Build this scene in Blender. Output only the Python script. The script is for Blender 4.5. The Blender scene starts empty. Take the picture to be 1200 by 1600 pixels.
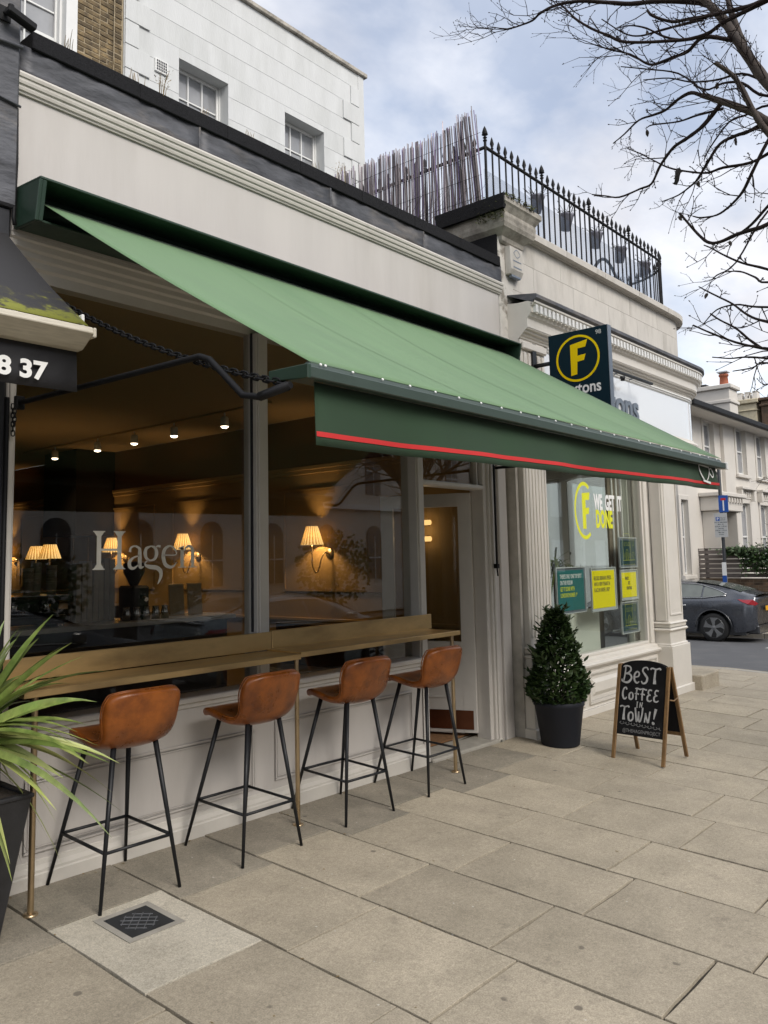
import bpy, bmesh, math, random
from math import sin, cos, pi, radians, sqrt, atan2
from mathutils import Vector, Matrix, Euler

random.seed(7)
sc = bpy.context.scene
C = sc.collection

# ------------------------------------------------------------------ camera
cam_d = bpy.data.cameras.new('camera')
cam = bpy.data.objects.new('camera', cam_d)
C.objects.link(cam)
YAW, PITCH, ROLL = radians(48.8802), radians(6.0344), radians(1.1452)
FPX, CX, CY = 1289.61, 576.036, 736.407
fw = Vector((sin(YAW)*cos(PITCH), cos(YAW)*cos(PITCH), sin(PITCH)))
rt0 = Vector((cos(YAW), -sin(YAW), 0))
dn0 = -rt0.cross(fw)
rt = cos(ROLL)*rt0 + sin(ROLL)*dn0
dn = -sin(ROLL)*rt0 + cos(ROLL)*dn0
m = Matrix((rt, -dn, -fw)).transposed().to_4x4()
m.translation = Vector((0, -4.128, 1.6))
cam.matrix_world = m
cam_d.sensor_fit = 'VERTICAL'
cam_d.sensor_height = 32.0
cam_d.lens = FPX/1600*32.0
cam_d.shift_x = (600-CX)/1600
cam_d.shift_y = -(800-CY)/1600
cam_d.clip_start = 0.05
cam_d.clip_end = 600
sc.camera = cam

# ------------------------------------------------------------------ world
SUN_EL, SUN_AZ = radians(41), radians(192)      # azimuth: clockwise from +Y
w = bpy.data.worlds.new('World')
sc.world = w
w.use_nodes = True
nt = w.node_tree
nt.nodes.clear()
N, L = nt.nodes.new, nt.links.new
sky = N('ShaderNodeTexSky'); sky.sky_type = 'NISHITA'; sky.sun_disc = False
sky.sun_elevation = SUN_EL; sky.sun_rotation = SUN_AZ
sky.air_density = 1.0; sky.dust_density = 1.6
bg1 = N('ShaderNodeBackground'); bg1.inputs['Strength'].default_value = 0.12
L(sky.outputs[0], bg1.inputs['Color'])
tc = N('ShaderNodeTexCoord')
sep = N('ShaderNodeSeparateXYZ'); L(tc.outputs['Generated'], sep.inputs[0])
# project the direction on a cloud deck so that clouds flatten towards the horizon
mz = N('ShaderNodeMath'); mz.operation = 'MAXIMUM'; mz.inputs[1].default_value = 0.0
L(sep.outputs['Z'], mz.inputs[0])
az = N('ShaderNodeMath'); az.operation = 'ADD'; az.inputs[1].default_value = 0.42
L(mz.outputs[0], az.inputs[0])
dv = N('ShaderNodeVectorMath'); dv.operation = 'DIVIDE'
cb = N('ShaderNodeCombineXYZ')
for i in range(3): L(az.outputs[0], cb.inputs[i])
L(tc.outputs['Generated'], dv.inputs[0]); L(cb.outputs[0], dv.inputs[1])
mp = N('ShaderNodeMapping'); mp.inputs['Location'].default_value = (3.1, 1.35, 0.4)
mp.inputs['Rotation'].default_value = (0, 0, 0.5)
mp.inputs['Scale'].default_value = (1.0, 1.35, 1.0)
L(dv.outputs[0], mp.inputs[0])
n1 = N('ShaderNodeTexNoise'); n1.inputs['Scale'].default_value = 1.7; n1.inputs['Detail'].default_value = 7
n1.inputs['Roughness'].default_value = 0.55; n1.inputs['Distortion'].default_value = 0.25
L(mp.outputs[0], n1.inputs['Vector'])
cover = N('ShaderNodeValToRGB')
cover.color_ramp.elements[0].position = 0.40; cover.color_ramp.elements[0].color = (0.36, 0.36, 0.36, 1)
cover.color_ramp.elements[1].position = 0.57; cover.color_ramp.elements[1].color = (1, 1, 1, 1)
L(n1.outputs['Fac'], cover.inputs['Fac'])
n2 = N('ShaderNodeTexNoise'); n2.inputs['Scale'].default_value = 2.3; n2.inputs['Detail'].default_value = 6
n2.inputs['Roughness'].default_value = 0.5
mp2 = N('ShaderNodeMapping'); mp2.inputs['Location'].default_value = (7.7, 2.0, 1.0); mp2.inputs['Scale'].default_value = (1, 1.2, 1)
L(dv.outputs[0], mp2.inputs[0]); L(mp2.outputs[0], n2.inputs['Vector'])
ccol = N('ShaderNodeValToRGB')
ccol.color_ramp.elements[0].position = 0.34; ccol.color_ramp.elements[0].color = (0.50, 0.505, 0.54, 1)
ccol.color_ramp.elements[1].position = 0.66; ccol.color_ramp.elements[1].color = (0.83, 0.84, 0.87, 1)
L(n2.outputs['Fac'], ccol.inputs['Fac'])
bg2 = N('ShaderNodeBackground'); bg2.inputs['Strength'].default_value = 1.0
L(ccol.outputs[0], bg2.inputs['Color'])
mx = N('ShaderNodeMixShader')
L(cover.outputs[0], mx.inputs[0]); L(bg1.outputs[0], mx.inputs[1]); L(bg2.outputs[0], mx.inputs[2])
wo = N('ShaderNodeOutputWorld'); L(mx.outputs[0], wo.inputs[0])

sun_d = bpy.data.lights.new('sun', 'SUN')
sun_d.energy = 1.5; sun_d.angle = radians(28); sun_d.color = (1.0, 0.95, 0.88)
sun = bpy.data.objects.new('sun', sun_d); C.objects.link(sun)
sdir = Vector((sin(SUN_AZ)*cos(SUN_EL), cos(SUN_AZ)*cos(SUN_EL), sin(SUN_EL)))
sun.rotation_euler = sdir.to_track_quat('Z', 'Y').to_euler()
sun.location = (0, -10, 20)

sc.view_settings.view_transform = 'Standard'
sc.view_settings.look = 'None'
sc.view_settings.gamma = 1
sc.view_settings.use_curve_mapping = False
sc.view_settings.exposure = 0.76
sc.render.engine = 'CYCLES'
sc.cycles.use_denoising = True
sc.cycles.max_bounces = 8
sc.cycles.diffuse_bounces = 4
sc.cycles.transparent_max_bounces = 24
sc.cycles.sample_clamp_indirect = 6
sc.cycles.caustics_reflective = False
sc.cycles.caustics_refractive = False

# ------------------------------------------------------------------ helpers
def gz(x, y):
    """height of the pavement: falls towards the road and gently along the street"""
    return .042*y - .0105*(x-2.9)

def gtilt():
    return (math.atan(.042), math.atan(.0105), 0)

def thing(name, label, cat, loc=(0, 0, 0), rot=(0, 0, 0), group=None, kind=None):
    o = bpy.data.objects.new(name, None)
    o.empty_display_size = .1
    C.objects.link(o)
    o.location = loc; o.rotation_euler = rot
    tag(o, label, cat, group, kind)
    return o

def tag(o, label=None, cat=None, group=None, kind=None):
    if label: o['label'] = label
    if cat: o['category'] = cat
    if group: o['group'] = group
    if kind: o['kind'] = kind
    return o

class MB:
    """collects simple shapes; build() links them as one mesh object"""
    def __init__(s): s.v = []; s.f = []; s.sm = []
    def add(s, vs, fs, smooth=False):
        o = len(s.v); s.v += [tuple(p) for p in vs]
        for f in fs: s.f.append(tuple(i+o for i in f)); s.sm.append(smooth)
        return s
    def box(s, x0, x1, y0, y1, z0, z1):
        return s.add([(x0,y0,z0),(x1,y0,z0),(x1,y1,z0),(x0,y1,z0),(x0,y0,z1),(x1,y0,z1),(x1,y1,z1),(x0,y1,z1)],
              [(0,3,2,1),(4,5,6,7),(0,1,5,4),(1,2,6,5),(2,3,7,6),(3,0,4,7)])
    def hexa(s, b, t):
        """b, t: four bottom and four top points, counter clockwise from above"""
        return s.add(list(b)+list(t), [(3,2,1,0),(4,5,6,7),(0,1,5,4),(1,2,6,5),(2,3,7,6),(3,0,4,7)])
    def quad(s, a, b, c, d, smooth=False): return s.add([a,b,c,d], [(0,1,2,3)], smooth)
    def poly(s, pts): return s.add(pts, [tuple(range(len(pts)))])
    def prism(s, pts, d):
        """closed outline pts extruded by the vector d"""
        n = len(pts); d = Vector(d)
        a = [Vector(p) for p in pts]; b = [p+d for p in a]
        fs = [tuple(range(n))[::-1], tuple(range(n, 2*n))]
        fs += [(i, (i+1) % n, n+(i+1) % n, n+i) for i in range(n)]
        return s.add(a+b, fs)
    def tube(s, path, r, n=8, cap=True, smooth=True, up=None):
        P = [Vector(p) for p in path]; k = len(P)
        R = r if isinstance(r, (list, tuple)) else [r]*k
        rings = []; last = None
        for i, p in enumerate(P):
            t = (P[min(i+1, k-1)]-P[max(i-1, 0)])
            t = t.normalized() if t.length > 1e-9 else Vector((0,0,1))
            if last is None:
                a = Vector((0,0,1)) if abs(t.z) < .9 else Vector((1,0,0))
                u = t.cross(a).normalized()
            else:
                u = (last - t*last.dot(t))
                u = u.normalized() if u.length > 1e-6 else t.orthogonal().normalized()
            last = u; vv = t.cross(u)
            rings.append([p + (u*cos(2*pi*j/n)+vv*sin(2*pi*j/n))*R[i] for j in range(n)])
        vs = [q for ring in rings for q in ring]; fs = []
        for i in range(k-1):
            for j in range(n):
                fs.append((i*n+j, i*n+(j+1) % n, (i+1)*n+(j+1) % n, (i+1)*n+j))
        s.add(vs, fs, smooth)
        if cap: s.add(rings[0], [tuple(range(n))[::-1]]); s.add(rings[-1], [tuple(range(n))])
        return s
    def lathe(s, prof, c=(0,0,0), n=24, smooth=True, axis='z'):
        """prof: (radius, height) pairs"""
        c = Vector(c); vs = []
        for r, h in prof:
            for j in range(n):
                a = 2*pi*j/n
                p = (r*cos(a), r*sin(a), h)
                if axis == 'x': p = (h, r*cos(a), r*sin(a))
                if axis == 'y': p = (r*sin(a), h, r*cos(a))
                vs.append(c+Vector(p))
        fs = []
        for i in range(len(prof)-1):
            for j in range(n): fs.append((i*n+j, i*n+(j+1) % n, (i+1)*n+(j+1) % n, (i+1)*n+j))
        return s.add(vs, fs, smooth)
    def sweep(s, prof, path, caps=True, smooth=False):
        """prof: (out, z) pairs; path: list of (point, outward 2-D normal)"""
        n = len(prof); vs = []
        for p, nn in path:
            for o, z in prof: vs.append((p[0]+nn[0]*o, p[1]+nn[1]*o, z))
        fs = []
        for i in range(len(path)-1):
            for j in range(n-1): fs.append((i*n+j, (i+1)*n+j, (i+1)*n+j+1, i*n+j+1))
        s.add(vs, fs, smooth)
        if caps:
            s.add(vs[:n], [tuple(range(n))]); s.add(vs[-n:], [tuple(range(n))[::-1]])
        return s
    def build(s, name, mat, parent=None, loc=None, rot=None, bevel=0, seg=1, fixn=True, subd=0):
        me = bpy.data.meshes.new(name)
        me.from_pydata(s.v, [], s.f)
        me.polygons.foreach_set('use_smooth', s.sm)
        if bevel or fixn:
            bm = bmesh.new(); bm.from_mesh(me)
            bmesh.ops.remove_doubles(bm, verts=bm.verts, dist=1e-6)
            if fixn: bmesh.ops.recalc_face_normals(bm, faces=bm.faces)
            if bevel:
                ed = [e for e in bm.edges if len(e.link_faces) == 2 and e.calc_face_angle(0) > .5]
                bmesh.ops.bevel(bm, geom=ed, offset=bevel, segments=seg, affect='EDGES', clamp_overlap=True)
            bm.to_mesh(me); bm.free()
        return link(name, me, mat, parent, loc, rot, subd)

def link(name, me, mat, parent=None, loc=None, rot=None, subd=0):
    if mat is not None and len(me.materials) == 0: me.materials.append(mat)
    o = bpy.data.objects.new(name, me); C.objects.link(o)
    if parent: o.parent = parent
    if loc is not None: o.location = loc
    if rot is not None: o.rotation_euler = rot
    if subd:
        md = o.modifiers.new('sub', 'SUBSURF'); md.levels = subd; md.render_levels = subd
    return o

def copy_tree(o, parent=None):
    c = o.copy(); C.objects.link(c); c.parent = parent
    for ch in list(o.children):
        copy_tree(ch, c)
    return c

def text(name, body, mat, parent, loc, size, rot=(pi/2, 0, 0), sx=1.0, bold=0.0, ext=.0008, align='LEFT', spacing=1.0):
    cu = bpy.data.curves.new(name, 'FONT')
    cu.body = body; cu.size = size; cu.offset = bold; cu.extrude = ext
    cu.align_x = align; cu.space_character = spacing; cu.resolution_u = 4
    cu.materials.append(mat)
    tmp = bpy.data.objects.new(name, cu); C.objects.link(tmp)
    bpy.context.view_layer.update()
    me = bpy.data.meshes.new_from_object(tmp.evaluated_get(bpy.context.evaluated_depsgraph_get()))
    bpy.data.objects.remove(tmp); bpy.data.curves.remove(cu)
    me.name = name
    o = bpy.data.objects.new(name, me); C.objects.link(o)
    if parent: o.parent = parent
    o.location = loc; o.rotation_euler = rot; o.scale = (sx, 1, 1)
    return o

def smooth_path(pts, n=6):
    """Catmull-Rom through 2-D or 3-D points"""
    P = [Vector(p) for p in pts]
    if len(P) < 3: return P
    Q = [P[0]*2-P[1]] + P + [P[-1]*2-P[-2]]
    out = []
    for i in range(1, len(Q)-2):
        for k in range(n):
            t = k/n; a, b, c, d = Q[i-1], Q[i], Q[i+1], Q[i+2]
            out.append(.5*((2*b)+(c-a)*t+(2*a-5*b+4*c-d)*t*t+(3*b-a-3*c+d)*t**3))
    out.append(P[-1])
    return out

def ribbon(mb, pts, w, to3, n=6, th=.0012):
    """flat stroke of varying width; to3 maps (u, v, h) to a point"""
    P = smooth_path([(p[0], p[1], 0) for p in pts], n); k = len(P)
    W = w if isinstance(w, (list, tuple)) else [w, w]
    top = []; bot = []
    for i, p in enumerate(P):
        t = (P[min(i+1, k-1)]-P[max(i-1, 0)]); t = t.normalized() if t.length else Vector((1,0,0))
        nn = Vector((-t.y, t.x, 0))
        x = i/(k-1)*(len(W)-1); j = min(int(x), len(W)-2); ww = W[j]+(W[j+1]-W[j])*(x-j)
        top.append(p+nn*ww/2); bot.append(p-nn*ww/2)
    vs = [to3(p.x, p.y, th) for p in top]+[to3(p.x, p.y, th) for p in bot]
    fs = [(i, i+1, k+i+1, k+i) for i in range(k-1)]
    mb.add(vs, fs)

# ------------------------------------------------------------------ materials
def mat(name, col, rough=.6, metal=0.0, var=.12, scale=6.0, bump=0.0, bscale=60.0, spec=.5, col2=None, c2pos=(.5, .7),
        objvar=0.0, stretch=None, coat=0.0, sheen=0.0, detail=5, c2scale=None):
    """painted / stone / cloth surface: base colour mottled by noise, optional second colour in patches, fine bump"""
    M = bpy.data.materials.new(name); M.use_nodes = True
    t = M.node_tree; t.nodes.clear(); N = t.nodes.new; L = t.links.new
    out = N('ShaderNodeOutputMaterial'); b = N('ShaderNodeBsdfPrincipled'); L(b.outputs[0], out.inputs[0])
    b.inputs['Roughness'].default_value = rough; b.inputs['Metallic'].default_value = metal
    b.inputs['Specular IOR Level'].default_value = spec
    if coat: b.inputs['Coat Weight'].default_value = coat; b.inputs['Coat Roughness'].default_value = .15
    if sheen: b.inputs['Sheen Weight'].default_value = sheen; b.inputs['Sheen Roughness'].default_value = .4
    tc = N('ShaderNodeTexCoord'); vec = tc.outputs['Object']
    oi = N('ShaderNodeObjectInfo')
    ad = N('ShaderNodeVectorMath'); ad.operation = 'ADD'
    cb = N('ShaderNodeCombineXYZ')
    ml = N('ShaderNodeMath'); ml.operation = 'MULTIPLY'; ml.inputs[1].default_value = 37.0
    L(oi.outputs['Random'], ml.inputs[0])
    for i in range(3): L(ml.outputs[0], cb.inputs[i])
    L(vec, ad.inputs[0]); L(cb.outputs[0], ad.inputs[1]); vec = ad.outputs[0]
    if stretch:
        mp = N('ShaderNodeMapping'); mp.inputs['Scale'].default_value = stretch; L(vec, mp.inputs[0]); vec = mp.outputs[0]
    n = N('ShaderNodeTexNoise'); n.inputs['Scale'].default_value = scale; n.inputs['Detail'].default_value = detail
    n.inputs['Roughness'].default_value = .62
    L(vec, n.inputs['Vector'])
    r = N('ShaderNodeMapRange'); r.inputs['From Min'].default_value = .3; r.inputs['From Max'].default_value = .7
    r.inputs['To Min'].default_value = 1-var; r.inputs['To Max'].default_value = 1+var
    L(n.outputs['Fac'], r.inputs['Value'])
    src = None
    if col2 is not None:
        n2 = N('ShaderNodeTexNoise'); n2.inputs['Scale'].default_value = c2scale or scale*.45; n2.inputs['Detail'].default_value = 8
        n2.inputs['Roughness'].default_value = .66
        L(vec, n2.inputs['Vector'])
        cr = N('ShaderNodeValToRGB'); cr.color_ramp.elements[0].position = c2pos[0]; cr.color_ramp.elements[1].position = c2pos[1]
        cr.color_ramp.elements[0].color = (*col, 1); cr.color_ramp.elements[1].color = (*col2, 1)
        L(n2.outputs['Fac'], cr.inputs[0]); src = cr.outputs[0]
    mul = N('ShaderNodeVectorMath'); mul.operation = 'SCALE'
    if src: L(src, mul.inputs[0])
    else: mul.inputs[0].default_value = col
    L(r.outputs[0], mul.inputs['Scale']); src = mul.outputs[0]
    if objvar:
        r2 = N('ShaderNodeMapRange'); r2.inputs['To Min'].default_value = 1-objvar; r2.inputs['To Max'].default_value = 1+objvar
        L(oi.outputs['Random'], r2.inputs['Value'])
        m2 = N('ShaderNodeVectorMath'); m2.operation = 'SCALE'; L(src, m2.inputs[0]); L(r2.outputs[0], m2.inputs['Scale']); src = m2.outputs[0]
    L(src, b.inputs['Base Color'])
    rr = N('ShaderNodeMapRange'); rr.inputs['From Min'].default_value = .3; rr.inputs['From Max'].default_value = .7
    rr.inputs['To Min'].default_value = max(.02, rough-.07); rr.inputs['To Max'].default_value = min(1, rough+.07)
    L(n.outputs['Fac'], rr.inputs['Value']); L(rr.outputs[0], b.inputs['Roughness'])
    if bump:
        n3 = N('ShaderNodeTexNoise'); n3.inputs['Scale'].default_value = bscale; n3.inputs['Detail'].default_value = 4
        L(vec, n3.inputs['Vector'])
        bp = N('ShaderNodeBump'); bp.inputs['Strength'].default_value = bump; bp.inputs['Distance'].default_value = .01
        L(n3.outputs['Fac'], bp.inputs['Height']); L(bp.outputs[0], b.inputs['Normal'])
    return M

def glass(name, tint=(.93, .95, .94), ior=1.5, rough=0.0):
    M = bpy.data.materials.new(name); M.use_nodes = True
    t = M.node_tree; t.nodes.clear(); N = t.nodes.new; L = t.links.new
    out = N('ShaderNodeOutputMaterial'); mx = N('ShaderNodeMixShader')
    tr = N('ShaderNodeBsdfTransparent'); tr.inputs[0].default_value = (*tint, 1)
    gl = N('ShaderNodeBsdfGlossy'); gl.inputs['Roughness'].default_value = rough
    fr = N('ShaderNodeFresnel')
    ge = N('ShaderNodeNewGeometry'); mi = N('ShaderNodeMix'); mi.data_type = 'FLOAT'      # same reflectance at both faces of the sheet
    mi.inputs[2].default_value = ior; mi.inputs[3].default_value = 1/ior
    L(ge.outputs['Backfacing'], mi.inputs[0]); L(mi.outputs[0], fr.inputs['IOR'])
    L(fr.outputs[0], mx.inputs[0]); L(tr.outputs[0], mx.inputs[1]); L(gl.outputs[0], mx.inputs[2]); L(mx.outputs[0], out.inputs[0])
    return M

def emit(name, col, strength):
    M = bpy.data.materials.new(name); M.use_nodes = True
    t = M.node_tree; t.nodes.clear(); N = t.nodes.new; L = t.links.new
    out = N('ShaderNodeOutputMaterial'); e = N('ShaderNodeEmission')
    e.inputs[0].default_value = (*col, 1); e.inputs[1].default_value = strength; L(e.outputs[0], out.inputs[0])
    return M

M = {}
M['cafe_paint'] = mat('cafe_paint', (.545,.515,.485), .5, var=.045, scale=2.2, col2=(.46,.43,.395), c2pos=(.46,.72), bump=.08, bscale=35, stretch=(1.6,1.6,.22), detail=9)
M['cafe_trim'] = mat('cafe_trim', (.56,.53,.49), .42, var=.05, scale=5, bump=.04, bscale=25)
M['dirty_trim'] = mat('dirty_trim', (.57,.54,.49), .5, var=.06, scale=4, col2=(.30,.27,.23), c2pos=(.58,.85), bump=.08, bscale=30)
M['lead'] = mat('lead', (.085,.087,.097), .55, metal=.25, var=.5, scale=5, col2=(.17,.15,.13), c2pos=(.50,.70), bump=1.0, bscale=10, objvar=.12, stretch=(.6,1,1.8))
M['felt'] = mat('felt', (.016,.016,.018), .95, var=.45, scale=110, bump=.7, bscale=240, spec=.2, detail=3)
M['white_render'] = mat('white_render', (.60,.61,.605), .8, var=.05, scale=3, col2=(.50,.51,.495), c2pos=(.44,.74), bump=.25, bscale=45, stretch=(1.5,1.5,.3))
M['white_paint'] = mat('white_paint', (.72,.72,.70), .45, var=.03, scale=6)
M['stone_paint'] = mat('stone_paint', (.56,.53,.48), .75, var=.07, scale=5, col2=(.36,.335,.29), c2pos=(.50,.78), bump=.15, bscale=40, stretch=(1.6,1.6,.45))
M['cap_stone'] = mat('cap_stone', (.40,.37,.32), .85, var=.2, scale=8, col2=(.17,.155,.13), c2pos=(.46,.68), bump=.5, bscale=25)
M['peel'] = mat('peel', (.60,.57,.52), .8, var=.1, scale=8, col2=(.25,.225,.19), c2pos=(.54,.62), bump=.45, bscale=22)
M['cream'] = mat('cream', (.66,.625,.565), .45, var=.035, scale=4, col2=(.60,.565,.50), c2pos=(.5,.8), bump=.03, bscale=30)
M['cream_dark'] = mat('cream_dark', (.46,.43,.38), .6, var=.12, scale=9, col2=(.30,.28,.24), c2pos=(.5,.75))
M['sign_white'] = mat('sign_white', (.74,.76,.78), .12, var=.01, coat=.6)
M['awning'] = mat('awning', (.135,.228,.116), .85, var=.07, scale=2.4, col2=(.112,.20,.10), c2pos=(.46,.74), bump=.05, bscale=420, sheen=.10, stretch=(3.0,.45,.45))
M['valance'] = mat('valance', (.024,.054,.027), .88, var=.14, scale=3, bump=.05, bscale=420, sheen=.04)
M['awning_metal'] = mat('awning_metal', (.018,.042,.027), .45, var=.06, scale=6)
M['awning_bar'] = mat('awning_bar', (.040,.062,.050), .45, var=.06, scale=6)
M['red'] = mat('red', (.55,.025,.025), .7, var=.05)
M['white_plain'] = mat('white_plain', (.80,.80,.78), .5, var=.02)
M['black_iron'] = mat('black_iron', (.008,.008,.009), .6, spec=.25, var=.25, scale=14, bump=.08, bscale=60)
M['black_steel'] = mat('black_steel', (.010,.011,.013), .45, spec=.35, var=.15, scale=20)
M['black_paint'] = mat('black_paint', (.020,.021,.026), .42, var=.2, scale=4, bump=.1, bscale=20)
M['leather'] = mat('leather', (.290,.084,.012), .31, var=.30, scale=6, col2=(.105,.027,.006), c2pos=(.38,.70), bump=.12, bscale=130, spec=.5, c2scale=7, objvar=.06)
M['stitch'] = mat('stitch', (.40,.17,.05), .6)
M['brass'] = mat('brass', (.62,.43,.20), .40, metal=.78, var=.10, scale=5, col2=(.40,.265,.125), c2pos=(.44,.72), stretch=(.7,2,2), bump=.02, bscale=30)
M['brass_post'] = mat('brass_post', (.44,.33,.20), .32, metal=.9, var=.15, scale=8)
M['slab'] = mat('slab', (.375,.325,.255), .86, var=.10, scale=7, col2=(.295,.255,.20), c2pos=(.44,.70), bump=.20, bscale=95, objvar=.09, c2scale=2.6, detail=9)
M['slab_shaded'] = mat('slab_shaded', (.31,.275,.222), .86, var=.12, scale=7, col2=(.215,.195,.165), c2pos=(.42,.66), bump=.20, bscale=95, objvar=.05, c2scale=2.6, detail=9)
M['slab_pale'] = mat('slab_pale', (.50,.45,.375), .88, var=.09, scale=9, col2=(.40,.355,.29), c2pos=(.46,.72), bump=.25, bscale=120, c2scale=4)
def flagstone(name, col, dark, pale, stain):
    m_ = mat(name, col, .86, var=.10, scale=3.0, col2=dark, c2pos=(.40, .70), bump=0, objvar=.085, c2scale=2.2, detail=12)
    t = m_.node_tree; N = t.nodes.new; L = t.links.new
    b = [n for n in t.nodes if n.type == 'BSDF_PRINCIPLED'][0]; src = b.inputs['Base Color'].links[0].from_socket
    ad = [n for n in t.nodes if n.type == 'VECT_MATH' and n.operation == 'ADD'][0].outputs[0]
    def noise(sc, det, ro=.6):
        n = N('ShaderNodeTexNoise'); n.inputs['Scale'].default_value = sc; n.inputs['Detail'].default_value = det; n.inputs['Roughness'].default_value = ro; L(ad, n.inputs['Vector']); return n.outputs['Fac']
    def rng(v, a, c, lo, hi):
        r = N('ShaderNodeMapRange'); r.inputs['From Min'].default_value = a; r.inputs['From Max'].default_value = c; r.inputs['To Min'].default_value = lo; r.inputs['To Max'].default_value = hi; L(v, r.inputs['Value']); return r.outputs[0]
    def mixc(f, a, col_):
        m = N('ShaderNodeMix'); m.data_type = 'RGBA'; L(f, m.inputs[0]); L(a, m.inputs[6]); m.inputs[7].default_value = (*col_, 1); return m.outputs[2]
    grain = noise(150, 3, .75); g2 = noise(48, 5, .7); 
    sc1 = N('ShaderNodeVectorMath'); sc1.operation = 'SCALE'; L(src, sc1.inputs[0]); L(rng(grain, .3, .7, .70, 1.30), sc1.inputs['Scale']); src = sc1.outputs[0]
    sc2 = N('ShaderNodeVectorMath'); sc2.operation = 'SCALE'; L(src, sc2.inputs[0]); L(rng(g2, .3, .7, .86, 1.14), sc2.inputs['Scale']); src = sc2.outputs[0]
    src = mixc(rng(noise(7, 9, .75), .57, .74, 0, .5), src, stain)
    vo = N('ShaderNodeTexVoronoi'); vo.inputs['Scale'].default_value = 9.0; vo.inputs['Randomness'].default_value = 1; L(ad, vo.inputs['Vector'])
    lt = rng(vo.outputs['Distance'], .055, .035, 0, 1); ml = N('ShaderNodeMath'); ml.operation = 'MULTIPLY'; L(lt, ml.inputs[0]); L(rng(noise(2.3, 2), .50, .52, 0, .8), ml.inputs[1])
    src = mixc(ml.outputs[0], src, pale)
    vo2 = N('ShaderNodeTexVoronoi'); vo2.inputs['Scale'].default_value = 4.2; L(ad, vo2.inputs['Vector'])
    ml2 = N('ShaderNodeMath'); ml2.operation = 'MULTIPLY'; L(rng(vo2.outputs['Distance'], .085, .06, 0, 1), ml2.inputs[0]); L(rng(noise(3.1, 2), .54, .56, 0, .8), ml2.inputs[1])
    src = mixc(ml2.outputs[0], src, stain)
    L(src, b.inputs['Base Color'])
    bp = N('ShaderNodeBump'); bp.inputs['Strength'].default_value = .35; bp.inputs['Distance'].default_value = .006
    am = N('ShaderNodeMath'); am.operation = 'ADD'; L(grain, am.inputs[0]); L(g2, am.inputs[1]); L(am.outputs[0], bp.inputs['Height']); L(bp.outputs[0], b.inputs['Normal'])
    return m_
M['slab'] = flagstone('slab', (.385,.335,.255), (.305,.266,.200), (.60,.58,.52), (.13,.112,.088))
M['slab_shaded'] = flagstone('slab_shaded', (.285,.252,.198), (.190,.172,.136), (.56,.54,.49), (.105,.095,.078))  # wall row: shade below counter and stools painted into the slab colour
M['slab_pale'] = flagstone('slab_pale', (.49,.45,.37), (.39,.355,.285), (.62,.60,.54), (.21,.185,.15))
M['joint'] = mat('joint', (.040,.035,.026), .95, var=.4, scale=14, col2=(.10,.085,.06), c2pos=(.5,.7), bump=.5, bscale=60)
M['asphalt'] = mat('asphalt', (.085,.087,.092), .9, var=.14, scale=3, bump=.3, bscale=140, col2=(.11,.11,.112), c2pos=(.45,.7))
M['kerb'] = mat('kerb', (.33,.31,.27), .85, var=.15, scale=9, bump=.2, objvar=.08)
M['iron_cover'] = mat('iron_cover', (.035,.038,.042), .55, metal=.4, var=.3, scale=18)
M['iron_worn'] = mat('iron_worn', (.15,.155,.165), .55, metal=.3, var=.3, scale=30)
M['planter'] = mat('planter', (.016,.016,.018), .5, var=.35, scale=6, bump=.15, bscale=40)
M['pot'] = mat('pot', (.013,.015,.022), .6, spec=.3, var=.12, scale=5)
M['soil'] = mat('soil', (.03,.022,.015), .95, var=.4, scale=30, bump=.8, bscale=50)
M['blade_leaf'] = mat('blade_leaf', (.11,.165,.035), .42, var=.35, scale=5, col2=(.22,.26,.07), c2pos=(.42,.68), objvar=.25, stretch=(3,3,1))
M['blade_leaf_light'] = mat('blade_leaf_light', (.27,.32,.085), .45, var=.25, scale=6, col2=(.37,.39,.14), c2pos=(.4,.7), objvar=.2)
M['dry_leaf'] = mat('dry_leaf', (.22,.16,.08), .8, var=.3, scale=9, objvar=.3)
M['bay_leaf'] = mat('bay_leaf', (.026,.050,.014), .36, var=.4, scale=14, col2=(.055,.085,.028), c2pos=(.45,.7))
M['bark'] = mat('bark', (.060,.046,.036), .85, var=.35, scale=12, bump=.4, bscale=40, col2=(.05,.038,.034), c2pos=(.4,.65))
M['twig'] = mat('twig', (.020,.013,.012), .85, spec=.2, var=.3, scale=10)
M['oak'] = mat('oak', (.20,.115,.045), .5, var=.25, scale=9, stretch=(6,6,.6), col2=(.12,.065,.025), c2pos=(.45,.7))
M['chalkboard'] = mat('chalkboard', (.007,.007,.008), .7, spec=.2, var=.4, scale=5, col2=(.018,.018,.018), c2pos=(.5,.8))
M['chalk'] = mat('chalk', (.42,.42,.42), .9, var=.28, scale=40)
M['chalk_thin'] = mat('chalk_thin', (.26,.26,.26), .9, var=.3, scale=40)
M['yellow'] = mat('yellow', (.85,.60,.0), .7, spec=.15, var=.02)
M['lime'] = mat('lime', (.72,.74,.02), .5, var=.02)
M['sign_navy'] = mat('sign_navy', (.004,.019,.030), .65, spec=.12, var=.05)
M['sign_grey'] = mat('sign_grey', (.17,.20,.24), .35, metal=.3, var=.05)
M['teal'] = mat('teal', (.022,.150,.150), .7, spec=.15, var=.05)
M['poster_yellow'] = mat('poster_yellow', (.85,.74,.01), .7, spec=.15, var=.02)
M['poster_dark'] = mat('poster_dark', (.008,.050,.060), .7, spec=.1, var=.05)
M['ink'] = mat('ink', (.03,.05,.05), .6)
M['acrylic'] = mat('acrylic', (.50,.53,.54), .15, var=.05, spec=.8)
M['chrome'] = mat('chrome', (.55,.55,.55), .18, metal=1)
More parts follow.
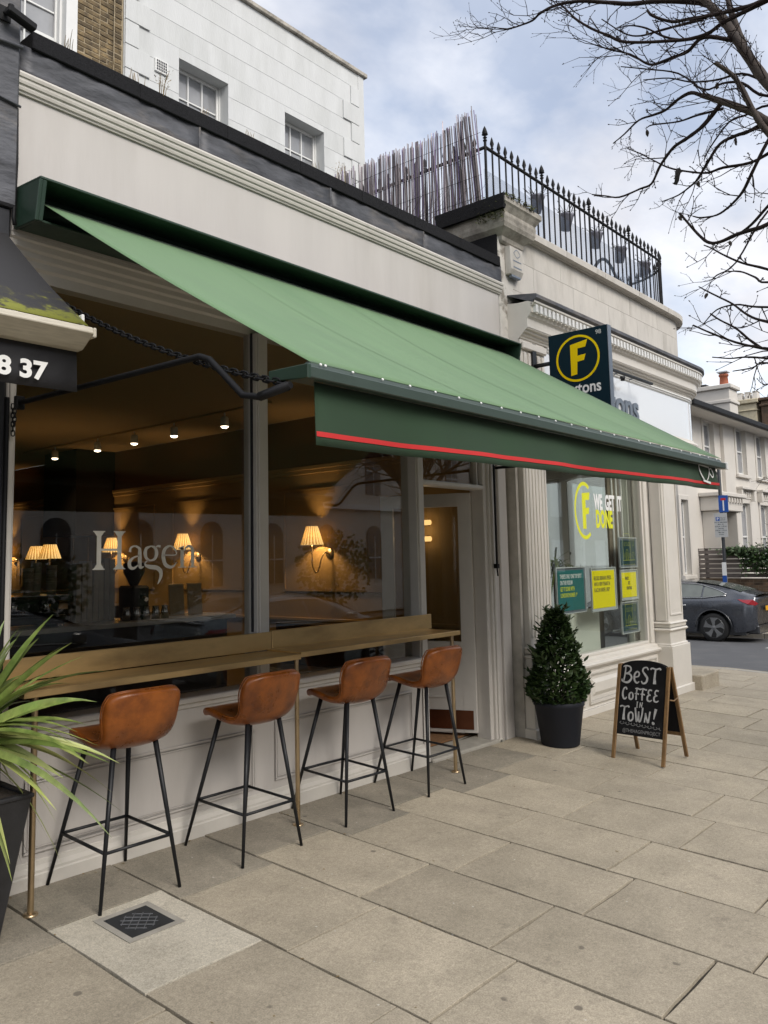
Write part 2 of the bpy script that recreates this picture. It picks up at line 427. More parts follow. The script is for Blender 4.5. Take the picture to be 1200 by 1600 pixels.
M['brick'] = mat('brick', (.175,.125,.062), .9, var=.4, scale=14, col2=(.060,.044,.026), c2pos=(.44,.66), bump=.5, bscale=60, objvar=.42)
M['brick_red'] = mat('brick_red', (.15,.095,.060), .9, var=.35, scale=8, col2=(.065,.052,.036), c2pos=(.45,.70), bump=.4, bscale=50, objvar=.35)
M['mortar'] = mat('mortar', (.33,.27,.18), .95, var=.2, scale=20, bump=.3)
M['mortar_far'] = mat('mortar_far', (.22,.175,.12), .95, var=.25, scale=8)
M['far_white'] = mat('far_white', (.62,.585,.53), .7, var=.035, scale=1.2, col2=(.56,.525,.475), c2pos=(.45,.75))
M['slate'] = mat('slate', (.03,.028,.029), .7, var=.2, scale=4)
M['yellow_stock'] = mat('yellow_stock', (.50,.44,.31), .85, var=.15, scale=5, col2=(.38,.31,.18), c2pos=(.5,.7))
M['terracotta'] = mat('terracotta', (.33,.10,.05), .8, var=.2)
M['fence_wood'] = mat('fence_wood', (.145,.125,.115), .8, var=.2, scale=8, stretch=(8,.7,8), objvar=.18)
M['window_glass'] = mat('window_glass', (.27,.275,.285), .06, var=.25, scale=.9, spec=.8)
M['curtain'] = mat('curtain', (.42,.43,.45), .8, var=.1, scale=3)
M['car_paint'] = mat('car_paint', (.075,.082,.098), .28, metal=.55, var=.03, coat=.9)
M['car_dark'] = mat('car_dark', (.03,.032,.036), .3, var=.05, coat=.7)
M['car_blue'] = mat('car_blue', (.20,.25,.28), .28, metal=.2, var=.03, coat=.9)
M['tyre'] = mat('tyre', (.014,.014,.014), .75, var=.15, scale=20)
M['rim'] = mat('rim', (.20,.205,.21), .4, metal=.3, var=.1)
M['rim_bright'] = mat('rim_bright', (.55,.56,.57), .3, metal=.3, var=.05)
M['car_glass'] = mat('car_glass', (.10,.115,.105), .05, var=.3, scale=1.5, spec=.9)
M['tail_red'] = mat('tail_red', (.30,.012,.018), .2, var=.15, coat=.8)
M['plate_yellow'] = mat('plate_yellow', (.70,.36,.02), .4, var=.03)
M['road_white'] = mat('road_white', (.60,.59,.56), .8, var=.15, scale=10)
M['post_grey'] = mat('post_grey', (.016,.018,.022), .45, var=.1)
M['sign_blue'] = mat('sign_blue', (.018,.085,.36), .4, var=.03)
M['sign_lightgrey'] = mat('sign_lightgrey', (.50,.50,.49), .9, spec=.1, var=.03)
M['ivy'] = mat('ivy', (.030,.065,.018), .5, var=.4, scale=8, col2=(.07,.11,.03), c2pos=(.45,.7))
M['moss'] = mat('moss', (.060,.070,.018), .95, var=.4, scale=25, col2=(.045,.033,.018), c2pos=(.45,.65), bump=.8, bscale=80)
M['reed'] = mat('reed', (.19,.165,.17), .75, var=.3, scale=10, objvar=.55, stretch=(8,8,.8))
M['reed_pale'] = mat('reed_pale', (.50,.44,.47), .7, var=.2, scale=10, objvar=.3, stretch=(8,8,.8))
M['reed_mauve'] = mat('reed_mauve', (.17,.13,.24), .7, var=.3, scale=10, objvar=.4, stretch=(8,8,.8))
M['hang_pot'] = mat('hang_pot', (.23,.23,.28), .8, var=.15, scale=8)
M['bark_dark'] = mat('bark_dark', (.02,.017,.015), .9, var=.3)
M['mat_coir'] = mat('mat_coir', (.24,.125,.055), .95, var=.25, scale=40, bump=.6, bscale=200)
M['kick'] = mat('kick', (.16,.060,.030), .35, metal=.8, var=.15)
M['int_wall'] = mat('int_wall', (.38,.25,.10), .8, var=.08, scale=2)
M['int_upper'] = mat('int_upper', (.16,.085,.035), .8, var=.1, scale=2)
M['int_ceiling'] = mat('int_ceiling', (.36,.25,.13), .85, var=.05)
M['int_floor'] = mat('int_floor', (.04,.028,.018), .5, var=.2)
M['int_dark'] = mat('int_dark', (.016,.012,.010), .45, var=.2)
M['marble'] = mat('marble', (.55,.52,.47), .3, var=.1, scale=6)
M['paper'] = mat('paper', (.42,.34,.24), .8, var=.15, scale=12, objvar=.2)
M['fox_int'] = mat('fox_int', (.70,.70,.66), .8, var=.03, scale=2)
M['fox_panel'] = mat('fox_panel', (.66,.68,.60), .6, var=.03, scale=2)
M['brick_reflection'] = mat('brick_reflection', (.20,.165,.12), .7, var=.12, scale=3)  # tone of the mirrored brick terrace, for the added panel
M['fox_dark'] = mat('fox_dark', (.15,.14,.12), .6, var=.2)
M['letter_glass'] = mat('letter_glass', (.66,.63,.55), .6, var=.05)
M['mildew'] = mat('mildew', (.018,.018,.021), .7, var=.3, scale=9, bump=.1, bscale=200)
M['cream_alu'] = mat('cream_alu', (.52,.48,.39), .5, var=.12, scale=12, col2=(.33,.30,.24), c2pos=(.58,.75), stretch=(1,1,14))
M['window_clear'] = glass('window_clear', (.92,.92,.90), 1.60)
M['fox_clear'] = glass('fox_clear', (.94,.96,.94), 1.38)
M['lamp_glow'] = emit('lamp_glow', (1.0, .60, .22), .9)
M['spot_glow'] = emit('spot_glow', (1.0, .82, .60), 6.0)
# ------------------------------------------------------------------ ground, road, pavement
def gz(x, y): return .042*min(y, 0) - .0105*(x-2.9)
def zr(x, y):
    return -.0105*(min(x, 12.7)-2.9) + .042*max(min(y, 0), -5.75) - .12 - .038*max(0, min(x, 30)-12.7)

g = MB(); g.box(-250, 300, -250, 300, -4.0, -3.0)
tag(g.build('ground', M['asphalt']), kind='structure')

r = MB(); xs = [-60+2*i for i in range(36)]+[12.7]+[14+2*i for i in range(30)]; ys = [-60+3*i for i in range(18)]+[-5.75, -4, -2, 0]+[3*i for i in range(1, 20)]
vs = [(x, y, zr(x, y)) for y in ys for x in xs]; nx = len(xs)
r.add(vs, [(j*nx+i, j*nx+i+1, (j+1)*nx+i+1, (j+1)*nx+i) for j in range(len(ys)-1) for i in range(nx-1)])
road = tag(r.build('road', M['asphalt']), kind='structure')
mk = MB()
for a, b, c, d in ((18.9, 19.0, -6, 1.2), (18.9, 20.9, 1.22, 1.32)):
    mk.quad((a, c, zr(a, c)+.004), (b, c, zr(b, c)+.004), (b, d, zr(b, d)+.004), (a, d, zr(a, d)+.004))
mk.build('bay_marking', M['road_white'], road)

# base under the flagstones: bedding that shows in the joints
pv = MB()
for x0, x1, y0, y1 in ((-4, 2, -5.6, .3), (2, 6.7, -5.6, .3), (6.7, 10.3, -5.6, .3), (10.3, 12.6, -5.6, 9)):
    pv.add([(x0, y0, gz(x0, y0)-.016), (x1, y0, gz(x1, y0)-.016), (x1, 0, gz(x1, 0)-.016), (x0, 0, gz(x0, 0)-.016), (x1, y1, gz(x1, y1)-.016), (x0, y1, gz(x0, y1)-.016)],
           [(0, 1, 2, 3), (3, 2, 4, 5)])
pavement = tag(pv.build('pavement', M['joint'], fixn=False), kind='structure')

rs = random.Random(3)
XB = [1.935+.605*i for i in range(-9, 19)]
fix = {9: 1.935, 10: 2.535, 11: 3.15, 12: 3.735, 13: 4.33, 14: 4.93, 15: 5.57, 16: 6.215, 17: 6.82, 18: 7.42}
for k, v in fix.items(): XB[k] = v
nslab = 0
for i in range(len(XB)-1):
    x0, x1 = XB[i], XB[i+1]
    first = -.485 if i % 2 == 1 else -.635
    ytop = 0.0
    if x0 > 10.2: ytop = 3.5
    js = []
    y = first + rs.uniform(-.012, .012)
    if ytop > 0:
        yy = y
        while yy < ytop: yy += .757
        js = [yy]
    else: js = [-.004]
    while y > -5.5:
        if y < js[0]-.1: js.append(y)
        y -= .757+rs.uniform(-.006, .006)
    if ytop > 0:
        js = []
        y = first+.757*5
        while y > -5.5: js.append(y); y -= .757
    js.append(-5.6)
    for a, b in zip(js[:-1], js[1:]):
        gp = rs.uniform(.0028, .0068)
        s = MB(); dz = rs.uniform(-.0018, .0018)
        c = []
        for (px, py) in ((x0+gp, b+gp), (x1-gp, b+gp), (x1-gp, a-gp), (x0+gp, a-gp)):
            px += rs.uniform(-.0025, .0025); py += rs.uniform(-.0025, .0025)
            c.append((px, py, gz(px, py)+dz+rs.uniform(-.001, .001)))
        # chipped, slightly irregular edges
        top = []
        for q in range(4):
            p0, p1 = c[q], c[(q+1) % 4]
            top.append(p0)
            for t in (.22, .45, .7, .88):
                if rs.random() < .75:
                    e = rs.uniform(0, .006)
                    nx_, ny_ = -(p1[1]-p0[1]), (p1[0]-p0[0]); ln = sqrt(nx_*nx_+ny_*ny_)
                    top.append((p0[0]+(p1[0]-p0[0])*t+nx_/ln*e, p0[1]+(p1[1]-p0[1])*t+ny_/ln*e, p0[2]+(p1[2]-p0[2])*t))
        cover_here = (abs(x0-1.935) < .01 and a < -.3 and a > -.7)
        mm = M['slab']
        if a > -.1 and x1 < 6.3: mm = M['slab_shaded']  # row along the wall gets the painted shade
        if cover_here: mm = M['slab_pale']
        s.prism([(p[0], p[1], p[2]-.03) for p in top], (0, 0, .03))
        s.build('slab', mm, pavement, bevel=.0016)
        nslab += 1
# kerbs
kb = MB(); kb.box(-4, 12.6, -5.76, -5.73, -.6, -.55)
kerb = tag(kb.build('kerb', M['kerb']), kind='structure')
def kerbstone(x0, y0, x1, y1, zf):
    s = MB(); s.hexa([(x0, y0, zf(x0, y0)-.2), (x1, y0, zf(x1, y0)-.2), (x1, y1, zf(x1, y1)-.2), (x0, y1, zf(x0, y1)-.2)],
                     [(x0, y0, zf(x0, y0)+.002), (x1, y0, zf(x1, y0)+.002), (x1, y1, zf(x1, y1)+.002), (x0, y1, zf(x0, y1)+.002)])
    s.build('kerbstone', M['kerb'], kerb, bevel=.012)
for i in range(18): kerbstone(-4+.92*i, -5.75, -4+.92*i+.912, -5.605, gz)
for i in range(14): kerbstone(12.605, -5.6+.92*i, 12.75, -5.6+.92*i+.912, gz)
# far pavement of the side road
fp = MB(); fz = lambda x, y: -.47
fp.box(22.35, 23.4, -6, 12, -.62, -.45)
farp = tag(fp.build('far_pavement', M['slab']), kind='structure')
for i in range(16): kerbstone(22.2, -6+.92*i, 22.345, -6+.92*i+.912, lambda x, y: -.448)

# drain cover set in the pale slab
dc = thing('drain_cover', 'small square iron inspection cover with lattice pattern set in pale concrete slab', 'drain cover', (2.262, -.713, gz(2.262, -.713)+.002), (math.atan(.042), .0105, 0))
b = MB()
b.box(-.145, .145, .118, .150, 0, .002); b.box(-.145, .145, -.150, -.118, 0, .002); b.box(-.145, -.113, -.118, .118, 0, .002); b.box(.113, .145, -.118, .118, 0, .002)
b.build('surround', M['kerb'], dc)
b = MB(); b.box(-.113, .113, -.118, .118, -.004, .0015); b.build('plate', M['iron_cover'], dc)
b = MB()
for k in range(-3, 4):
    for sgn in (1, -1):
        c0 = k*.05
        pts = []
        for t in (-.14, .14):
            pts.append((c0+t, sgn*t))
        d = Vector((1, sgn, 0)).normalized(); nrm = Vector((-d.y, d.x, 0))*.0018
        # clip to a disc of .085
        L_ = .0072 - (c0*sin(pi/4))**2
        if L_ <= 0: continue
        hl = sqrt(L_); mid = Vector((c0/2, -sgn*c0/2, 0))
        a1, a2 = mid-d*hl, mid+d*hl
        q = [a1-nrm, a2-nrm, a2+nrm, a1+nrm]
        b.hexa([(p.x, p.y, .0014) for p in q], [(p.x, p.y, .0045) for p in q])
b.build('lattice', M['iron_worn'], dc)

# ------------------------------------------------------------------ cafe building
cafe = thing('cafe_building', 'pale painted cafe shopfront with large dark windows, plain fascia and lead covered parapet', 'shop', (0, 0, 0))
PX0, PX1 = 1.92, 6.69
# fascia board
b = MB(); b.box(PX0, PX1, 0, .30, 3.345, 4.115); b.build('fascia', M['cafe_paint'], cafe, bevel=.004)
# cornice under the parapet
prof = [(0, 4.112), (.014, 4.113), (.016, 4.124), (.026, 4.127), (.030, 4.140), (.030, 4.150), (.040, 4.156), (.044, 4.170), (.044, 4.184), (.052, 4.188), (.056, 4.204), (.052, 4.216), (.03, 4.224), (0, 4.235)]
b = MB(); b.sweep(prof, [((PX0, 0), (0, -1)), ((PX1+.012, 0), (0, -1))]); b.build('cornice', M['dirty_trim'], cafe)
# lead sheets of the parapet
bk = MB(); bk.box(PX0, PX1-.01, .0, .36, 4.236, 4.375); bk.build('parapet', M['felt'], cafe)
rl = random.Random(5)
seams = [PX0, 3.11, 4.32, 5.465, PX1-.005]
for a, c in zip(seams[:-1], seams[1:]):
    s = MB(); n = 14; rows = 5; grid = []
    for j in range(rows+1):
        for i in range(n+1):
            x = a+.006+(c-a-.012)*i/n; z = 4.214+.166*j/rows
            grid.append((x, -.022+.010*rl.uniform(-1, 1)*(0 < i < n)*(0 < j < rows)+(-.012 if i == n else 0), z))
    s.add(grid, [(j*(n+1)+i, j*(n+1)+i+1, (j+1)*(n+1)+i+1, (j+1)*(n+1)+i) for j in range(rows) for i in range(n)], True)
    o = s.build('lead_sheet', M['lead'], cafe, fixn=False)
    md = o.modifiers.new('thick', 'SOLIDIFY'); md.thickness = .006; md.offset = 1
    s = MB(); s.box(c-.012, c+.004, -.042, .03, 4.216, 4.382); s.build('lead_seam', M['lead'], cafe, bevel=.004)
fc = MB()
for i in range(7):
    a = PX0+.07+(PX1-.02-PX0-.07)*i/7; c = PX0+.07+(PX1-.02-PX0-.07)*(i+1)/7
    z0 = rl.uniform(-.0012, .0012)
    fc.hexa([(a, -.048, 4.374+z0), (c, -.048, 4.374+z0), (c, .40, 4.38), (a, .40, 4.38)], [(a, -.045, 4.474+z0), (c, -.045, 4.474+z0), (c, .40, 4.486), (a, .40, 4.486)])
fc.build('felt_capping', M['felt'], cafe, bevel=.004)
b = MB(); b.box(PX0-2.2, 6.60, .40, 5.5, 4.2, 4.35); b.build('flat_roof', M['felt'], cafe)
# stepped soffit moulding between fascia and window head
prof = [(.0, 3.345), (.0, 3.325), (-.012, 3.315), (-.018, 3.285), (-.032, 3.272), (-.036, 3.245), (-.05, 3.232), (-.054, 3.20), (-.07, 3.185), (-.075, 3.13), (-.16, 3.13), (-.16, 3.345)]
b = MB(); b.sweep(prof, [((PX0, 0), (0, -1)), ((6.42, 0), (0, -1))]); b.build('window_head', M['cafe_trim'], cafe)
# posts
def post(x0, x1, y0, y1, z0, z1, name='window_post', m='cafe_trim', lip=.012):
    s = MB(); s.box(x0, x1, y0, y1, z0, z1)
    s.box(x0+lip, x1-lip, y0-.012, y0, z0, z1)
    return s.build(name, M[m], cafe, bevel=.005)
ZB, ZT = 1.14, 3.13
post(1.922, 1.975, .005, .14, .80, 3.13)
post(3.607, 3.712, .005, .14, .80, 3.13)
post(5.315, 5.412, .0, .16, -.02, 3.13, 'door_post')
# glazing beads seen beside the posts
b = MB()
for x in (3.712, 3.595): b.box(x, x+.012, .04, .055, ZB, ZT)
b.build('glazing_bead', M['black_paint'], cafe)
# stall riser
b = MB(); b.box(PX0, 5.33, .0, .16, -.15, .735)
b.build('stall_riser', M['cafe_paint'], cafe, bevel=.003)
def panel_mould(x0, x1, z0, z1, y, t=.014, d=.012, name='riser_panel', m='cafe_paint', parent=None):
    s = MB()
    for a, bb, c, dd in ((x0, x1, z0, z0+t), (x0, x1, z1-t, z1), (x0, x0+t, z0+t, z1-t), (x1-t, x1, z0+t, z1-t)):
        s.box(a, bb, y-d, y, c, dd)
    t2 = t*2.1; g_ = t*1.5
    for a, bb, c, dd in ((x0+g_, x1-g_, z0+g_, z0+t2), (x0+g_, x1-g_, z1-t2, z1-g_), (x0+g_, x0+t2, z0+t2, z1-t2), (x1-t2, x1-g_, z0+t2, z1-t2)):
        s.box(a, bb, y-d*.6, y, c, dd)
    return s.build(name, M[m], parent or cafe, bevel=.003)
panel_mould(2.06, 3.56, .165, .535, .0)
panel_mould(3.74, 5.19, .18, .565, .0)
prof = [(0, -.15), (.034, -.15), (.034, .065), (.028, .072), (.028, .085), (.012, .105), (.008, .125), (0, .13)]
b = MB(); b.sweep(prof, [((PX0, 0), (0, -1)), ((5.33, 0), (0, -1))]); b.build('skirting', M['dirty_trim'], cafe)
prof = [(0, .735), (.012, .742), (.015, .765), (.04, .775), (.045, .80), (.035, .806), (-.08, .812), (-.16, .80), (-.16, .735)]
b = MB(); b.sweep(prof, [((PX0, 0), (0, -1)), ((5.36, 0), (0, -1))]); b.build('window_sill', M['cafe_trim'], cafe)
# panes
win1 = MB(); win1.box(1.965, 3.61, .082, .088, .805, 3.13); w1 = win1.build('window_pane', M['window_clear'], cafe)
win2 = MB(); win2.box(3.71, 5.317, .082, .088, .805, 3.13); w2 = win2.build('window_pane', M['window_clear'], cafe)
# gilt serif lettering on the glass
def serif_word(par):
    s = MB(); z0 = 1.567; x0 = 2.462
    def t3(u, v, h): return (x0+u, .0805-h, z0+v)
    def bar(u0, v0, u1, v1):
        s.add([t3(u0, v0, 0), t3(u1, v0, 0), t3(u1, v1, 0), t3(u0, v1, 0)], [(0, 1, 2, 3)])
    H = .218; st = .028
    # H
    for u in (.028, .158):
        bar(u, .006, u+st, H-.006); bar(u-.024, 0, u+st+.024, .006); bar(u-.024, H-.006, u+st+.024, H)
        for sg in (-1, 1):
            e = u if sg < 0 else u+st
            s.add([t3(e, .006, 0), t3(e+sg*.018, .006, 0), t3(e, .03, 0)], [(0, 1, 2)]); s.add([t3(e, H-.006, 0), t3(e+sg*.018, H-.006, 0), t3(e, H-.03, 0)], [(0, 1, 2)])
    bar(.056, .106, .158, .118)
    # a
    o = .235
    ribbon(s, [(o+.006, .098), (o+.012, .122), (o+.04, .132), (o+.068, .118), (o+.072, .09), (o+.072, .03), (o+.080, .008), (o+.100, .012)], [.018, .012, .010, .018, .025, .025, .02, .004], t3, th=0)
    ribbon(s, [(o+.070, .078), (o+.028, .064), (o+.004, .040), (o+.008, .012), (o+.034, .004), (o+.070, .03)], [.006, .012, .023, .022, .014, .006], t3, th=0)
    # g
    o = .338
    ribbon(s, [(o+.045, .132), (o+.014, .118), (o+.006, .09), (o+.016, .060), (o+.045, .048), (o+.074, .060), (o+.084, .09), (o+.074, .120), (o+.045, .132)], [.008, .019, .025, .018, .008, .019, .025, .018, .008], t3, th=0)
    ribbon(s, [(o+.074, .122), (o+.092, .132), (o+.112, .130)], [.006, .012, .014], t3, th=0)
    ribbon(s, [(o+.028, .052), (o+.008, .036), (o+.010, .020), (o+.040, .010), (o+.085, .004), (o+.112, -.016), (o+.116, -.044), (o+.104, -.075), (o+.092, -.094)], [.007, .009, .014, .025, .026, .027, .022, .014, .003], t3, th=0)
    # e
    o = .462
    ribbon(s, [(o+.008, .078), (o+.098, .080), (o+.088, .115), (o+.054, .133), (o+.018, .112), (o+.008, .070), (o+.022, .024), (o+.056, .006), (o+.082, .012), (o+.104, .034)], [.006, .007, .013, .010, .022, .027, .025, .019, .013, .004], t3, th=0)
    # n
    o = .586
    bar(o+.008, .006, o+.033, .122); bar(o-.010, 0, o+.052, .006); s.add([t3(o-.010, .120, 0), t3(o+.033, .136, 0), t3(o+.033, .108, 0), t3(o+.008, .112, 0)], [(0, 2, 1), (0, 3, 2)])
    ribbon(s, [(o+.033, .102), (o+.060, .130), (o+.088, .126), (o+.098, .098), (o+.098, .006)], [.005, .014, .020, .025, .025], t3, th=0)
    bar(o+.066, 0, o+.130, .006)
    return s.build('lettering', M['letter_glass'], par, fixn=False)
serif_word(w1)
# brass upstand behind the counter
brass = thing('brass_counter', 'long brass counter shelf with upstand on slim posts below the cafe windows', 'counter', (0, 0, 0))
b = MB(); b.box(1.925, 3.70, -.026, .0, 1.022, 1.136); b.build('upstand', M['brass'], brass, bevel=.002)
b = MB(); b.box(3.706, 5.438, -.026, .0, 1.026, 1.142); b.build('upstand', M['brass'], brass, bevel=.002)
b = MB(); b.box(1.875, 3.652, -.352, -.026, .985, 1.018); b.build('shelf', M['brass'], brass, bevel=.002)
b = MB(); b.box(3.655, 5.375, -.352, -.026, .996, 1.028); b.build('shelf', M['brass'], brass, bevel=.002)
for x, zt in ((1.955, .985), (3.66, .99), (5.33, .996)):
    p = MB(); zb = gz(x, -.30)
    p.lathe([(.0145, zb), (.0145, zt)], (x, -.30, 0), 14)
    p.lathe([(.034, zb), (.034, zb+.008), (.016, zb+.012)], (x, -.30, 0), 18)
    p.build('support_post', M['brass_post'], brass)

# door frame, transom light and open door
b = MB(); b.box(5.412, 6.32, .02, .13, 2.20, 2.245); b.box(5.412, 6.32, .005, .02, 2.208, 2.238); b.build('transom', M['cafe_trim'], cafe, bevel=.004)
b = MB(); b.box(5.412, 6.32, .075, .081, 2.245, 3.13); b.build('fanlight', M['window_clear'], cafe)
b = MB(); b.box(6.262, 6.274, .04, .10, 2.245, 3.13); b.build('fanlight_bar', M['cafe_trim'], cafe)
b = MB()
b.box(6.315, 6.365, .01, .16, -.06, 3.13); b.box(6.365, 6.395, -.015, .16, -.06, 3.13); b.box(6.395, 6.43, -.03, .16, -.06, 3.13); b.box(6.43, 6.46, -.012, .16, -.06, 3.13)
b.build('door_jamb', M['cafe_trim'], cafe, bevel=.006)
b = MB(); b.box(6.46, 6.535, .01, .2, -.07, 3.345); b.box(6.535, 6.672, -.014, .2, -.08, 3.345); b.build('pilaster', M['cafe_paint'], cafe, bevel=.006)
b = MB(); b.box(6.676, 6.700, .03, .2, -.08, 3.6); b.build('wall_crack', M['bark_dark'], cafe)
# door leaf, swung inwards
hinge = Vector((6.312, .14, 0)); dd = Vector((-.36, .93, 0)).normalized(); W_ = .87
door = bpy.data.objects.new('door', bpy.data.meshes.new('door'))
def leaf(name, u0, u1, z0, z1, t0, t1, m, par, bevel=.004):
    nrm = Vector((-dd.y, dd.x, 0))      # towards the room
    s = MB(); q = []
    for z in (z0, z1):
        q.append([hinge+dd*u0+nrm*t0+Vector((0,0,z)), hinge+dd*u1+nrm*t0+Vector((0,0,z)), hinge+dd*u1+nrm*t1+Vector((0,0,z)), hinge+dd*u0+nrm*t1+Vector((0,0,z))])
    s.hexa(q[0], q[1]); return s.build(name, M[m], par, bevel=bevel)
s = MB()
nrm = Vector((-dd.y, dd.x, 0))
for u0, u1, z0, z1 in ((0, .12, .04, 2.18), (.75, .87, .04, 2.18), (.12, .75, .04, .84), (.12, .75, 2.06, 2.18)):
    q = [[hinge+dd*u+nrm*t+Vector((0,0,z)) for u, t in ((u0, 0), (u1, 0), (u1, .045), (u0, .045))] for z in (z0, z1)]
    s.hexa(q[0], q[1])
door = s.build('door', M['cafe_trim'], cafe, bevel=.004)
leaf('door_pane', .12, .75, .84, 2.06, .018, .026, 'window_clear', door, 0)
for t in (-.004, .049):
    leaf('kick_plate', .03, .84, .07, .235, t-.001, t+.001, 'kick', door, 0)
    s = MB()
    for u0, u1, z0, z1 in ((.2, .67, .34, .352), (.2, .67, .70, .712), (.2, .212, .352, .70), (.658, .67, .352, .70)):
        q = [[hinge+dd*u+nrm*tt+Vector((0,0,z)) for u, tt in ((u0, t-.004), (u1, t-.004), (u1, t+.004), (u0, t+.004))] for z in (z0, z1)]
        s.hexa(q[0], q[1])
    s.build('door_moulding', M['cafe_trim'], door)
s = MB(); a = hinge+dd*.80-nrm*.03
s.tube([a+Vector((0,0,.98)), a+Vector((0,0,1.22))], .009, 8); s.build('handle', M['brass_post'], door)
# stone door step and coir mat
b = MB(); b.hexa([(5.412, -.03, -.2), (6.47, -.03, -.2), (6.47, .25, -.2), (5.412, .25, -.2)], [(5.412, -.03, -.004), (6.47, -.03, -.012), (6.47, .25, .0), (5.412, .25, .004)])
b.build('door_step', M['kerb'], cafe, bevel=.01)
b = MB(); b.box(5.0, 6.32, .26, 1.6, -.1, .012); tag(b.build('door_mat', M['mat_coir']), 'orange brown coir matting just inside the open cafe door', 'door mat')

# cafe room
b = MB(); b.box(-1, 6.5, .2, 11.5, -.12, 0); b.build('floor', M['int_floor'], cafe)
b = MB(); b.box(-1, 6.5, .165, 11.5, 3.2, 3.3); b.build('ceiling', M['int_ceiling'], cafe)
b = MB(); b.box(6.5, 6.6, .21, 11.5, 0, 2.62); b.build('wall', M['int_wall'], cafe)
b = MB(); b.box(6.503, 6.6, .21, 11.5, 2.62, 3.2); b.build('upper_wall', M['int_upper'], cafe)
b = MB(); b.box(-1, 6.6, 11.5, 11.6, 0, 3.2); b.build('rear_wall', M['int_upper'], cafe)
b = MB(); b.box(-1.1, -1, .2, 11.6, 0, 3.2); b.build('left_wall', M['int_upper'], cafe)
b = MB(); b.box(-1, 1.92, .16, .2, 0, 3.3); b.build('front_wall', M['int_dark'], cafe)
b = MB(); b.box(6.46, 6.5, .21, 11.5, 2.60, 2.645); b.box(6.475, 6.5, .21, 11.5, 2.555, 2.60); b.build('picture_rail', M['int_wall'], cafe, bevel=.006)
b = MB(); b.box(6.47, 6.5, .21, 11.5, .93, .965); b.build('dado_rail', M['int_wall'], cafe, bevel=.005)
for y0, y1 in ((1.04, 2.85), (3.25, 5.0), (5.4, 7.1), (7.5, 9.2)):
    s = MB(); t = .025
    for a, c, z0, z1 in ((y0, y1, 1.25, 1.25+t), (y0, y1, 2.39-t, 2.39), (y0, y0+t, 1.25+t, 2.39-t), (y1-t, y1, 1.25+t, 2.39-t)):
        s.box(6.485, 6.5, a, c, z0, z1)
    s.build('wall_panel', M['int_wall'], cafe, bevel=.004)
# dark chimney breasts / hanging signs at the back
b = MB(); b.box(5.9, 6.498, 6.4, 7.3, 2.0, 3.2); b.build('bulkhead', M['int_dark'], cafe)
# ------------------------------------------------------------------ green awning
aw = thing('awning', 'wide green folding awning over the cafe window with dark valance and red stripe', 'awning', (0, 0, 0))
AX0, AX1 = 1.935, 6.615
b = MB()
# open box: roof, back and floor with a front lip
b.hexa([(AX0, -.275, 3.548), (AX1, -.275, 3.548), (AX1, -.004, 3.568), (AX0, -.004, 3.568)], [(AX0, -.275, 3.562), (AX1, -.275, 3.562), (AX1, -.004, 3.584), (AX0, -.004, 3.584)])
b.box(AX0+.02, AX1-.02, -.02, -.004, 3.36, 3.567)
b.box(AX0+.02, AX1-.02, -.20, -.02, 3.352, 3.366)
b.build('cassette', M['awning_metal'], aw, bevel=.003)
for x0, x1 in ((AX0-.004, AX0+.016), (AX1-.02, AX1)):
    s = MB(); s.prism([(x0, -.004, 3.355), (x0, -.236, 3.338), (x0, -.277, 3.546), (x0, -.004, 3.57)], (x1-x0, 0, 0)); s.build('cassette_end', M['awning_metal'], aw, bevel=.004)
s = MB(); s.prism([(AX0+.016, -.160, 3.362), (AX0+.016, -.236, 3.340), (AX0+.016, -.275, 3.546), (AX0+.016, -.19, 3.55), (AX0+.016, -.19, 3.43)], (.022, 0, 0)); s.build('cassette_bracket', M['awning_metal'], aw, bevel=.003)
s = MB(); s.lathe([(0, AX0+.02), (.045, AX0+.02), (.045, AX1-.03), (0, AX1-.03)], (0, -.10, 3.455), 16, axis='x'); s.build('roller', M['awning_metal'], aw)
b = MB(); nx_, ny_ = 40, 22; vs = []
fx0, fx1, gx0, gx1 = 2.01, 6.55, 2.088, 6.50
for j in range(ny_+1):
    t = j/ny_
    for i in range(nx_+1):
        u = i/nx_
        xa = fx0+(fx1-fx0)*u; xb = gx0+(gx1-gx0)*u
        x = xa+(xb-xa)*t
        y = -.12+(-2.035+.12)*t
        zl = 3.495+(2.318-.012*u-3.495)*t
        sag = -.052*sin(pi*t)*(.55+.45*sin(pi*u)) - .006*sin(pi*t)*sin(u*pi*9+t*3)
        vs.append((x, y, zl+sag+.018*sin(pi*t)*(abs(u-.5)*2)**6))
b.add(vs, [(j*(nx_+1)+i, (j+1)*(nx_+1)+i, (j+1)*(nx_+1)+i+1, j*(nx_+1)+i+1) for j in range(ny_) for i in range(nx_)], True)
o = b.build('canopy', M['awning'], aw, fixn=False); md = o.modifiers.new('t', 'SOLIDIFY'); md.thickness = .002
for u in (.26, .51, .76):
    s = MB(); p = []
    for j in range(ny_+1):
        i = int(round(u*nx_)); q = vs[j*(nx_+1)+i]; p.append((q[0], q[1], q[2]+.0012))
    s.add([(x-.006, y, z) for x, y, z in p]+[(x+.006, y, z) for x, y, z in p], [(k, k+1, ny_+2+k, ny_+1+k) for k in range(ny_)], True)
    s.build('seam', M['awning'], aw, fixn=False)
